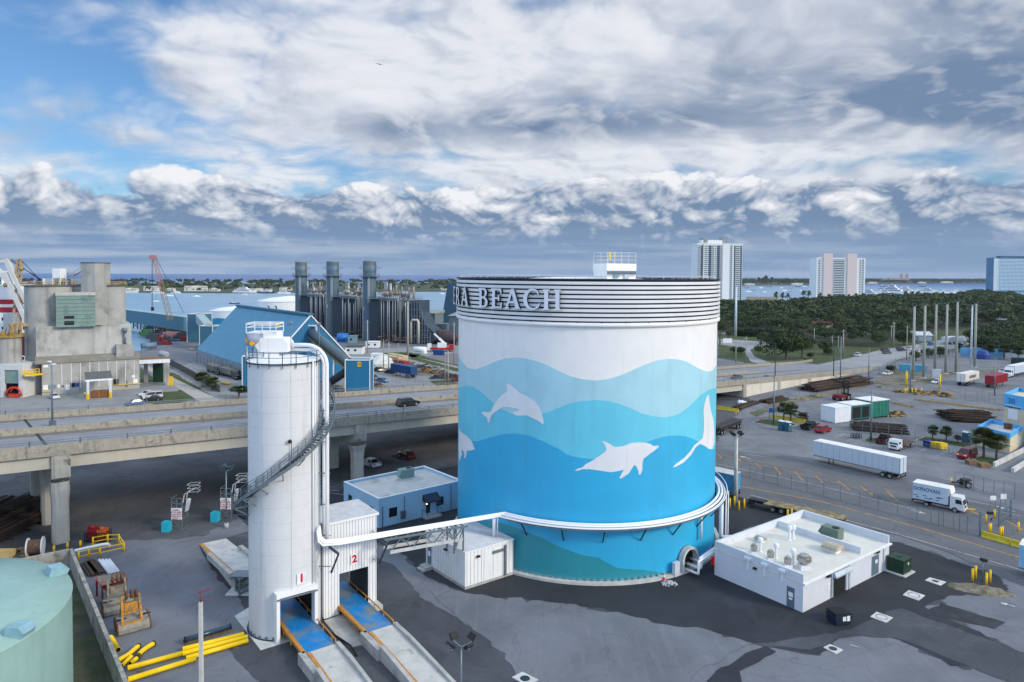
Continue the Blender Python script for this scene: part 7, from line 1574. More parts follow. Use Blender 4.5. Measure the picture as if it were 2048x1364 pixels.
# fill and retaining walls beyond the abutment
RW=mat('retaining_wall',lin(208,203,190),.8,var=.06,scale=.5,streak=(.9,lin(176,171,158),.5,.75))
t_rw=thing('retaining_wall','cream panelled retaining wall that carries the highway down to the ground','wall',tuple(BP(S1,0,0)))
n=9
for k in range(n):
 s0,s1=S1+(SE-S1)*k/n,S1+(SE-S1)*(k+1)/n-.06;b=MB();P_=[BP(s,w,z)for s in(s0,s1)for w,z in((.15,0),(BWID-.15,0),(BWID-.15,zd(s)-.35),(.15,zd(s)-.35))];b.add(P_,[(3,2,1,0),(4,5,6,7),(0,1,5,4),(1,2,6,5),(2,3,7,6),(3,0,4,7)]);b.build('wall_panel',RW,t_rw,True)
 if k%2==0:b=MB();b.beam(BP(s0+.5,.0,0),BP(s0+.5,.0,zd(s0)-.5),.9,.5);b.build('pilaster',GIRD,t_rw,True)
# paint on the deck
def deck_stripe(w,wd,m,s0,s1,dash=None,nm='road_line'):
 b=MB();s=s0
 while s<s1:
  e_=min(s1,s+(dash[0]if dash else 14));b.add([BP(s,w,zd(s)+.006),BP(e_,w,zd(e_)+.006),BP(e_,w+wd,zd(e_)+.006),BP(s,w+wd,zd(s)+.006)],[(0,1,2,3)]);s=e_+(dash[1]if dash else 0)
 return struct(b,nm,m)
deck_stripe(.45,1.9,SHOULD,S0,232,nm='shoulder');deck_stripe(11.4,2.0,SHOULD,S0,232,nm='shoulder');deck_stripe(14.1,1.2,SHOULD,S0,200,nm='shoulder');deck_stripe(24.2,1.8,SHOULD,S0,232,nm='shoulder')
zd_=zd;deck_stripe(11.15,.18,YLINE,S0,255);deck_stripe(15.4,.16,YLINE,S0,255);deck_stripe(2.4,.16,WLINE,S0,255);deck_stripe(24.0,.16,WLINE,S0,255);deck_stripe(6.8,.16,WLINE,S0,255,(3,9));deck_stripe(19.8,.16,WLINE,S0,255,(3,9))
b=MB();b.add([BP(-1.2,.4,zd(0)+.07),BP(-.8,.4,zd(0)+.07),BP(-.8,BWID-.4,zd(0)+.07),BP(-1.2,BWID-.4,zd(0)+.07)],[(0,1,2,3)]);struct(b,'expansion_joint',BLACK)
# traffic on the highway
car('suv',(800,813.5),(830.5,810.5),(.015,.018,.02),'black SUV driving on the elevated highway behind the silo',deck=DK)
car('sedan',(1463,759),(1484,756.5),lin(96,108,120),'grey sedan on the highway just right of the mural tank',deck=DK)
car('sedan',(750.5,935),(730,928),lin(206,212,220),'white sedan with dark roof parked under the highway behind the office');car('sedan',(824,921),(804,910),lin(70,14,22),'dark red car parked under the highway behind the office')
for k in range(7):LZ=.05;stripe('bay_line',(688-k*9,990-k*7.5),(640-k*9,984-k*7.5),.12,WLINE)
# double-armed light on the median
p=DK(105,853);zt_=ZA(103,727,p)-p.z;t=thing('highway_light','tall highway lamp with two heads on the median at the left','lamp post',tuple(p));b=MB();b.tube([(0,0,0),(0,0,zt_)],[.16,.09],8);b.box(-.35,.35,-.35,.35,0,.95);L(b,'pole',STEEL,t)
for s_ in(-1,1):a_=BN*s_;b=MB();b.tube([(0,0,zt_-.3),(a_.x*1.0,a_.y*1.0,zt_),(a_.x*1.8,a_.y*1.8,zt_+.05)],.05,6);b.ball((a_.x*2.0,a_.y*2.0,zt_+.08),.38,5,0,.35);L(b,'lamp_head',mat('lamp_white',lin(206,214,222),.4),t)
for u,vb,vt,lab in((1550,757,686,'dark street lamp on the near parapet, nearer the mural tank'),(1667,753,686,'dark street lamp on the near parapet, farther from the mural tank')):light_pole(u,vb,vt,lab,-2.0,.14,'street lamps along the highway',m=STEEL_D,deck=DK)
light_pole(1680.5,764,672,'grey street lamp at the foot of the retaining wall',1.5,.17,'street lamps along the highway',head=False);light_pole(1737,762,695,'grey street lamp beside the far end of the retaining wall',1.5,.17,'street lamps along the highway',head=False)
# ---------------- at-grade roads to the right ----------------
LV[0]=.03
ROADL=asphalt('pale_road',(.30,.305,.315),.1,(.25,.255,.26),(.5,.7),.3,.3)
verge=sheet('verge',[(1436,716),(1436,668),(1560,672),(1760,660),(2048,655),(2700,660),(2700,705),(2048,703),(1960,690),(1790,722),(1640,738),(1560,737)],GRASS,wob=.6,seed=21)
sheet('road',[(1500,752),(1600,736),(1700,716),(1760,700),(1840,688),(1920,672),(1990,664),(2048,652),(2080,658),(2010,680),(1940,690),(1870,706),(1800,718),(1735,745),(1690,752),(1600,762)],ROADL)
sheet('road',[(1530,734),(1500,722),(1490,704),(1470,694),(1436,688),(1436,678),(1480,680),(1535,685),(1540,690),(1512,694),(1500,700),(1510,714),(1552,730)],ROADL)
sheet('lot_pavement',[(1560,770),(1740,745),(1800,722),(1960,700),(2048,706),(2300,715),(2300,800),(2048,790),(1800,790)],A_LOT,wob=.4,seed=23)
sheet('dry_grass',[(1740,765),(1790,741),(1830,735),(1850,742),(1826,775),(1760,775)],DIRT,wob=.5,seed=24);sheet('dry_grass',[(1826,765),(1880,745),(2000,738),(2040,742),(1900,752),(1850,770)],DIRT,wob=.4,seed=25)
sheet('dry_grass',[(1500,826),(1560,803),(1660,784),(1740,766),(1740,772),(1660,792),(1560,812),(1512,834)],DIRT,wob=.4,seed=26)
for(a,b_)in(((1560,745),(1700,722)),((1620,752),(1750,728))):LZ=LV[0]+.004;stripe('road_line',a,b_,.2,WLINE,(3,6))
stripe('road_line',(1600,744),(1760,708),.25,YLINE)
CG='cars at the far crossing'
for rear,front,c,lab in(((1712,713),(1720,711.5),lin(214,218,224),'white SUV leaving the far crossing towards the highway'),((1768,708),(1779,707),lin(88,96,96),'grey SUV waiting at the far crossing, frontmost of the traffic'),((1764,703),(1776,702),lin(52,56,60),'dark grey SUV behind the frontmost one at the far crossing'),((1797,702.5),(1808,701.5),lin(28,60,84),'dark blue car behind the grey SUVs at the far crossing'),((1795,699),(1804,698),(.02,.025,.03),'black car half hidden behind the dark blue car'),((1816,700.5),(1824,699.5),lin(222,224,228),'white car by the first steel pole at the far crossing'),((1827,696.5),(1836,695.5),lin(216,220,226),'white car between the first two steel poles'),((1841,694.5),(1849,693.5),lin(210,212,216),'pale car seen just left of the second steel pole'),((1833,705.5),(1843,704.5),lin(226,228,230),'white car nearest the fence by the second steel pole'),((1855,691.5),(1868,689.5),lin(40,110,170),'bright blue pickup-like SUV at the far crossing')):
 car('suv' if 'SUV' in lab else 'sedan',rear,front,c,lab,CG)
pa,pb_=G(1908,687),G(1886,690);box_trailer(pa,pb_,13,TRW,'white semi-trailer on the far road between the steel poles',roof_m=TRR)
t=thing('white_van','small white delivery van behind the fifth steel pole','van',tuple(G(1918,684)),.2);b=MB();b.ext([(-2.6,.4),(2.6,.4),(2.7,1.1),(1.9,1.3),(1.4,2.3),(-2.6,2.4)],(0,0,0),(1,0,0),(0,0,1),(0,1,0),-1,1);L(b,'body',TRW,t);b=MB();b.add([(1.92,-.8,1.35),(1.92,.8,1.35),(1.47,.75,2.2),(1.47,-.75,2.2)],[(0,1,2,3)]);L(b,'windscreen',GLASS,t)
for x in(-1.7,1.7):
 for y in(-.95,.95):wheel(t,x,y,.36)
# tall steel transmission poles with their wires
tops=[];WB_=mat('pole_concrete',lin(158,160,152),.7,var=.08);WBW=mat('pole_white_blue',lin(196,214,228),.6)
for i,(u,v,ut,vt)in enumerate(((1825.5,761,1828,613.3),(1846.8,756,1848.7,611.8),(1869.5,742,1872.2,609.5),(1891,747,1893.2,608.8),(1911.6,745.7,1915.2,604.3),(1941.5,733,1942.9,611),(1949,734.4,1951.2,608))):
 p=G(u,v);zt_=ZA(ut,vt,p);t=thing('transmission_pole',('massive grey transmission pole, leftmost of the row','massive grey transmission pole, second from the left','massive grey transmission pole, third from the left','massive grey transmission pole, fourth from the left','massive grey transmission pole, fifth from the left and tallest','slimmer white-blue transmission pole with a box at its foot','massive grey transmission pole, rightmost of the row')[i],'transmission pole',tuple(p),0,'row of transmission poles')
 m=WBW if i==5 else WB_;r=.36 if i==5 else.5;b=MB();b.tube([(0,0,0),(0,0,zt_)],[r,r*.72],12);L(b,'pole',m,t)
 b=MB()
 for sx_ in(-1,1):b.beam((0,0,zt_-.2),(sx_*.9,0,zt_+.7),.14)
 if i!=5:
  for k in range(3):z=zt_-2.5-k*3.4;b.tube([(.3,0,z+.6),(1.9,0,z-.5),(.3,0,z-1.8)],.05,5)
 L(b,'insulator_arm',STEEL,t);tops.append((p,zt_))
 b=MB();b.lathe([(1.1,0),(.9,.25),(.01,.3)],14,smooth=False);L(b,'footing',CONC,t)
p=G(1471,672.8);zt_=ZA(1471.5,573,p);b=MB();b.tube([(p.x,p.y,0),(p.x,p.y,zt_)],[.75,.5],12);solo(b,'transmission_pole',WBW,'tall pale blue-white transmission pole just right of the mural tank','transmission pole','row of transmission poles');tops.append((p,zt_))
wm=mat('cable',(.10,.11,.12),.6)
for i,(v0,v1)in enumerate(((612,607),(622,616),(634,626),(646,640),(661,652),(676,668),(690,684))):
 a_,c_=AT(1440,v0,330),AT(2120,v1,236);b=MB();b.tube([a_.lerp(c_,k/20)-Vector((0,0,1.6*(1-(k/10-1)**2)))for k in range(21)],.035,4);solo(b,'power_line',wm,'thin power line strung in front of the treetops, %s from the top'%('first','second','third','fourth','fifth','sixth','seventh')[i],'power line','power lines across the trees')
# wooden and concrete poles by the crossing
for i,(u,vb,vt,r_)in enumerate(((1664,707,671,.2),(1676,706,671,.2),(1686,712,659,.3),(1628,697,655,.2),(1545,700,684,.15),(1491.5,726,673,.18),(1471.5,726,681,.2),(1787,694,644,.3),(1782.5,690,650,.25),(1813,720,650,.2),(1559,672,648,.2),(1621,672,655,.18),(1960,690,650,.2))):
 p=G(u,vb);b=MB();b.tube([(p.x,p.y,0),(p.x,p.y,ZA(u,vt,p))],[r_*1.2,r_*.8],6);z=ZA(u,vt,p);b.beam((p.x-1.2,p.y,z-.8),(p.x+1.2,p.y,z-.8),.15)
 solo(b,'utility_pole',mat('pole_wood',lin(150,146,136),.9,var=.15),('wooden utility pole, left one of the three at the corner of the crossing','wooden utility pole, middle one of the three at the corner of the crossing','thick pale utility pole, right one of the three at the corner of the crossing','utility pole behind the round tree by the crossing','slim utility pole in front of the big round tree','utility pole beside the slip road near the mural tank','short utility pole on the lawn near the mural tank','right of two close utility poles behind the crossing','left of two close utility poles behind the crossing','utility pole just left of the first steel pole','utility pole rising from the hedge near the mural tank','utility pole in front of the red-roofed house','utility pole between the trees right of the steel poles')[i],'utility pole','utility poles by the crossing')
# port containers and trucks beyond the yard
CR_W=mat('container_white',lin(218,216,208),.5,var=.05);RED_C=mat('container_red',lin(150,34,46),.5,var=.08)
pa,pb_=G(1921,772),G(1948,765.5);box_trailer(pa,pb_,12.2,CR_W,'white container trailer lettered CROWLEY left of the red container',container=False,txt=('CROWLEY',-1,mat('lettering_black',(0,0,0)),1.25),roof_m=CR_W,hgt=2.7,base=1.35)
pa,pb_=G(1979,777),G(2003,770.5);box_trailer(pa,pb_,12.2,RED_C,'red container trailer right of the white lettered one',container=True,roof_m=RED_C,hgt=2.7,base=1.35)
def semi(rear,front,Ln,wm_,lab,col=lin(226,228,230)):
 t=box_trailer(rear,front,Ln,wm_,lab,cat='semi truck',roof_m=TRR,name='semi_truck');cab(t,Ln+.5,col,2.4,3.6,'conv')
 for x in(Ln+.6,Ln+3.4):
  for y in(-1.05,1.05):wheel(t,x,y,.5,.35)
 return t
pf=G(2013,755);pr=G(2075,742);semi(pr,pf,(pr-pf).length-3.5,TRW,'white semi truck with sleeper cab at the right edge, facing the camera')
pf=G(1873,762);t=thing('tractor_unit','white truck tractor parked under the steel poles with its back to the camera','truck',tuple(pf),1.0);cab(t,0,lin(222,228,230),2.5,4.0,'conv');b=MB();b.box(-3.2,.0,-.5,.5,.6,1.0);L(b,'chassis',BLACK,t)
for x in(-2.6,-1.4,2.6):
 for y in(-1.0,1.0):wheel(t,x,y,.5,.35)
def container(rear,front,Ln,m,lab,grp=None,z=0.):
 a_,c_=(rear,front);d_=(c_-a_).normalized();t=thing('shipping_container',lab,'container',(a_.x,a_.y,z),atan2(d_.y,d_.x),grp);b=MB();b.box(0,Ln,-1.22,1.22,0,2.6)
 for k in range(int(Ln/.3)):
  for y in(-1.25,1.22):b.box(.15+k*.3,.28+k*.3,y,y+.03,.15,2.45)
 L(b,'box',m,t);b=MB();b.box(-.03,0,-1.1,-.03,.1,2.5);b.box(-.03,0,.03,1.1,.1,2.5)
 for y in(-.8,-.35,.35,.8):b.beam((-.06,y,.15),(-.06,y,2.45),.05)
 L(b,'doors',m,t);return t
container(G(1798.5,741),G(1830,743),9.0,mat('container_sky',lin(92,160,190),.5),'light blue shipping container left of the first steel pole')
container(G(2024,727.5),G(2060,729),12,mat('container_dark_green',lin(22,56,56),.5),'dark green shipping container at the right edge beyond the white semi truck')
car('sedan',(1783,748),(1766,751),lin(222,224,226),'white sedan parked on dry grass left of the light blue container');car('sedan',(1882,765),(1865,768.5),lin(226,228,230),'white sedan parked in front of the truck tractor');car('sedan',(2010,745),(2003,746),lin(214,216,220),'white car half hidden behind the white semi truck')
b=MB();wallseg(b,G(1921,712),G(2010,716),.4,4.0);wallseg(b,G(2010,716.2),G(2120,721),.4,3.6,0,1);solo(b,'mural_wall',[mat('wall_sky_blue',lin(98,158,200),.7,var=.2,scale=.3),mat('wall_grey_blue',lin(170,184,190),.7)],'blue painted boundary wall behind the right-hand steel poles','wall')
fence([(1740,758),(1790,733),(1830,722),(1870,716),(1905,712)],3.0,'dark boundary fence between the crossing and the container yard',m=STEEL_D,sub=3)
b=MB();p=G(1966,718);b.lathe([(2.6,0),(2.6,2.0),(1.8,3.6),(.01,4.2)],16,0,tuple(p),smooth=False);solo(b,'dome_tent',mat('dome_blue',lin(40,68,140),.6),'dark blue domed cover by the boundary wall','tent')
p=G(1455,688);b=MB();b.cb((p.x,p.y,.6),4.6,.25,2.4);b.cb((p.x-1.6,p.y,0),.2,.2,.6);b.cb((p.x+1.6,p.y,0),.2,.2,.6);solo(b,'billboard',SIGN_W,'white signboard on the lawn near the mural tank','sign')
# ---------------- west bank of the lagoon: cement plant, storage shed, power station ----------------
CON_G=mat('plant_concrete',lin(166,166,162),.88,var=.1,scale=.25,col2=lin(130,130,127),s2=.16,t2=(.48,.7),streak=(.5,lin(122,121,117),.52,.76));CON_L=mat('plant_concrete_pale',lin(180,180,176),.88,var=.1,scale=.25,col2=lin(142,142,139),s2=.12,t2=(.48,.68),streak=(.45,lin(134,133,130),.52,.76));GRN_P=mat('green_cladding',lin(122,148,140),.7,var=.1,scale=.3,col2=lin(104,128,124),s2=.3,t2=(.5,.66))
t=thing('cement_plant','grey concrete cement plant with silos, head tower and green clad block at the far left','building',tuple(G(84,792)))
fA,fB=G(84,791.5),G(280,776.5);fd=(fB-fA).normalized();fn=Vector((-fd.y,fd.x,0));fp=lambda u,y:fA+fd*((u-84)/196*(fB-fA).length)+fn*y
def blk(u0,u1,y0,y1,z0,z1,nm,m):b=MB();b.prism([tuple(x[:2])for x in(fp(u0,y0),fp(u1,y0),fp(u1,y1),fp(u0,y1))],z0,z1);return b.build(nm,m,t,True)
zl=ZA(84,728,fA);zu=ZA(170,651,fp(170,3));zs=ZA(150,570,fp(150,14))
o1=blk(84,279,0,20,0,zl,'lower_block',CON_G);blk(74,265,3.2,20,zl,zu,'upper_block',CON_L)
b=MB();b.prism([tuple(x[:2])for x in(fp(72,-.3),fp(281,-.3),fp(281,3.2),fp(72,3.2))],zl,[zl+.1,zl+.1,zl+1.8,zl+1.8]);b.build('eave_slope',mat('eave_grey',lin(128,124,114),.9,var=.15,scale=.4),t,True)
for u in np.linspace(122,268,9):b=MB();p=fp(u,-.06);b.beam((p.x,p.y,1.5),(p.x,p.y,zl-.3),.16);b.build('pilaster',PARA,t,True)
for u0,u1,R_,y in((57,140,0,12),(134,206,0,15),(200,248,0,9)):
 a_,c_=AT(u0,600,(fp((u0+u1)/2,y)).y),AT(u1,600,(fp((u0+u1)/2,y)).y);m_=(a_+c_)/2;r=(c_-a_).length/2;b=MB();b.lathe([(r,zl),(r,zs-.1)],48,0,(m_.x,m_.y,0));
 for z in np.arange(zl+3,zs,3):b.lathe([(r,z-.06),(r+.05,z),(r,z+.06)],48,0,(m_.x,m_.y,0))
 b.build('silo_drum',CON_G,t,True);b=MB();b.lathe([(r+.35,zs-.25),(r+.35,zs+.02),(.01,zs+.3)],48,0,(m_.x,m_.y,0),smooth=False);b.build('silo_roof',mat('roof_dark',lin(92,90,84),.9),t,True)
 b=MB()
 for z in(.5,1.1):b.tube([(m_.x+(r+.2)*cos(a2),m_.y+(r+.2)*sin(a2),zs+z)for a2 in np.linspace(0,2*pi,33)],.06,4)
 for a2 in np.linspace(0,2*pi,17):b.beam((m_.x+(r+.2)*cos(a2),m_.y+(r+.2)*sin(a2),zs),(m_.x+(r+.2)*cos(a2),m_.y+(r+.2)*sin(a2),zs+1.1),.07)
 b.build('roof_railing',mat('rail_yellow',lin(196,160,40),.6),t,True)
p=fp(192,6);zt_=ZA(192,526.5,p);wd=39*p.y/F;b=MB();c_=[(-wd/2,-2.2),(-.5,-3),(wd*.3,-3),(wd/2,-2.2),(wd/2,3),(-wd/2,3)];b.prism([(p.x+x,p.y+y)for x,y in c_],zu,zt_);b.build('head_tower',CON_G,t,True);b=MB();b.prism([(p.x+x*1.04,p.y+y*1.04)for x,y in c_],zt_,zt_+.25);b.build('tower_cap',mat('roof_dark',(0,0,0)),t,True)
zg=ZA(150,591,fp(150,2));blk(113,190,1.6,9,zu-.2,zg,'clad_block',GRN_P);blk(112,191,1.4,9.2,zg,zg+.9,'block_cap',CON_L)
for v0,v1 in((632,638),(642,650)):
 b=MB();a_,c_=fp(128.5,1.55),fp(148,1.55);z0,z1=ZA(138,v1,a_),ZA(138,v0,a_);b.prism([tuple(x[:2])for x in(a_,c_,c_+fn*.04,a_+fn*.04)],z0,z1);b.build('opening',M_DARK,t,True)
for k in range(1,8):
 b=MB();z=zu+(zg-zu)*k/8;b.beam(fp(114,1.55)+Vector((0,0,z)),fp(189,1.55)+Vector((0,0,z)),.08);b.build('cladding_joint',mat('joint_green',lin(96,116,112),.8),t,True)
za=ZA(250,689,fp(250,1));blk(232,268,1.0,8,zl+.3,za,'annex',CON_G);b=MB();p=fp(251,2.5);b.tube([(p.x,p.y,za),(p.x,p.y,za+3.6)],.35,8);b.tube([(p.x,p.y,za+3.6),(p.x,p.y,za+5)],.6,8);b.build('vent_stack',STEEL,t,True)
# white filter, walkway and sheds on the silo roof
p=fp(121,10);b=MB();z0,z1=ZA(121,556,p),ZA(121,537,p);w_=15*p.y/F/2;b.cb((p.x,p.y,z0),2*w_,3,z1-z0);b.add([(p.x-w_,p.y-1.5,z0),(p.x+w_,p.y-1.5,z0),(p.x+w_,p.y+1.5,z0),(p.x-w_,p.y+1.5,z0),(p.x,p.y,z0-1.6)],[(0,1,4),(1,2,4),(2,3,4),(3,0,4)])
for x in(-w_,w_):b.beam((p.x+x,p.y-1.4,zs),(p.x+x,p.y-1.4,z0+.5),.2);b.beam((p.x+x,p.y+1.4,zs),(p.x+x,p.y+1.4,z0+.5),.2)
b.build('bag_filter',WHITE2,t,True);b=MB();p0_,p1_,p2_=AT(134,553,p.y),AT(148,551,p.y),AT(165,541,p.y);p3_=AT(174,540,p.y)
for q0_,q1_ in((p0_,p1_),(p1_,p2_),(p2_,p3_)):
 b.beam(q0_,q1_,.7,.2);b.beam(q0_+Vector((0,0,1.1)),q1_+Vector((0,0,1.1)),.1);b.beam(q0_,q0_+Vector((0,0,1.1)),.1)
for q0_ in(p0_,p1_):b.beam((q0_.x,q0_.y,zs),q0_,.2)
b.build('roof_walkway',mat('walkway_tan',lin(150,132,104),.7),t,True)
for u0,u1,v0,y in((88,112,557,13),(145,171,558,15)):b=MB();a_,c_=fp(u0,y),fp(u1,y);z1=ZA((u0+u1)/2,v0,a_);b.prism([tuple(x[:2])for x in(a_,c_,c_+fn*3,a_+fn*3)],zs,z1);b.build('roof_shed',WHITE2,t,True)
# canopy, doors, notices
p0_,p1_=G(176,799),G(221,795.5);dd=(p1_-p0_).normalized();dn=fn;zr0,zr1=ZA(176,763,p0_),ZA(176,763,p0_)+1.2
for q_ in(p0_,p1_):b=MB();b.beam(q_,q_+Vector((0,0,zr0)),.45);b.build('canopy_post',PARA,t,True);b=MB();b.beam(q_,q_+Vector((0,0,1.6)),.55);b.build('post_guard',YEL,t,True)
b=MB();bk_=8.0;b.prism([tuple(x[:2])for x in(p0_-dd*.6,p1_+dd*.6,p1_+dd*.6+dn*bk_,p0_-dd*.6+dn*bk_)],[zr0,zr0,zr1,zr1],[zr0+.5,zr0+.5,zr1+.5,zr1+.5],0,1);b.build('canopy_roof',[PARA,mat('canopy_grey',lin(96,98,98),.9)],t,True);b=MB();q_=p0_+dn*1.5;b.prism([tuple(x[:2])for x in(q_-dd*.3,q_-dd*.15,q_-dd*.15+dn*5.5,q_-dd*.3+dn*5.5)],2,zr0+.2);b.build('side_screen',GRN_P,t,True)
for u0,u1,v0,v1,m in((227,237,758,770,M_DARK),(251,255,761,774,DOORG),(266,275,758,766,SIGN_W),(86,96,770,780,SIGN_W),(97,112,770,777,mat('sign_blue_grey',lin(108,136,150),.6)),(115,120,769,776,SIGN_W),(123,127,770,775,BLACK),(131,140,769,780,SIGN_W),(141,150,766,774,BLACK),(151,158,766,773,mat('sign_blue',(0,0,0))),(86,96,729.5,735,SIGN_W),(264,270,750,755,WHITE2)):
 b=MB();wallquad(b,fA,fB,u0,u1,v0,v1,.12,.1);b.build('wall_panel',m,t,True)
b=MB();b.beam(fp(225,-.4)+Vector((0,0,1.6)),fp(281,-.4)+Vector((0,0,1.6)),.18);b.beam(fp(85,-.4)+Vector((0,0,1.2)),fp(104,-.4)+Vector((0,0,1.2)),.18);b.build('yellow_rail',YEL,t,True)
# drive-through bay at the right
q_=[fp(279,2),G(338,769),None,None];q_[1]=q_[0]+(q_[1]-q_[0]);q0_=G(330,771);zb_=ZA(330,725,q0_)
t2=thing('loading_canopy','brown-roofed loading canopy on pale legs at the right end of the cement plant','canopy',tuple(q0_));r0=fp(279,3);rr=[r0,q0_+(q0_-r0).normalized()*1.5];rr+=[rr[1]+fn*8,rr[0]+fn*8];b=MB();b.prism([tuple(x[:2])for x in rr],zb_-.1,zb_+1.1,0,1);b.build('roof',[PARA,mat('canopy_brown',lin(128,104,72),.9,var=.15)],t2,True)
for q_ in(rr[1]-(rr[1]-rr[0]).normalized()*.8,rr[2]-(rr[1]-rr[0]).normalized()*.8,rr[2]-(rr[1]-rr[0]).normalized()*6):b=MB();b.beam((q_.x,q_.y,0),(q_.x,q_.y,zb_),.9);b.build('leg',CON_L,t2,True)
b=MB();q_=rr[1]-fn*.3;b.cb((q_.x,q_.y,0),1.4,.5,2.8);b.build('leg_guard',YEL,t2,True);b=MB();q_=rr[2]-(rr[1]-rr[0]).normalized()*2.5;b.cb((q_.x,q_.y,0),3.2,.4,zb_);b.build('back_screen',mat('dark_green_panel',(.012,.05,.03),.8),t2,True)
# small silo on a white frame at the left edge
p=G(6,795);t=thing('cement_silo','small concrete silo on a white drive-through frame at the left edge','silo',tuple(p));k=p.y/F;r=21.*k;zc=ZA(20,728,p);zt_=ZA(20,676,p);px_=AT(20,760,p.y+4)
b=MB();b.lathe([(r,zc-p.z),(r,zt_)],40,0,(px_.x-p.x,4,0));L(b,'drum',CON_G,t);b=MB();b.lathe([(r+.6,zt_),(r+.7,zt_+.5),(.01,zt_+.6)],40,0,(px_.x-p.x,4,0),smooth=False)
rr_=random.Random(5)
for k2 in range(14):x,y=px_.x-p.x+rr_.uniform(-r,r)*.8,4+rr_.uniform(-r,r)*.8;b.beam((x,y,zt_+.5),(x+rr_.uniform(-1,1),y,zt_+rr_.uniform(1.2,4)),rr_.uniform(.1,.5))
L(b,'top_gear',mat('gear_ochre',lin(160,132,70),.7,var=.3,scale=1),t)
xw=AT(46,760,p.y).x-p.x;b=MB();b.box(-8,xw,0,9,zc-1.6,zc);b.box(xw-1.3,xw,0,9,0,zc-1.6);b.box(-.8,.4,0,.8,0,zc-1.6);b.box(-8,-7,0,9,0,zc-1.6);L(b,'frame',mat('frame_white',lin(202,206,206),.7,var=.06),t);b=MB();b.box(.5,xw-1.4,.3,.5,4.0,zc-1.7);L(b,'panel',GRN_P,t);b=MB();b.box(-7,xw-1.4,7,7.2,0,zc-1.7);L(b,'dark_back',M_DARK,t)
p=G(22,797);b=MB();r0=[(p.x+x,p.y+1,.6+z)for x,z in((-2.2,0),(-1.6,1.6),(-.9,2.2),(.9,2.2),(1.7,1.6),(2.3,0))];b.tube(r0,.25,6);b.tube([(x,y+1.6,z)for x,y,z in r0],.25,6);b.beam(r0[2],(r0[2][0],r0[2][1]+1.6,r0[2][2]),.4);b.beam(r0[3],(r0[3][0],r0[3][1]+1.6,r0[3][2]),.4);b.cb((p.x,p.y+1.8,.2),3,1.4,.8);solo(b,'loading_spout',mat('spout_red',lin(204,60,40),.5),'red tubular loader under the white silo frame','loader')
b=MB();a_,c_=G(48,796),G(84,792);b.beam(a_+Vector((0,0,6.4)),c_+Vector((0,0,6.4)),2.2,.4)
for z in(7.2,8.0):b.beam(a_+Vector((0,-1,z)),c_+Vector((0,-1,z)),.14)
for k2 in range(6):p=a_.lerp(c_,k2/5);b.beam(p+Vector((0,-1,6.5)),p+Vector((0,-1,8.0)),.14)
solo(b,'walkway',YEL,'yellow-railed walkway between the small silo and the cement plant','walkway')
# ship, harbour crane and quay
sh0=G(-160,700);SH=thing('cargo_ship','dark red cargo ship with white and red superstructure moored behind the cement plant','ship',(-246,266,-1.2),radians(9));HR=mat('hull_red',lin(82,26,38),.6,var=.15,scale=.2);b=MB()
hull=[(-70,-9),(45,-9),(62,-5),(72,0),(62,5),(45,9),(-70,9)];b.prism([(x,y)for x,y in hull],0,[13,13,14.5,16,14.5,13,13]);L(b,'hull',HR,SH);b=MB();b.box(36,60,-8.5,8.5,13,21);b.box(37,59,-8,8,23,24.2);b.box(38,58,-7.8,7.8,26,29);L(b,'superstructure',WHITE,SH);b=MB();b.box(36,60,-8.6,8.6,21,23);b.box(38,58,-8.1,8.1,24.2,26);L(b,'red_deck',mat('ship_red',lin(176,28,44),.5),SH);b=MB();b.box(41,55,-7.5,7.5,29,31.5);b.box(46,50,-1.5,1.5,31.5,37);L(b,'bridge_deck',WHITE,SH);b=MB()
for z in(14.5,18):
 for k2 in range(9):b.box(37+k2*2.5,38.4+k2*2.5,-8.68,-8.55,z,z+1.1)
L(b,'windows',GLASS,SH);text_mb('DUNKIRK',3.4,.05,Vector((63,-9.05,3.2)),(1,0,0),(0,0,1),bold=.05).build('lettering',SIGN_W,SH)
b=MB();p=Vector((-30,230,0))
CRW=mat('crane_white',lin(206,206,202),.6,var=.06);CRY=mat('crane_tan',lin(172,150,120),.7,var=.15)
y_=262.;cr=thing('harbour_crane','white harbour portal crane with slanting booms at the left edge','crane',tuple(AT(30,690,y_)*Vector((1,1,0))));bm_=lambda nm,pts,w,m:(lambda b:[b.beam(AT(*a,y_),AT(*c,y_),w)for a,c in pts]and b.build(nm,m,cr,True))(MB())
bm_('boom',[((14,522),(57,612)),((10,545),(52,640))],1.5,CRW);bm_('boom',[((-20,520),(30,580))],1.4,CRW);bm_('jib',[((-30,530),(16,520)),((16,520),(28,545)),((-10,560),(10,545))],1.1,CRW);bm_('mast',[((42,518),(39,632)),((35,520),(28,632)),((35,552),(42,552)),((30,583),(41,583)),((28,614),(40,614)),((35,520),(42,518))],.7,CRY);bm_('tie_cable',[((16,518),(88,562)),((22,518),(88,566)),((42,520),(86,566))],.18,BLACK)
bm_('base_tower',[((28,632),(26,740)),((39,632),(40,740)),((28,660),(40,690)),((40,660),(26,690))],1.0,CRY);b=MB();p=AT(29,645,y_);b.cb((p.x,p.y-2,p.z-4),3.4,3,7.5);b.build('machine_house',mat('crane_grey',lin(150,156,162),.6),cr,True)
b=MB();b.ball(AT(43,537,y_),.9,5);b.ball(AT(11,570,y_),.9,5);b.build('sheave',mat('gear_ochre',(0,0,0)),cr,True)
b=MB();c_=AT(100,648,205);b.beam(AT(24,649,203),AT(104,649,206),2.0,1.0);solo(b,'conveyor',CRY,'tan conveyor bridge from the small silo to the big one','conveyor')
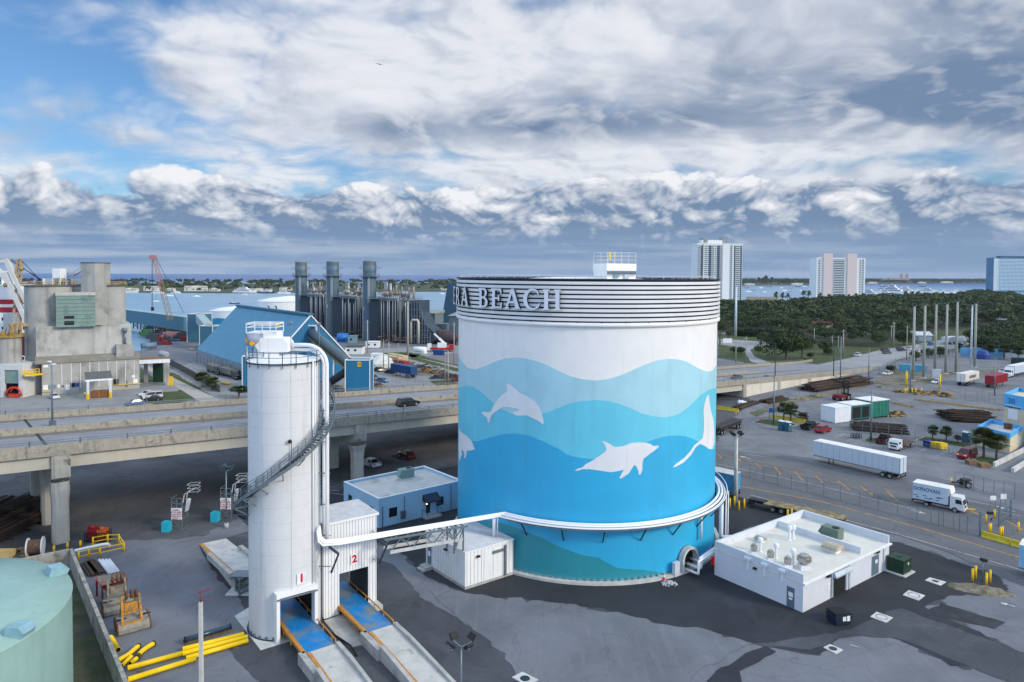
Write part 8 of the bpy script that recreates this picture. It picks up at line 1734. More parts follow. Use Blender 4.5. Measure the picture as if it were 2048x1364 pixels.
# red lattice crane
y_=372.;t=thing('crawler_crane','reddish lattice boom crane standing behind the blue conveyor gallery','crane',tuple(AT(340,640,y_)*Vector((1,1,0))));LR=mat('lattice_red',lin(176,122,116),.6,var=.1);LT=mat('lattice_tan',lin(150,124,80),.6,var=.1);b=MB();a_,c_=AT(339,640,y_),AT(307,514,y_)
for m,f0,f1,nm in((LT,0,.56,'lower_boom'),(LR,.56,1.0,'upper_boom')):
 b=MB();n=12;ax_=Vector((1,0,.25)).normalized()
 for sx_,sy_ in((-1,0),(1,0),(-1,1.6),(1,1.6)):
  o_=ax_*sx_*1.05+Vector((0,sy_,0));b.beam(a_.lerp(c_,f0)+o_,a_.lerp(c_,f1)+o_*(1 if f1<.9 else.6),.22)
 for k2 in range(n):
  s0,s1=f0+(f1-f0)*k2/n,f0+(f1-f0)*(k2+1)/n;sg=1 if k2%2 else-1;b.beam(a_.lerp(c_,s0)+ax_*sg*1.0,a_.lerp(c_,s1)-ax_*sg*1.0,.12)
 b.build(nm,m,t,True)
b=MB();b.cb((c_.x-.4,c_.y,c_.z-1.2),3.2,2,2.2);b.build('boom_head',LR,t,True);b=MB()
for du in(-2.2,-.4):q_=AT(306+du,516,y_);b.beam(q_,AT(306+du,615,y_),.14)
b.beam(AT(312,515,y_),AT(367,625,y_),.16);q_=AT(305,616,y_);b.cb((q_.x,q_.y,q_.z-1.5),1.2,1,2);b.build('hoist_cable',BLACK,t,True);p=AT(345,650,y_);b=MB();b.cb((p.x,p.y,0),8,5,3.4);b.cb((p.x-2,p.y-3,.3),9,1.5,1.6);b.build('carriage',LR,t,True)
# blue conveyor gallery and transfer towers
BLUE=mat('shed_blue',lin(34,110,150),.5,var=.05,scale=.3,streak=(.7,lin(44,122,160),.5,.75));BLUE_R=mat('shed_roof_blue',lin(66,134,164),.45,var=.06,scale=.25,streak=(.6,lin(78,146,172),.5,.75));BLUE_G=mat('gallery_blue',lin(64,112,132),.6,var=.06)
a_,c_=AT(236,628,455),AT(376,648,372);t=thing('conveyor_gallery','long blue-grey conveyor gallery on trestles running to the quay','conveyor',(c_.x,c_.y,0));b=MB();b.beam(a_,c_,4.5,7.5);b.build('gallery',BLUE_G,t,True);b=MB();b.beam(a_+Vector((0,0,3.85)),c_+Vector((0,0,3.85)),4.9,.25);b.build('roof',mat('gallery_roof',lin(152,172,176),.5),t,True);b=MB()
for k2 in range(9):
 q0_,q1_=a_.lerp(c_,(k2+.3)/9),a_.lerp(c_,(k2+.9)/9)
 for q_ in(q0_,q1_):b.beam((q_.x,q_.y,0),(q_.x,q_.y,q_.z-3.6),.5)
 b.beam((q0_.x,q0_.y,1),(q1_.x,q1_.y,q1_.z-4),.25);b.beam((q1_.x,q1_.y,1),(q0_.x,q0_.y,q0_.z-4),.25)
b.build('trestle',mat('trestle_dark',(.03,.04,.05),.7),t,True)
def tower(u0,u1,vt,vb,y,dep,nm,lab,m,frame=None,rot=0.):
 p0_,p1_=AT(u0,vt,y),AT(u1,vt,y);w_=p1_.x-p0_.x;z1=p0_.z;z0=max(0,AT(u0,vb,y).z)if vb else 0;t=thing(nm,lab,'tower',(p0_.x,y,0),rot);b=MB();b.box(0,w_,0,dep,z0,z1);L(b,'wall',m,t);b=MB()
 for x,yy in((0,0),(w_,0),(0,dep),(w_,dep)):b.box(x-.12,x+.12,yy-.12,yy+.12,z0,z1+.03)
 for yy in(0,dep):b.box(-.12,w_+.12,yy-.12,yy+.12,z1-.05,z1+.22)
 for x in(0,w_):b.box(x-.115,x+.115,0,dep,z1-.04,z1+.21)
 L(b,'trim',frame or WHITE2,t)
 if z0>.2:
  b=MB()
  for x in(.3,w_-.3):
   for yy in(.3,dep-.3):b.beam((x,yy,0),(x,yy,z0),.5)
  L(b,'legs',STEEL,t)
 return t
tower(374,404,628,690,352,9,'transfer_tower','blue-grey transfer tower at the end of the conveyor gallery',BLUE_G,rot=-.25);tower(399,429,652,690,318,8,'transfer_tower','smaller blue-grey transfer tower beside the A-frame shed',BLUE_G,rot=-.25)
b=MB();b.beam(AT(400,637,350),AT(416,655,322),4,4);solo(b,'conveyor',mat('gallery_roof',(0,0,0)),'short slanting chute joining the two blue-grey transfer towers','conveyor')
# A-frame storage shed
e0=Vector((-78.9,217.6,0));sd_=Vector((-.626,.780,0));gd=Vector((.780,.626,0));LN,WN,ZE,ZRG=76.,32.4,4.5,21.7
t=thing('storage_shed','big blue A-frame bulk storage shed with grey base walls behind the silo','shed',tuple(e0));c0,c1,c2,c3=e0,e0+gd*WN,e0+gd*WN+sd_*LN,e0+sd_*LN;m0,m1=e0+gd*WN/2,e0+gd*WN/2+sd_*LN;Z=lambda p,z:Vector((p.x,p.y,z))
b=MB();wallseg(b,c3,c0,.5,ZE-.05);wallseg(b,c1,c2,.5,ZE-.05)
for k2 in range(16):p=c3.lerp(c0,(k2+.5)/16);b.beam(p-gd*.3,Z(p,ZE-.1)-gd*.3,.35)
b.build('base_wall',mat('shed_base',lin(138,148,158),.8,var=.1,scale=.5),t,True)
b=MB();b.add([Z(c0,0),Z(c1,0),Z(c1,ZE),Z(m0,ZRG),Z(c0,ZE)],[(0,1,2,3,4)]);bb=MB();bb.add([Z(c3,0),Z(c2,0),Z(c2,ZE),Z(m1,ZRG),Z(c3,ZE)],[(4,3,2,1,0)]);bb.build('rear_gable_wall',BLUE,t,True)
for k2 in range(1,30):p=c0.lerp(c1,k2/30)-sd_*.05;b.beam(Z(p,0),Z(p,ZE+(ZRG-ZE)*(1-abs(k2/15-1))-.4),.12,.06)
b.build('gable_wall',BLUE,t,True);b=MB()
for a_,c_ in((c0,0),(c1,1)):
 p,q_,r_,s_=Z(a_,ZE),Z(m0,ZRG),Z(m1,ZRG),Z(c3 if c_==0 else c2,ZE);up=Vector((0,0,.3));b.add([p,q_,r_,s_,p+up,q_+up,r_+up,s_+up],[(0,1,2,3),(7,6,5,4),(0,4,5,1),(1,5,6,2),(2,6,7,3),(3,7,4,0)])
b.build('roof',BLUE_R,t,True);b=MB();b.beam(Z(m0,ZRG+.4)-sd_*.3,Z(m1,ZRG+.4),1.8,.7);b.build('ridge_vent',mat('ridge_blue',lin(48,104,134),.5),t,True)
b=MB();b.beam(Z(c0,ZE+.1)-sd_*.1,Z(m0,ZRG+.2)-sd_*.1,.35,.35);b.beam(Z(c1,ZE+.1)-sd_*.1,Z(m0,ZRG+.2)-sd_*.1,.35,.35);b.build('gable_trim',WHITE2,t,True)
tt_=AT(697,724,206);g0=Z(m0-sd_*.2,AT(619,664,226).z);t=thing('inclined_conveyor','dark inclined conveyor tube from the blue shed gable to the blue tower','conveyor',(tt_.x,tt_.y,0));b=MB();b.tube([g0,tt_],1.35,12);b.build('tube',mat('conveyor_grey',lin(84,100,108),.5,var=.1),t,True);b=MB();b.beam(g0-Vector((0,0,1.8)),tt_-Vector((0,0,1.8)),2.2,.5);b.build('walkway',mat('conveyor_ochre',lin(120,100,60),.7),t,True)
b=MB();b.beam(g0-Vector((1.8,0,3)),g0+Vector((-1.8,0,2.2)),.4);b.beam(g0-Vector((-1.8,0,3)),g0+Vector((1.8,0,2.2)),.4);b.beam(g0+Vector((-1.8,-.2,2)),g0+Vector((1.8,-.2,2)),.4)
q_=g0.lerp(tt_,.62);b.beam((q_.x,q_.y,0),q_-Vector((0,0,1.6)),.35);b.build('support',WHITE2,t,True)
t=tower(690.5,739.5,720.5,None,203,5.2,'transfer_tower','bright blue transfer tower with white trim beyond the highway',BLUE,rot=.0)
b=MB();b.ext([(-.55,-.7),(.55,-.7),(.55,.7),(-.55,.7)],(7.2*.58,-.05,AT(720,728.5,203).z),(1,0,0),(0,0,1),(0,-1,0),0,.08);o_=L(b,'number_board',YEL,t);text_mb('15',.95,.02,Vector((7.2*.58,-.14,AT(720,728.5,203).z)),(1,0,0),(0,0,1),bold=.03).build('numeral',BLACK,o_)
tower(484.5,520,713,None,209,6,'transfer_tower','dark blue tower mostly hidden behind the left side of the silo',BLUE)
b=MB();b.tube([AT(655,768,214),AT(694,742,205)],1.2,12);solo(b,'inclined_conveyor',mat('conveyor_dark',(.02,.025,.03),.6),'short dark conveyor tube rising into the bright blue tower','conveyor')
# power station: three stacks with boiler blocks
STK=mat('stack_grey',lin(84,108,124),.55,.2,var=.1,scale=.15,col2=lin(104,114,120),s2=.1,t2=(.45,.65));HRS=mat('boiler_clad',lin(60,74,86),.6,.1,var=.1,scale=.2);PIPS=mat('lagged_pipe',lin(178,180,178),.35,.5,var=.06);DKS=mat('plant_steel',lin(58,70,80),.6,.2,var=.15);BEI=mat('plant_beige',lin(160,152,136),.6,var=.1)
ax_=Vector((.93,-.37,0)).normalized()
def unit(px_,py_,no,lab):
 rz=atan2(ax_.y,ax_.x);t=thing('boiler_unit',lab,'boiler unit',(px_,py_,0),rz,'stack and boiler units of the power station');R_=3.45;zt_=42.2;rr=random.Random(no)
 b=MB();b.lathe([(R_,0),(R_,zt_)],32)
 for z in np.arange(3,zt_-4,3.0):b.lathe([(R_,z-.12),(R_+.1,z),(R_,z+.12)],32)
 b.lathe([(R_+.12,zt_-5.5),(R_+.12,zt_-2.6),(R_+.02,zt_-2.5)],32);st=L(b,'stack',STK,t);b=MB();b.lathe([(R_-.05,zt_-.3),(R_-.05,zt_+.05),(R_+.06,zt_+.05),(R_+.06,zt_-.3)],32,smooth=False);L(b,'stack_rim',mat('rim_tan',lin(150,142,118),.6),st)
 b=MB();b.lathe([(R_,zt_-8.2),(R_+1.9,zt_-8.2),(R_+1.9,zt_-8.0),(R_,zt_-8.0)],32,smooth=False)
 for z in(.6,1.2):b.tube([((R_+1.85)*cos(a),(R_+1.85)*sin(a),zt_-8+z)for a in np.linspace(0,2*pi,33)],.07,4)
 for a in np.linspace(0,2*pi,17):b.beam(((R_+1.85)*cos(a),(R_+1.85)*sin(a),zt_-8),((R_+1.85)*cos(a),(R_+1.85)*sin(a),zt_-6.8),.08);b.beam(((R_+1.8)*cos(a),(R_+1.8)*sin(a),zt_-8.2),(R_*cos(a),R_*sin(a),zt_-9.5),.12)
 L(b,'stack_gallery',STEEL,st);b=MB()
 for s_ in(-1,1):b.beam((s_*R_,-.2,zt_-4.6),(s_*(R_+3.8),-.2,zt_-3.6),.14);b.beam((s_*R_,-.2,zt_-1.0),(s_*(R_+2.6),-.2,zt_-3.8),.1);b.beam((s_*(R_+.2),-.2,zt_-3.7),(s_*(R_+4.4),-.2,zt_-3.6),.14)
 L(b,'test_arm',STEEL,st);b=MB();b.beam((-R_-.3,-.6,1),(-R_-.3,-.6,zt_-8),.35);b.beam((1.5,-R_-.2,20),(1.5,-R_-.2,zt_-8),.3);b.beam((2.3,-R_-.1,20),(2.3,-R_-.1,zt_-8),.2);L(b,'ladder',mat('pale_rail',(0,0,0)),st)
 b=MB();b.box(2.2,9,-3.6,3.6,5,22);b.box(2.8,8,-3.8,3.8,8,8.4);L(b,'outlet_duct',HRS,t)
 b=MB()
 for z in np.arange(1,21,1.05):b.box(3.4,8.9,-5.02,-4.95,z,z+.72)
 L(b,'louvre_wall',DKS,t)
 b=MB();b.box(3.4,27,-4.9,6,0,21.5);L(b,'boiler_casing',HRS,t)
 for k in range(7):x=9.8+k*2.75;b=MB();b.beam((x,-5.2,0),(x,-5.2,22.4),.5);L(b,'column',DKS,t)
 for z in(4.5,9,13.5,18):b=MB();b.beam((9.6,-5.3,z),(27,-5.3,z),.25);L(b,'girt',STEEL,t)
 for k in range(15):
  x=10.2+k*1.15+rr.uniform(-.3,.3);z1=rr.choice((22.5,22.5,19,23.5));r_=rr.choice((.22,.3,.38));b=MB();b.tube([(x,-6.1,.5),(x,-6.1,z1),(x,-5.0,z1+.6)],r_,8);L(b,'riser_pipe',PIPS if k%3 else DKS,t)
 b=MB()
 for k in range(4):z=21.9+k*.5;b.tube([(9.5,-6.3-.3*k,z),(24-k,-6.3-.3*k,z),(24.6-k,-6.3-.3*k,z-.8),(24.6-k,-6.3-.3*k,z-3-k*3)],.25,6)
 L(b,'header_pipe',PIPS,t)
 b=MB();b.box(2.6,28.5,-7.2,7,22.4,22.65)
 for z in(23.3,23.9):
  for y in(-7.1,6.9):b.beam((2.6,y,z),(28.4,y,z),.1)
 for k in range(14):x=2.8+k*1.95;b.beam((x,-7.1,22.6),(x,-7.1,23.9),.1)
 L(b,'top_platform',STEEL,t)
 for k,(x,y,r_,ln)in enumerate(((11,-2,1.25,4),(16.5,0,1.0,4.5),(22,-1,1.35,4))):b=MB();b.tube([(x-ln/2,y,25.2),(x-ln/2+.4,y,25.2),(x+ln/2-.4,y,25.2),(x+ln/2,y,25.2)],[r_*.5,r_,r_,r_*.5],14);L(b,'steam_drum',PIPS if k!=1 else BEI,t)
 for k in range(13):x=7+k*1.6+rr.uniform(-.6,.6);y=rr.uniform(-4,4);h_=rr.uniform(3.5,8.5);b=MB();b.tube([(x,y,22.6),(x,y,22.6+h_)],rr.choice((.2,.45,.6)),8);L(b,'vent_stub',rr.choice((BEI,STEEL,PIPS)),t)
 b=MB()
 for k in range(75):x,y,z=rr.uniform(7,27),rr.uniform(-6,3),rr.uniform(22.8,27.5);d_=rr.choice(((rr.uniform(1,4),0,0),(0,rr.uniform(1,4),0),(0,0,rr.uniform(1,2.8))));b.beam((x,y,z),(x+d_[0],y+d_[1],z+d_[2]),rr.uniform(.12,.35))
 b.box(7,28,-6,6,22.66,22.72);L(b,'platform_piping',mat('rust_steel',lin(128,110,98),.6,var=.2),t);b=MB()
 for k in range(22):x=rr.uniform(9,27);z=rr.uniform(.3,4);b.beam((x,-7.5-rr.uniform(0,2),z),(x+rr.uniform(.5,3),-7.5-rr.uniform(0,2),z+rr.uniform(-.2,.2)),rr.uniform(.15,.5))
 b.box(9,30,-9.6,-7.2,.02,.12);L(b,'ground_piping',mat('rust_steel',(0,0,0)),t)
 b=MB();b.ext([(27,0),(38,0),(41,2.2),(41,6),(36,10),(33,16),(33,22),(27,22)],(0,0,0),(1,0,0),(0,0,1),(0,1,0),-4.5,5.5)
 for x,z in((29,22),(31,22),(33,18),(35.5,10.5)):b.box(x-.12,x+.12,-4.75,-4.5,0,z)
 for z in(4,8,12,16):b.box(27,35 if z<12 else 32.8,-4.72,-4.5,z-.12,z+.12)
 L(b,'inlet_duct',HRS,t);b=MB()
 for k in range(9):
  x=27.3+k*1.5;zt2=22 if x<33 else max(6.,22-(x-33)*2.6);b.beam((x,-5.6,0),(x,-5.6,zt2),.35)
  if k:b.beam((x-1.5,-5.6,3+(k*5)%14),(x,-5.6,3+(k*5)%14),.4);b.beam((x-1.5,-5.7,1.5+(k*3)%6),(x,-5.7,1.5+(k*3)%6),.3)
 for z in(3.5,7,10.5,14,17.5,21):b.beam((27.3,-5.7,z),(27.3+min(12,6+(22-z)*.4),-5.7,z),.28)
 L(b,'duct_steelwork',STEEL,t);b=MB();b.tube([(29,-6.5,.5),(29,-6.5,11),(29.6,-6.5,12.2),(32.6,-6.5,12.2),(33.2,-6.5,11),(33.2,-6.5,.5)],.6,10);L(b,'loop_pipe',mat('loop_beige',lin(196,186,170),.5),t)
 b=MB();b.tube([(40,.5,4),(58,.5,4)],3.2,18)
 for k in range(8):b.tube([(41+k*2.2,.5,4),(41.3+k*2.2,.5,4)],3.35,18)
 L(b,'turbine_duct',mat('turbine_rust',lin(92,78,78),.6,var=.15),t);b=MB();b.box(44,62,6,16,0,14);b.box(52,70,-2,8,0,9);L(b,'turbine_hall',mat('hall_grey',lin(104,118,124),.6,var=.05),t)
 b=MB();b.prism([(43.5,5.5),(62.5,5.5),(62.5,16.5),(43.5,16.5)],14,[14.2,14.2,15.6,15.6]);L(b,'hall_roof',mat('hall_roof',lin(140,142,136),.6),t)
 if no<3:text_mb(str(no),2.4,.05,Vector((-1.2,-R_-.15,17)),(1,0,0),(0,0,1)).build('numeral',SIGN_W,t)
 return t
unit(-75.5,367,1,'nearest power station unit with the rightmost grey stack');unit(-101.5,392,2,'middle power station unit with the middle grey stack');unit(-127,417,3,'farthest power station unit with the leftmost grey stack')
t=thing('heat_exchanger','dark slanted lattice-clad block behind the power station next to the mural tank','building',tuple(AT(905,700,420)*Vector((1,1,0))));b=MB();b.ext([(0,0),(14,0),(14,30),(5,30)],(-8,0,0),(1,0,0),(0,0,1),(0,1,0),0,8);L(b,'block',mat('lattice_blue',lin(40,76,100),.6,var=.2,scale=1.2),t)
def white_tank(u0,u1,ve,vt,y,lab,birds):
 a_,c_=AT(u0,ve,y),AT(u1,ve,y);r=(c_.x-a_.x)/2;ze=a_.z;za=AT((u0+u1)/2,vt,y).z;t=thing('storage_tank',lab,'tank',((a_.x+c_.x)/2,y,0),0,'white storage tanks by the lagoon');b=MB();b.lathe([(r,0),(r,ze)],64);w_=L(b,'wall',WHITE,t);b=MB();b.lathe([(r+.4,ze),(r*.6,ze+(za-ze)*.6),(.01,za)],64);L(b,'roof',WHITE,t)
 b=MB();n=64;vs=[]
 for k in range(n):a=2*pi*k/n;vs+=[((r+.05)*cos(a),(r+.05)*sin(a),.1),((r+.05)*cos(a),(r+.05)*sin(a),ze*(.42+.14*sin(a*3+1)))]
 b.add(vs,[(2*k,2*((k+1)%n),2*((k+1)%n)+1,2*k+1)for k in range(n)]);L(b,'painted_wave',mat('tank_wave_blue',lin(40,140,176),.5),w_);b=MB()
 for z in(.6,1.1):b.tube([(r*1.01*cos(a),r*1.01*sin(a),ze+z)for a in np.linspace(0,2*pi,49)],.07,4)
 L(b,'roof_railing',mat('pale_rail',(0,0,0)),t)
 for a in birds:
  b=MB();s_=1.6;P_=[(-.2,0),(.3,.1),(.9,1.2),(1.0,2.2),(.8,3.0),(.3,3.3),(-.3,3.1),(.2,2.9),(.4,2.2),(.1,1.4),(-.5,1.2),(-1.4,.5),(-.7,.5)];er_=Vector((cos(a),sin(a),0));et_=Vector((-sin(a),cos(a),0));b.ngon([er_*(r+.1)+et_*x*s_+Vector((0,0,ze*.45+z*s_))for x,z in P_]);L(b,'painted_bird',BLACK,w_)
white_tank(424.5,520,620,612,470,'white storage tank with blue wave, left one behind the shed roof',());white_tank(519,640,601,591.5,520,'white storage tank with two painted birds, right one behind the shed roof',(-1.98,-1.72))
# yard between the highway and the power station
LV[0]=.02
YRD=asphalt('plant_yard',(.27,.27,.27),.12,(.20,.20,.205),(.5,.66),.2,.3)
sheet('yard_pavement',[(0,800),(0,780),(280,760),(395,722),(480,750),(500,745),(700,735),(700,700),(920,690),(920,790),(600,820),(300,840),(0,850)],YRD,wob=.3,seed=31);sheet('lawn',[(274,789),(355,782),(368,777),(395,798),(330,812),(290,806)],GRASS,wob=.4,seed=32);sheet('lawn',[(280,736),(312,757),(312,748),(330,742),(352,748),(430,796),(420,800),(340,752),(300,765),(280,765)],GRASS,wob=.3,seed=33);sheet('concrete_path',[(280,732),(292,730),(345,755),(440,800),(405,806),(375,788),(330,760)],mat('path_concrete',lin(168,162,154),.9,var=.1,scale=.5))
sheet('lawn',[(752,707),(800,704),(845,708),(815,717),(920,745),(920,738),(835,716),(820,713),(920,733),(920,722),(850,712),(820,708),(780,711)],GRASS,wob=.3,seed=34);sheet('lawn',[(858,762),(895,760),(918,768),(918,777),(880,776)],GRASS,wob=.3,seed=35);sheet('gravel_yard',[(848,713),(905,706),(920,706),(920,730),(905,728)],mat('gravel_grey',lin(122,118,122),.95,var=.2,scale=1.0,fine=.4));sheet('dirt_yard',[(740,728),(800,720),(860,738),(920,752),(920,765),(860,752),(800,750)],DIRT,wob=.3,seed=36)
b=MB();wallseg(b,G(338,728),G(440,785),.25,2.2);solo(b,'boundary_wall',mat('wall_dark_grey',lin(88,86,82),.9,var=.2),'dark grey boundary wall along the path left of the blue shed','wall')
palm(405,774,30,'left palm of the clump in front of the blue shed',PALM1,w=1.7);palm(424,780,30,'right palm of the clump in front of the blue shed',PALM2,w=1.6);palm(478,796,25,'squat palm close to the left side of the silo',PALM1,w=2.4)
p=G(443,768);b=MB();
for k2 in range(3):b.tube([(p.x+k2*1.4,p.y-k2*.9,.4),(p.x+1.2+k2*1.4,p.y-.8-k2*.9,.4)],.4,10)
solo(b,'yellow_block_row',YEL,'row of yellow kerb blocks beside the palms in front of the shed','kerb blocks')
def dump_truck(rear,front,lab):
 a_,c_=G(*rear),G(*front);d_=(c_-a_).normalized();t=thing('dump_truck',lab,'dump truck',tuple(a_),atan2(d_.y,d_.x),'dump trucks beside the blue shed');Ln=(c_-a_).length;b=MB();b.ext([(-1.2,1.1),(Ln-3.6,1.1),(Ln-3.0,2.2),(Ln-3.0,2.9),(-1.6,2.9)],(0,0,0),(1,0,0),(0,0,1),(0,1,0),-1.2,1.2)
 for k in range(6):b.box(-.6+k*1.1,-.5+k*1.1,-1.27,1.27,1.2,2.8)
 L(b,'tipper_body',mat('tipper_grey',lin(120,124,122),.6,var=.1),t);b=MB();b.add([(-1.5,-1.05,2.905),(Ln-3.1,-1.05,2.905),(Ln-3.1,1.05,2.905),(-1.5,1.05,2.905)],[(0,1,2,3)]);L(b,'load',DIRT,t);cab(t,Ln-2.8,(.02,.025,.028),2.4,2.9,'conv');b=MB();b.box(-1,Ln,-.5,.5,.6,1.05);L(b,'chassis',BLACK,t)
 for x in(0,1.3,Ln+.2):
  for y in(-1.05,1.05):wheel(t,x,y,.5,.35)
dump_truck((421,743),(440,750),'dark dump truck beside the blue shed, the rear one');dump_truck((449,750.5),(476,759),'dark dump truck with lit headlamps, the front one beside the shed')
car('sedan',(101,793),(116,800.5),lin(216,220,224),'white car parked in front of the cement plant by the lamp post');car('van',(320,795),(290,797.5),lin(224,226,228),'white van parked on the left of the grass near the canopy');car('sedan',(322,800.5),(291,802),lin(52,58,64),'dark grey car parked in front of the white van');car('sedan',(305,789),(284,793),lin(220,222,224),'white car half hidden behind the white van');car('sedan',(283,808),(256,811),lin(70,110,170),'blue car just peeping over the highway railing at the left');car('suv',(382,701),(392,698),lin(150,156,162),'grey SUV parked at the far corner of the blue shed')
for x,y,lab in((255,801,'brown crate under the canopy'),):pass
for i,(u,v)in enumerate(((187,797),(204,796))):p=G(u,v);b=MB();b.cb((p.x,p.y+1.5,0),2.3,2,2.0);b.cb((p.x,p.y+.45,.3),2.35,.05,.1);b.cb((p.x,p.y+.45,1.3),2.35,.05,.1);solo(b,'wooden_box',mat('box_brown',lin(140,100,60),.8,var=.1),('brown wooden box under the canopy, left one','brown wooden box under the canopy, right one')[i],'box','boxes under the cement plant canopy')
b=MB();a_,c_=G(283,700),G(312,698);b.beam(a_+Vector((0,0,2.0)),c_+Vector((0,0,2.0)),.1);b.tube([a_+Vector((0,0,1.8)),c_+Vector((0,0,1.8))],1.3,12);b.beam(a_,a_+Vector((0,0,3.2)),.3);b.beam(c_,c_+Vector((0,0,3.2)),.3);solo(b,'tank_container',mat('tank_blue_grey',lin(104,128,144),.5),'blue-grey tank container standing behind the loading canopy','tank container')
b=MB();a_,c_=G(321,716),G(334,720);b.tube([a_+Vector((0,0,2)),a_.lerp(c_,.1)+Vector((0,0,2)),c_.lerp(a_,.1)+Vector((0,0,2)),c_+Vector((0,0,2))],[.8,1.3,1.3,.8],12);b.beam(a_+Vector((0,0,.8)),c_+Vector((0,0,.8)),.8,.4);solo(b,'tank_trailer',mat('tank_silver',lin(168,174,178),.35,.4),'silver tank trailer behind the loading canopy','trailer')
# goods of the port quay
rr_=random.Random(11);qc=[lin(90,50,40),lin(150,110,50),lin(60,110,60),lin(120,40,44),lin(60,64,70),lin(150,146,138),lin(40,70,96)]
qm=[mat('quay_goods_%d'%i,c,.7,var=.2)for i,c in enumerate(qc)]
names=['rusty brown','ochre','green','dark red','dark grey','pale grey','navy']
for i in range(26):
 u,v=300+rr_.uniform(-10,75),668+rr_.uniform(-12,22);p=G(u,v);k=rr_.randrange(7);w_,d_,h_=rr_.uniform(3,9),rr_.uniform(2,4),rr_.uniform(1.5,4);b=MB();b.cb((p.x,p.y,0),w_,d_,h_*.6);b.cb((p.x+rr_.uniform(-1,1),p.y,h_*.6),w_*.6,d_*.8,h_*.4);b.beam((p.x-w_*.4,p.y,h_*.5),(p.x-w_*.2,p.y,h_*1.5),.3);b.beam((p.x+w_*.3,p.y,h_*.5),(p.x+w_*.45,p.y-.5,h_*1.1),.4)
 solo(b,'quay_machine',qm[k],'%s heap of port machinery and goods on the quay below the conveyor gallery'%names[k],'machinery','%s machinery heaps on the quay'%names[k])
# vehicles and goods right of the blue tower
car('suv',(763,744.5),(750,741),(.012,.014,.016),'black SUV parked beyond the highway, left of the black sedan');car('sedan',(787,747.5),(772,745.5),(.014,.016,.018),'black sedan parked beside the blue container trailer');car('sedan',(757,763),(773,765),lin(64,128,176),'bright blue car parked beyond the highway');car('suv',(741,758),(754,761),lin(84,92,100),'grey SUV parked beside the bright blue transfer tower')
pa,pb_=G(828,757),G(797,751);box_trailer(pa,pb_,12.2,mat('container_blue',lin(30,72,122),.5,var=.06),'navy blue container on a trailer beyond the highway',container=True,hgt=2.7,base=1.35,roof_m=mat('container_blue',(0,0,0)))
container(G(813,736),G(781,731),12.2,mat('container_brick',lin(148,56,52),.5,var=.06),'brick red shipping container behind the navy container trailer')
for i,(a_,c_)in enumerate((((800,727),(770,722)),((811,724.5),(781,719)))):container(G(*a_),G(*c_),12,mat('container_sand',lin(196,180,138),.6),('sand-coloured container, the nearer of two behind the brick red one','sand-coloured container, the farther of two behind the brick red one')[i],'sand-coloured containers')
for i,(u,v)in enumerate(((869.5,709.5),(875,710),(880.5,710.3),(886,710.6))):p=G(u,v);b=MB();b.cb((p.x,p.y,0),1.3,1.3,2.1);b.cb((p.x,p.y,2.1),1.4,1.4,.12);b.cb((p.x,p.y,2.22),1.0,1.0,.12);b.cb((p.x,p.y-.66,.2),.9,.03,1.7);solo(b,'portable_toilet',mat('toilet_navy',lin(30,78,140),.5),'navy portable toilet, %s from the left in the power station row'%('first','second','third','fourth')[i],'portable toilet','row of navy portable toilets')
t=thing('mobile_crane','red and white truck crane with raised boom at the power station','crane',tuple(G(885,703)));b=MB();b.box(-5.5,5.5,-1.3,1.3,.9,1.9);b.box(3,5.6,-1.3,1.3,1.9,3.2);L(b,'carrier',mat('crane_red',lin(176,30,40),.5),t);b=MB();b.box(-2.2,1.8,-1.2,1.2,1.9,4.0);b.box(-6.8,-5.2,-1.2,1.2,.8,3.6);L(b,'superstructure',WHITE2,t);b=MB();p0_=Vector((1.5,0,3.2));p1_=AT(868,667,G(885,703).y)-G(885,703);b.beam(p0_,p0_.lerp(p1_,.55),1.0);b.beam(p0_.lerp(p1_,.5),p1_,.7);L(b,'boom',WHITE2,t)
for x in(-4,-2.6,2.6,4):
 for y in(-1.2,1.2):wheel(t,x,y,.6,.4)
b=MB();a_,c_=G(828,706),G(852,707.5);b.tube([a_+Vector((0,0,1.6)),a_.lerp(c_,.05)+Vector((0,0,1.6)),c_.lerp(a_,.05)+Vector((0,0,1.6)),c_+Vector((0,0,1.6))],[.9,1.4,1.4,.9],14);b.beam(a_+Vector((0,0,.3)),c_+Vector((0,0,.3)),2.4,.5);solo(b,'fuel_tank',WHITE2,'long white fuel tank left of the navy toilets','tank')
b=MB();p=G(763,732);b.lathe([(6.2,0),(6.2,1.4),(.01,5.2)],14,0,tuple(p),smooth=False);solo(b,'tent',mat('tent_white',lin(206,206,200),.8),'white conical tent right of the bright blue tower','tent')
def hut(u0,u1,vb,vt,dep,m,rm,nm,lab):
 p0_,p1_=G(u0,vb),G(u1,vb);z1=ZA(u0,vt,p0_);t=thing(nm,lab,'hut',tuple(p0_));b=MB();w_=p1_.x-p0_.x;b.box(0,w_,0,dep,.1,z1);L(b,'wall',m,t);b=MB();b.box(-.2,w_+.2,-.2,dep+.2,z1,z1+.25);L(b,'roof',rm,t);b=MB()
 for k in range(max(1,int(w_/3))):b.box(1+k*3,2+k*3,-.04,0,z1*.45,z1*.75)
 L(b,'windows',GLASS,t);return t
hut(690,724,709,694.5,7,WHITE2,mat('roof_dark_grey',lin(74,78,82),.8),'site_office','white site office with a dark roof behind the blue shed gable');hut(731,757,696,684.5,5,WHITE2,WHITE2,'site_office','white box hut at the foot of the rightmost stack');hut(742,760,722,709,4,WHITE2,WHITE2,'storage_hut','pale open storage hut right of the site office');hut(696,711,687,673,5,mat('hut_grey_blue',lin(120,150,160),.6),mat('hut_grey_blue',(0,0,0)),'control_cabin','grey-blue control cabin between the middle and right stacks')
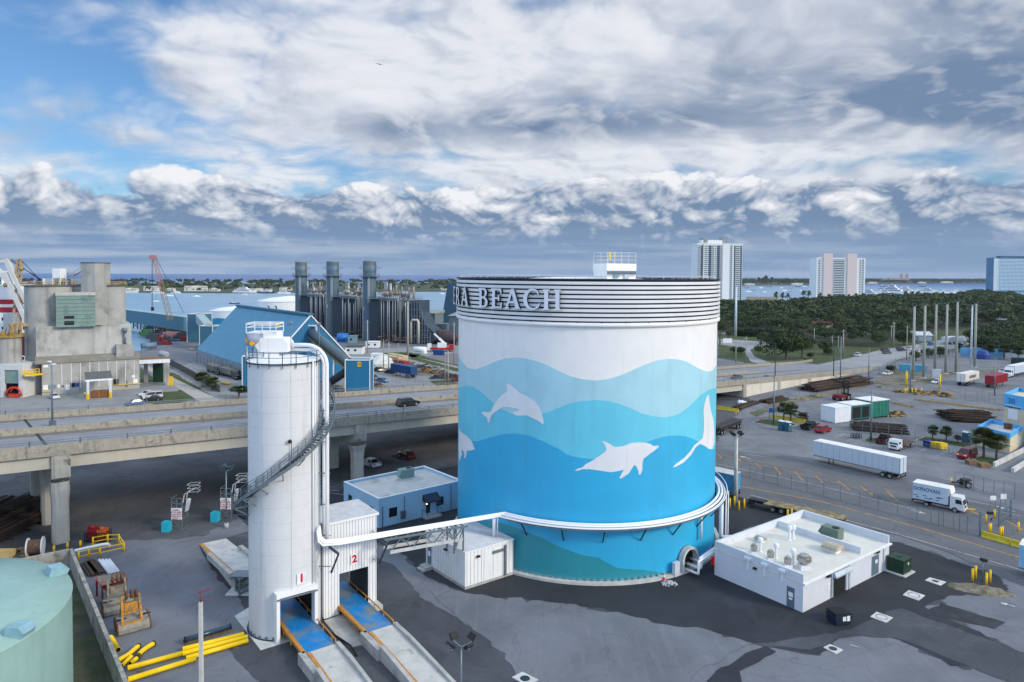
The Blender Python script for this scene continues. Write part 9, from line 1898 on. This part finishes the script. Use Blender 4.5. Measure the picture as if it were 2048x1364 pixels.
b=MB();a_,c_=G(674,684),G(697,683);b.tube([a_+Vector((0,0,2.4)),a_.lerp(c_,.06)+Vector((0,0,2.4)),c_.lerp(a_,.06)+Vector((0,0,2.4)),c_+Vector((0,0,2.4))],[1.2,2.1,2.1,1.2],14);b.beam(a_+Vector((1,0,.3)),c_+Vector((-1,0,.3)),2.5,.6);solo(b,'pressure_vessel',mat('vessel_blue',lin(40,110,184),.5),'bright blue horizontal tank at the foot of the middle stack','tank')
og2=('first','second','third','fourth','fifth','sixth','seventh','eighth')
for i,(u,vb,vt,r_)in enumerate(((767,738,679,.22),(777.5,741,684,.25),(796,735,686,.2),(815.5,717,602,.5),(735,706,640,.3),(890,767,706,.2),(896,766,702,.28),(908,727,645,.25))):
 p=G(u,vb);z=ZA(u,vt,p);b=MB();b.tube([(p.x,p.y,0),(p.x,p.y,z)],[r_,r_*.7],8);b.beam((p.x-1.1,p.y,z-.9),(p.x+1.1,p.y,z-.9),.14);solo(b,'utility_pole',WB_ if r_>.24 else MATS['pole_wood'],('slim pole left of the two by the white tent','slim pole right of the two by the white tent','slim pole behind the navy container trailer','very tall pale pole in front of the rightmost boiler unit','thin pole with dark top in front of the rightmost stack','left of two poles beside the mural tank beyond the highway','right of two poles beside the mural tank beyond the highway','pole nearest the left edge of the mural tank in the gravel yard')[i],'utility pole','utility poles at the power station')
fence([(640,786),(700,780),(768,776),(800,772),(860,762)],2.2,'chain-link fence beyond the highway railing right of the blue tower',sub=4)
for i,(u,v,k)in enumerate(((845,735,4),(862,737,5),(875,746,1),(895,752,4),(905,757,0),(880,757,6),(852,744,1),(912,763,3),(660,775,1),(668,783,5),(750,773,1),(820,729,5))):
 heap('scrap_heap','low %s scrap heap %s beyond the highway'%(names[k],('by the sand-coloured containers','by the lawn strip','in the middle of the dirt yard','right of the dirt yard','near the two poles by the mural tank','below the dirt yard','left in the dirt yard','closest to the mural tank edge','under the dark conveyor tube','beside the blue tower foot','right of the blue tower foot','beside the brick red container')[i]),'scrap heap',u,v,3.5,2.0,1.6,[qm[k],qm[4]],45,.5,i,3.0,.4,'scrap heaps beyond the highway')
# ---------------- trees, towers, far shore, boats ----------------
def forest(name,pts,nleaf,size,h0,h1,mats,seed):
 """a wood that reads as one mass: leaf clusters on scattered crowns, one object"""
 rng=np.random.default_rng(seed);protos=[crown_np(rng,nleaf,1.,1.,.62,.0,6,size)for _ in range(10)];V_,M_=[],[]
 for x,y in pts:
  p=protos[rng.integers(0,10)];h=rng.uniform(h0,h1);r=h*rng.uniform(.36,.72);a=rng.uniform(0,6.28);c,s=np.cos(a),np.sin(a);q=p*np.array([r,r,h*.55]);V_.append(np.stack([q[:,0]*c-q[:,1]*s+x,q[:,0]*s+q[:,1]*c+y,q[:,2]+h*.62],1));k=rng.integers(0,len(mats));M_.append(np.where(rng.random(nleaf)<.75,k,(k+1)%len(mats)))
 o=obj_me(name,np_mesh(name,np.concatenate(V_),mats,np.concatenate(M_)));o['kind']='stuff';return o
def inpoly(x,y,P_):
 n=len(P_);c=False
 for i in range(n):
  (x1,y1),(x2,y2)=P_[i],P_[(i+1)%n]
  if(y1>y)!=(y2>y)and x<(x2-x1)*(y-y1)/(y2-y1)+x1:c=not c
 return c
def scatter(P_,n,seed,dmin):
 rng=np.random.default_rng(seed);xs=[p[0]for p in P_];ys=[p[1]for p in P_];out=[];cell={}
 for _ in range(n*14):
  if len(out)>=n:break
  x,y=rng.uniform(min(xs),max(xs)),rng.uniform(min(ys),max(ys));k=(int(x/dmin),int(y/dmin))
  if k in cell or not inpoly(x,y,P_)or any((x-a)**2+(y-b_)**2<r*r for a,b_,r in GAPS):continue
  cell[k]=1;out.append((x,y))
 return out
FM=[LEAF[k]for k in('foliage_dark','foliage_mid','foliage_olive','foliage_dark','foliage_light','foliage_dark','foliage_mid')]
FLOOR=mat('wood_floor',(.035,.045,.02),.95,var=.4,scale=.05)
w_px=[(1436,664),(1550,668),(1612,682),(1655,690),(1712,694),(1762,692),(1800,676),(1870,662),(1960,655),(2000,654),(2048,646),(2400,636),(2500,604),(2048,607),(1960,591),(1900,604),(1740,607),(1600,620),(1436,625)]
LV[0]=.04;sheet('wood_floor',w_px,FLOOR)
# houses among the trees, in clearings
GAPS=[];HS=[]
for u,v,vt,w_,wc,rc,lab in((1647,641,630,8,lin(220,224,228),lin(190,190,188),'small white gabled house among the trees'),(1643,655,646,14,lin(190,170,160),lin(150,66,60),'house with a red roof among the trees'),(1690,650,642,10,lin(160,150,140),lin(104,84,76),'house with a brown roof among the trees'),(1723,665,656,14,lin(170,180,186),lin(148,160,166),'house with a pale grey roof near the crossing'),(1502,637,630,8,lin(150,170,190),lin(110,140,170),'small blue-roofed house near the transmission pole'),(1556,612,603,34,lin(186,160,120),lin(116,112,116),'long low building with grey roof and ochre walls at the waterfront trees'),(1525,604,595,40,lin(200,170,120),lin(130,118,116),'long waterfront hall with a brownish roof beside the condominium tower'),(1870,645,634,12,lin(206,210,214),lin(176,184,190),'pale house between the third and fourth steel poles'),(2015,640,630,13,lin(206,220,232),lin(166,184,196),'pale blue house right of the steel poles'),(1842,682,666,12,lin(140,160,180),lin(186,194,200),'blue-grey building behind the crossing'),(1776,654,646,20,lin(214,218,222),lin(196,200,204),'long white flat building behind the crossing'),(1940,632,625,14,lin(170,160,150),lin(120,116,112),'grey-roofed house behind the rightmost steel poles')):
 p=G(u,v);GAPS+=[(*G(u,v+dv)[:2],w_*f+2)for dv,f in((0,.7),(7,.6),(14,.5))];z=max(3.2,ZA(u,vt,p));t=thing('house',lab,'house',tuple(p),random.uniform(-.3,.3));b=MB();b.box(-w_/2,w_/2,0,w_*.6 if w_<20 else 10,0,z*.7);L(b,'wall',mat('house_wall_%d'%u,wc,.8,var=.05),t);b=MB();dp=w_*.6 if w_<20 else 10;b.ext([(-dp/2-.5,0),(dp/2+.5,0),(0,z*.45)],(-w_/2-.4,dp/2,z*.7),(0,1,0),(0,0,1),(1,0,0),0,w_+.8);L(b,'roof',mat('house_roof_%d'%u,rc,.8,var=.08),t)
 for k in range(max(2,int(w_/5))):b=MB();x=-w_/2+1+k*(w_-2)/max(1,int(w_/5)-.5);b.box(x,x+1.1,-.05,0,z*.25,z*.52);L(b,'window',GLASS,t)
P_=[tuple(G(*q)[:2])for q in w_px];allp=scatter(P_,3600,5,8.8)
rng=np.random.default_rng(3)
w2=[(1958,706),(2048,712),(2300,722),(2300,690),(2080,672),(1962,688)];sheet('wood_floor',w2,FLOOR);allp+=scatter([tuple(G(*q)[:2])for q in w2],160,6,6.0)
forest('woodland',[p for p in allp if p[1]<480],420,.13,4.5,12.5,FM,1);forest('woodland',[p for p in allp if p[1]>=480],150,.22,6.5,15,FM,2)
# trees one can tell apart
TP=[tree_proto(1,4.5,4.4,8.0,4200,.30,(LEAF['foliage_dark'],LEAF['foliage_mid']),12,-.95,.95),tree_proto(2,3.6,3.6,7.0,2200,.30,(LEAF['foliage_mid'],LEAF['foliage_olive']),8,-.7,.85),tree_proto(3,3.0,3.8,8.5,1500,.32,(LEAF['foliage_olive'],LEAF['foliage_dark']),5)]
p=G(1572,719);k=92*p.y/F/9.0;make_tree(p,TP[0],'huge round dark green tree on the island between the slip road and the highway',(k*.98,k*.9,k*.88))
p=G(1604,716);make_tree(p,TP[1],'leafy tree joined to the right side of the huge round tree',(1.35,1.3,1.45))
for u,v,hp_,kind,lab in((1523,690,28,1,'clump tree in front of the hedge, left of the huge round tree'),(1538,688,26,0,'dark tree touching the huge round tree on its left'),(1458,684,22,2,'small tree on the lawn nearest the mural tank'),(1440,688,46,2,'tall yellowish tree hard against the right edge of the mural tank'),(1482,708,17,0,'round shrub at the inside of the slip road'),(1467,708,16,1,'loose shrub by the wooden fence near the mural tank'),(1517,708,17,1,'shrub at the tip of the planted island'),(1620,718,14,1,'low bush by the yellow hydrant post'),(1655,710,16,0,'dark bush by the utility poles at the crossing'),(1622,699,22,2,'feathery tree right of the huge round tree'),(1648,708,30,1,'mid-green tree left of the three utility poles'),(1759,694,30,1,'broad tree behind the left part of the crossing'),(1808,690,34,0,'bright green tree behind the first steel pole'),(1832,722,22,1,'bush between the first and second steel poles'),(1856,716,22,0,'dark shrub at the foot of the second steel pole'),(1879,714,24,0,'dark shrub between the third and fourth steel poles'),(1781,744,16,0,'shrub behind the parked white sedan'),(1940,700,40,2,'loose tree beside the white-blue pole'),(1965,706,44,0,'tall dark tree left of the round palm row'),(1990,710,42,1,'bushy tree in the row behind the boundary wall'),(2020,712,44,0,'dark tree behind the boundary wall near the right edge'),(2044,712,42,1,'tree at the right edge behind the boundary wall')):
 p=G(u,v);k=hp_*p.y/F/(8.2,7.2,8.6)[kind];make_tree(p,TP[kind],lab,(k*1.1,k*1.1,k),u*.7,'trees round the crossing','tree' if hp_>20 else 'shrub','tree' if hp_>20 else 'shrub')
for u,v,hp_,lab in((1624,697,20,'small palm right of the huge round tree'),(1977,716,28,'palm in front of the blue boundary wall, left one'),(2008,719,30,'palm in front of the boundary wall, middle one'),(2036,721,28,'palm in front of the boundary wall, right one'),(1918,704,18,'small palm beside the fifth steel pole')):palm(u,v,hp_,lab,PALM1,'palms by the crossing',1.3)
for i,(u,v)in enumerate(((1552,600),(1565,601),(1575,602),(1607,596),(1617,597),(1640,602),(1658,604),(1686,605),(1697,605),(1712,603),(1727,602),(1811,597),(1824,598),(1836,598),(1858,601),(1885,600),(1902,601))):
 p=G(u,v+9);k=p.y/F*26/9.;make_tree(p,PALMF,'tall coconut palm on the waterfront, number %s from the left of the tower gap'%('one','two','three','four','five','six','seven','eight','nine','ten','eleven','twelve','thirteen','fourteen','fifteen','sixteen','seventeen')[i],(k,k,k),u,'coconut palms on the waterfront','palm_tree','palm')
# dark hedge
b=MB();a_,c_=G(1470,672),G(1552,675)
rng=np.random.default_rng(8);n=6000;s_=rng.random(n);v0=np.stack([a_.x+(c_.x-a_.x)*s_+rng.normal(0,.7,n),a_.y+(c_.y-a_.y)*s_+rng.normal(0,.9,n),rng.random(n)**.8*4.2],1);t_=rng.normal(size=(n,3))*.32;u_=rng.normal(size=(n,3))*.32
o=obj_me('hedge',np_mesh('hedge',np.stack([v0-t_,v0-u_,v0+t_,v0+u_],1).reshape(-1,3)-np.array(a_),[LEAF['foliage_dark']]));o.location=a_;tag(o,'long clipped dark hedge behind the slip road near the mural tank','hedge')
# ---- apartment towers ----
TWH=mat('tower_white',lin(220,222,220),.7,var=.03);TWD=mat('tower_glass',lin(46,72,92),.35,var=.2,scale=.1);TPK=mat('tower_pink',lin(206,188,184),.75,var=.04);TBL=mat('tower_blue_glass',lin(76,116,144),.3,var=.1,scale=.05)
def slab_tower(u0,u1,vt,vb,y,rzdeg,end_px,dep,segs,px0,px1,pitch,lab,wm_,tops,piers=(),gm=None):
 a=AT(u0+end_px,vb,y);rz=radians(rzdeg);k=y/F;ex=Vector((cos(rz),sin(rz),0));vp=Vector((a.x,a.y,0)).normalized();pr=abs(ex.x*vp.y-ex.y*vp.x);Wd=(u1-u0-end_px)*k/pr*1.0;zt_=AT((u0+u1)/2,vt,y).z
 t=thing('apartment_tower',lab,'tower block',(a.x,a.y,0),rz);b=MB();b.box(0,Wd,0,dep,0,zt_);L(b,'wall',wm_,t);fx_=lambda x:(x-px0)/(px1-px0)*Wd;nf_=int((zt_-3)/pitch)
 for f in range(nf_):
  z=zt_-1.6-(f+1)*pitch;b=MB()
  for x0,x1,kd in segs:
   X0,X1=fx_(x0),fx_(x1)
   if kd=='w':
    n=max(1,int((X1-X0)/3.2));
    for j in range(n):w_=(X1-X0)/n;b.box(X0+j*w_+.25*w_*.5,X0+(j+1)*w_-.25*w_*.5,-.12,.0,z+.8,z+pitch-.55)
   else:b.box(X0,X1,-.1,.0,z+.02,z+pitch-.28)
   if len(segs)<4:L(b,'window_row',gm or TWD,t);b=MB()
  if b.v:L(b,'window_row',gm or TWD,t)
 for x0,x1,kd in segs:
  if kd!='b':continue
  b=MB();X0,X1=fx_(x0),fx_(x1)
  for f in range(nf_):z=zt_-1.6-(f+1)*pitch;b.box(X0-.1,X1+.1,-1.5,-.11,z-.05,z+.95)
  for x in(X0-.25,X1+.05):b.box(x,x+.2,-1.0,-.12,z,zt_-1)
  L(b,'balcony_column',TWH,t)
 for x0,x1,extra,d_,m in piers:b=MB();b.box(fx_(x0),fx_(x1),-d_,dep*.5,0,zt_+extra);L(b,'pier',m,t)
 for x0,x1,h_,m in tops:b=MB();b.box(fx_(x0),fx_(x1),dep*.25,dep*.8,zt_,zt_+h_);L(b,'roof_house',m,t)
 b=MB();b.box(-.3,Wd+.3,-.3,dep+.3,zt_,zt_+.9);L(b,'parapet',wm_,t);return t
slab_tower(1381,1481,488,612,880,8.7,12,18,((172,200,'b'),(200,232,'d'),(240,290,'w'),(290,320,'d'),(320,350,'b'),(355,378,'w'),(380,410,'d'),(412,440,'b'),(527,545,'b'),(562,580,'d'),(580,625,'b'),(625,652,'d')),172,656,2.55,'tall white condominium tower with balconies directly behind the mural tank',TWH,((240,480,5.5,TWH),(250,300,8,mat('roof_grey',lin(140,146,150),.8)),(455,515,9,mat('roof_grey',(0,0,0)))),((445,522,.5,.5,TWH),(235,241,.3,1.2,TWH),(545,560,.4,1.0,TWH)))
slab_tower(1620,1721,516.5,604,1090,4.5,12,22,((1478,1512,'w'),(1636,1740,'b'),(1885,1932,'w')),1470,1945,2.72,'pinkish white condominium slab with two taller pink piers',TWH,((1540,1560,2,TWH),),((1532,1620,7.5,2.0,TPK),(1766,1858,7.5,2.0,TPK),(1932,1945,.5,.6,TWH)))
slab_tower(1978,2060,516,590,1650,4,8,24,((1675,2000,'w'),(1630,1672,'b'),(2010,2050,'b')),1630,2060,3.3,'blue glass apartment tower at the right edge beyond the marina',TBL,((1710,1940,5,mat('tower_dark_cap',lin(40,80,110),.5)),),(),mat('tower_window_pale',lin(196,216,226),.35))
# ---- the barrier island across the lagoon ----
def G0(u,v):return tuple(G(u,v,-1.0)[:2])
isl_px=[(-260,582),(60,584),(247,585),(400,586),(520,586),(700,584),(915,583),(1200,579),(1440,573),(1520,571),(1640,570),(1740,568),(1900,567),(2048,567),(2400,569),(2400,560),(2048,560),(1740,560),(1440,562),(1200,564),(915,566),(700,567),(400,567.5),(60,567),(-260,566)]
b=MB();b.prism([G0(*q)for q in isl_px],-1.3,-.4);struct(b,'far_shore',mat('shore_ground',lin(62,74,50),.9,var=.3,scale=.02))
IP=[G0(*q)for q in isl_px];GAPS=[]
MAN=mat('mansion_white',lin(218,214,204),.8);MAR=mat('mansion_roof',lin(176,170,160),.8)
for u,v,w_,h_,lab in((301,582.5,26,9,'white mansion with a tower on the island behind the red crane cables'),(390,583,40,10,'large white villa on the island right of the lattice crane boom'),(258,583,26,6,'cream villa on the island beside the cement plant'),(427,583,18,6,'small pale villa on the island above the white yacht'),(520,583,40,5,'long low boathouse on the island shore beyond the yacht'),(570,582,22,6,'pale villa on the island left of the stacks'),(340,583,12,6,'little white house on the island shore'),(1500,571,34,7,'pale villa on the far right shore beyond the sailboats'),(1595,570.5,40,8,'white villas on the far shore left of the pinkish tower'),(1745,567.5,46,8,'white villa on the far shore right of the pinkish tower'),(1895,566.5,60,9,'long pale building on the far shore near the right'),(1845,566.8,40,7,'pale low house on the far shore below the distant hotel'),(890,581,18,5,'pale villa on the island beside the mural tank rim')):
 x,y=G0(u,v);GAPS.append((x,y,w_*.6));GAPS.append((x*.985,y*.985,w_*.6));t=thing('villa',lab,'villa',(x,y,-.4));b=MB();b.box(-w_/2,w_/2,0,10,0,h_*.7);b.box(-w_*.2,w_*.12,2,9,h_*.7,h_);L(b,'wall',MAN,t);b=MB();b.ext([(-.8,0),(10.8,0),(5,h_*.28)],(-w_/2-.6,0,h_*.7),(0,1,0),(0,0,1),(1,0,0),0,w_*.28);b.ext([(-.8,0),(10.8,0),(5,h_*.28)],(w_*.16,0,h_*.7),(0,1,0),(0,0,1),(1,0,0),0,w_*.36);L(b,'roof',MAR,t)
 for k in range(3):b=MB();b.box(-w_*.4+k*w_*.3,-w_*.4+k*w_*.3+1.6,-.1,0,h_*.2,h_*.5);L(b,'window',TWD,t)
ip=scatter(IP,9000,9,9.0);forest('island_trees',[p for p in ip if p[1]<1750 and p[0]<300],70,.34,7,13,FM,4);forest('island_trees',[p for p in ip if p[1]>=1750 or p[0]>=300],34,.46,9,17,FM,5)
for i,(u,v)in enumerate(((1528,569),(1518,569.5),(1532,569.3),(1543,569))):x,y=G0(u,v);k=2.2+.5*(i==2);make_tree((x,y,-.4),TP[2],'tall dark pine on the far shore among the group left of the dome-shaped banyan',(k,k,k*1.5),i,'tall pines on the far shore')
x,y=G0(1577,568.5);make_tree((x,y,-.4),TP[0],'dome-shaped dark banyan on the far shore',(6,5,3.2))
b=MB();x,y=G0(262,585.2);b.box(x-30,x+12,y-1,y+1,-1.3,1.4);solo(b,'sea_wall',MAN,'cream sea wall on the island shore beside the cement plant','wall')
x,y=G(1800,553.8)[:2]if False else AT(1800,556,4200)[:2];t=thing('distant_hotel','distant pinkish grand hotel with twin towers on the horizon','hotel',(x,y,0));HP=mat('hotel_pink',lin(170,140,136),.8);b=MB();b.box(-60,60,0,30,0,24);b.box(-110,-60,5,30,0,18);L(b,'wall',HP,t)
for x in(15,48):b=MB();b.box(x-6,x+6,5,17,24,44);b.box(x-4,x+4,7,15,44,50);L(b,'tower',HP,t)
far_strip=MB();far_strip.prism([tuple(AT(u,556,y)[:2])for u,y in((1660,3700),(2300,3700),(2300,4600),(1660,4600))],-1.25,4);struct(far_strip,'far_hills',mat('far_green',lin(70,92,96),.9,var=.2,scale=.01))
# ---- boats ----
BW=mat('boat_white',lin(228,230,232),.35);BB=mat('boat_navy',lin(40,60,90),.4)
def yacht(u,v,Ln,lab,tiers=3,rz=0.,hull=None,grp=None):
 x,y=G(u,v,-1.2)[:2];t=thing('yacht',lab,'yacht',(x,y,-1.2),rz,grp);w_=Ln*.2;b=MB();hl=[(-.5,-.42),(.2,-.5),(.42,-.26),(.5,0),(.42,.26),(.2,.5),(-.5,.42)];n=7;k0=.82;b.add([(px*Ln*.95,py*w_*k0,0)for px,py in hl]+[(px*Ln,py*w_,Ln*(.085 if px<.3 else.11))for px,py in hl],[(6,5,4,3,2,1,0),tuple(range(7,14))]+[(i,(i+1)%n,n+(i+1)%n,n+i)for i in range(n)]);L(b,'hull',hull or BW,t);z=Ln*.085;x0,x1=-.42,.22
 for k in range(tiers):h_=Ln*.055;b=MB();b.prism([(x0*Ln,-w_*.36),(x1*Ln,-w_*.3),((x1+.06)*Ln,0),(x1*Ln,w_*.3),(x0*Ln,w_*.36)],z,z+h_);o=L(b,'deckhouse',BW,t);b=MB();b.box(x0*Ln*.9,x1*Ln*.95,-w_*.375,-w_*.3,z+h_*.35,z+h_*.75);L(b,'windows',TWD,o);z+=h_;x0,x1=x0*.75,x1*.62-.02
 b=MB();b.beam((-.05*Ln,0,z),(-.06*Ln,0,z+Ln*.08),.3);L(b,'mast',BW,t);return t
def sailboat(u,v,lab,Ln=11,dark=False,rz=0.):
 x,y=G(u,v,-1.2)[:2];t=thing('sailboat',lab,'sailboat',(x,y,-1.2),rz,'moored sailboats');b=MB();w_=Ln*.28;hl=[(-.48,-.3),(.1,-.5),(.5,0),(.1,.5),(-.48,.3)];b.prism([(px*Ln,py*w_)for px,py in hl],0,Ln*.11);L(b,'hull',BB if dark else BW,t);b=MB();b.box(-.25*Ln,.12*Ln,-w_*.25,w_*.25,Ln*.11,Ln*.18);L(b,'cabin',BW,t);b=MB();b.tube([(.03*Ln,0,Ln*.1),(.03*Ln,0,Ln*1.25)],.12,5);b.beam((.03*Ln,0,Ln*.22),(-.38*Ln,0,Ln*.22),.2);L(b,'mast',STEEL,t);return t
yacht(490,586,42,'large white three-deck motor yacht off the island left of the stacks',3,0.);yacht(316,586.8,22,'white motor yacht left of the lattice crane boom',2,.1);yacht(351,586.8,19,'white motor yacht right of the lattice crane boom',2,3.0);yacht(488,590.5,13,'small motor cruiser in front of the large white yacht',2,2.8);yacht(535,586.5,26,'dark-hulled motor yacht right of the large white one',2,0.,BB);yacht(568,587,22,'white motor yacht closest to the leftmost stack',2,.2)
for u,v,lab,dk,ln in((338,592,'sailboat moored beside the crane boom',0,12),(394,593,'sailboat moored alone in mid lagoon',0,10),(313,603,'small sailboat nearest the hoist cable',0,8),(469,607.5,'dark sailboat in front of the shed ridge',1,12),(1493,576,'blue sailboat right of the condominium tower',1,16),(1522,576,'sailboat left of the tall-masted ketch',0,14),(1539,574,'ketch moored closest to the far trees',1,18),(1563,576,'white sailboat in the middle of the moorings',0,13),(1497,583.5,'white sailboat low in the moorings',0,14),(1507,580.5,'navy sailboat next to the low white one',1,12),(1529,584.5,'sailboat nearest the waterfront palms',0,11),(1569,582,'white sailboat right of centre in the moorings',0,14),(1582,576.5,'navy sailboat right of centre in the moorings',1,14),(1596,573.5,'long navy sailboat near the pinkish tower',1,20),(1604,582,'white catamaran-like sailboat beside the pinkish tower',0,14),(1609,573.5,'white sailboat hard by the pinkish tower',0,16),(1580,583,'dark sailboat at the lower right of the moorings',1,9),(1765,571.5,'mast-only sailboat behind the marina',0,18),(904,585,'small boat beside the mural tank rim',0,9),(885,588,'small white boat left of the mural tank rim',0,9)):sailboat(u,v,lab,ln,dk,u*.37%.6)
for i,(u,v,ln,tr,h_)in enumerate(((1738,590,44,3,None),(1763,578,18,1,BB),(1787,587,60,4,None),(1771,590,34,3,None),(1812,585,48,4,None),(1836,589,40,3,None),(1856,585,42,3,None),(1872,589,36,2,None),(1896,586,36,2,None),(1916,587,34,3,None),(1935,588,30,2,None),(1955,588,30,2,None),(1972,588,26,2,None),(1845,573.5,26,1,BB),(1768,573,30,1,BB))):yacht(u,v,ln,'yacht in the marina beyond the treetops, %s from the left'%('first','third','fifth','fourth','sixth','seventh','ninth','tenth','eleventh','twelfth','thirteenth','fourteenth','last','eighth','second')[i],tr,(u*.61%1.0)-.5,h_,'yachts in the marina')
# bird
p=AT(759,128.5,110);b=MB();q_=[(-.62,.0,.16),(-.3,.12,.12),(0,.12,0),(.3,.1,.0),(.6,-.02,-.14),(.28,-.1,-.02),(.0,-.12,-.02),(-.28,-.08,.1)]
b.add([(p.x+x,p.y+y,p.z+z+.015)for x,y,z in q_]+[(p.x+x,p.y+y,p.z+z-.015)for x,y,z in q_],[(0,1,7),(1,2,6,7),(2,3,5,6),(3,4,5),(15,9,8),(15,14,10,9),(14,13,11,10),(13,12,11)]+[(i,8+i,8+(i+1)%8,(i+1)%8)for i in range(8)]);b.tube([(p.x-.05,p.y-.35,p.z),(p.x,p.y-.1,p.z-.01),(p.x,p.y+.15,p.z),(p.x+.05,p.y+.3,p.z+.02)],[.02,.07,.07,.03],6);solo(b,'bird',BLACK,'dark bird gliding high against the pale clouds','bird')
# ---- sea air: the far shore and towers fade a little ----
hz_m=bpy.data.materials.new('sea_air');hz_m.use_nodes=True;t_=hz_m.node_tree;t_.nodes.clear();o_=t_.nodes.new('ShaderNodeOutputMaterial');v_=t_.nodes.new('ShaderNodeVolumePrincipled')
v_.inputs['Color'].default_value=(.72,.84,1,1);v_.inputs['Density'].default_value=.000035;v_.inputs['Anisotropy'].default_value=.2;t_.links.new(v_.outputs[0],o_.inputs['Volume'])
b=MB();b.box(-13000,13000,-13000,13000,-4.2,96);o=b.build('haze',hz_m);o['kind']='stuff'
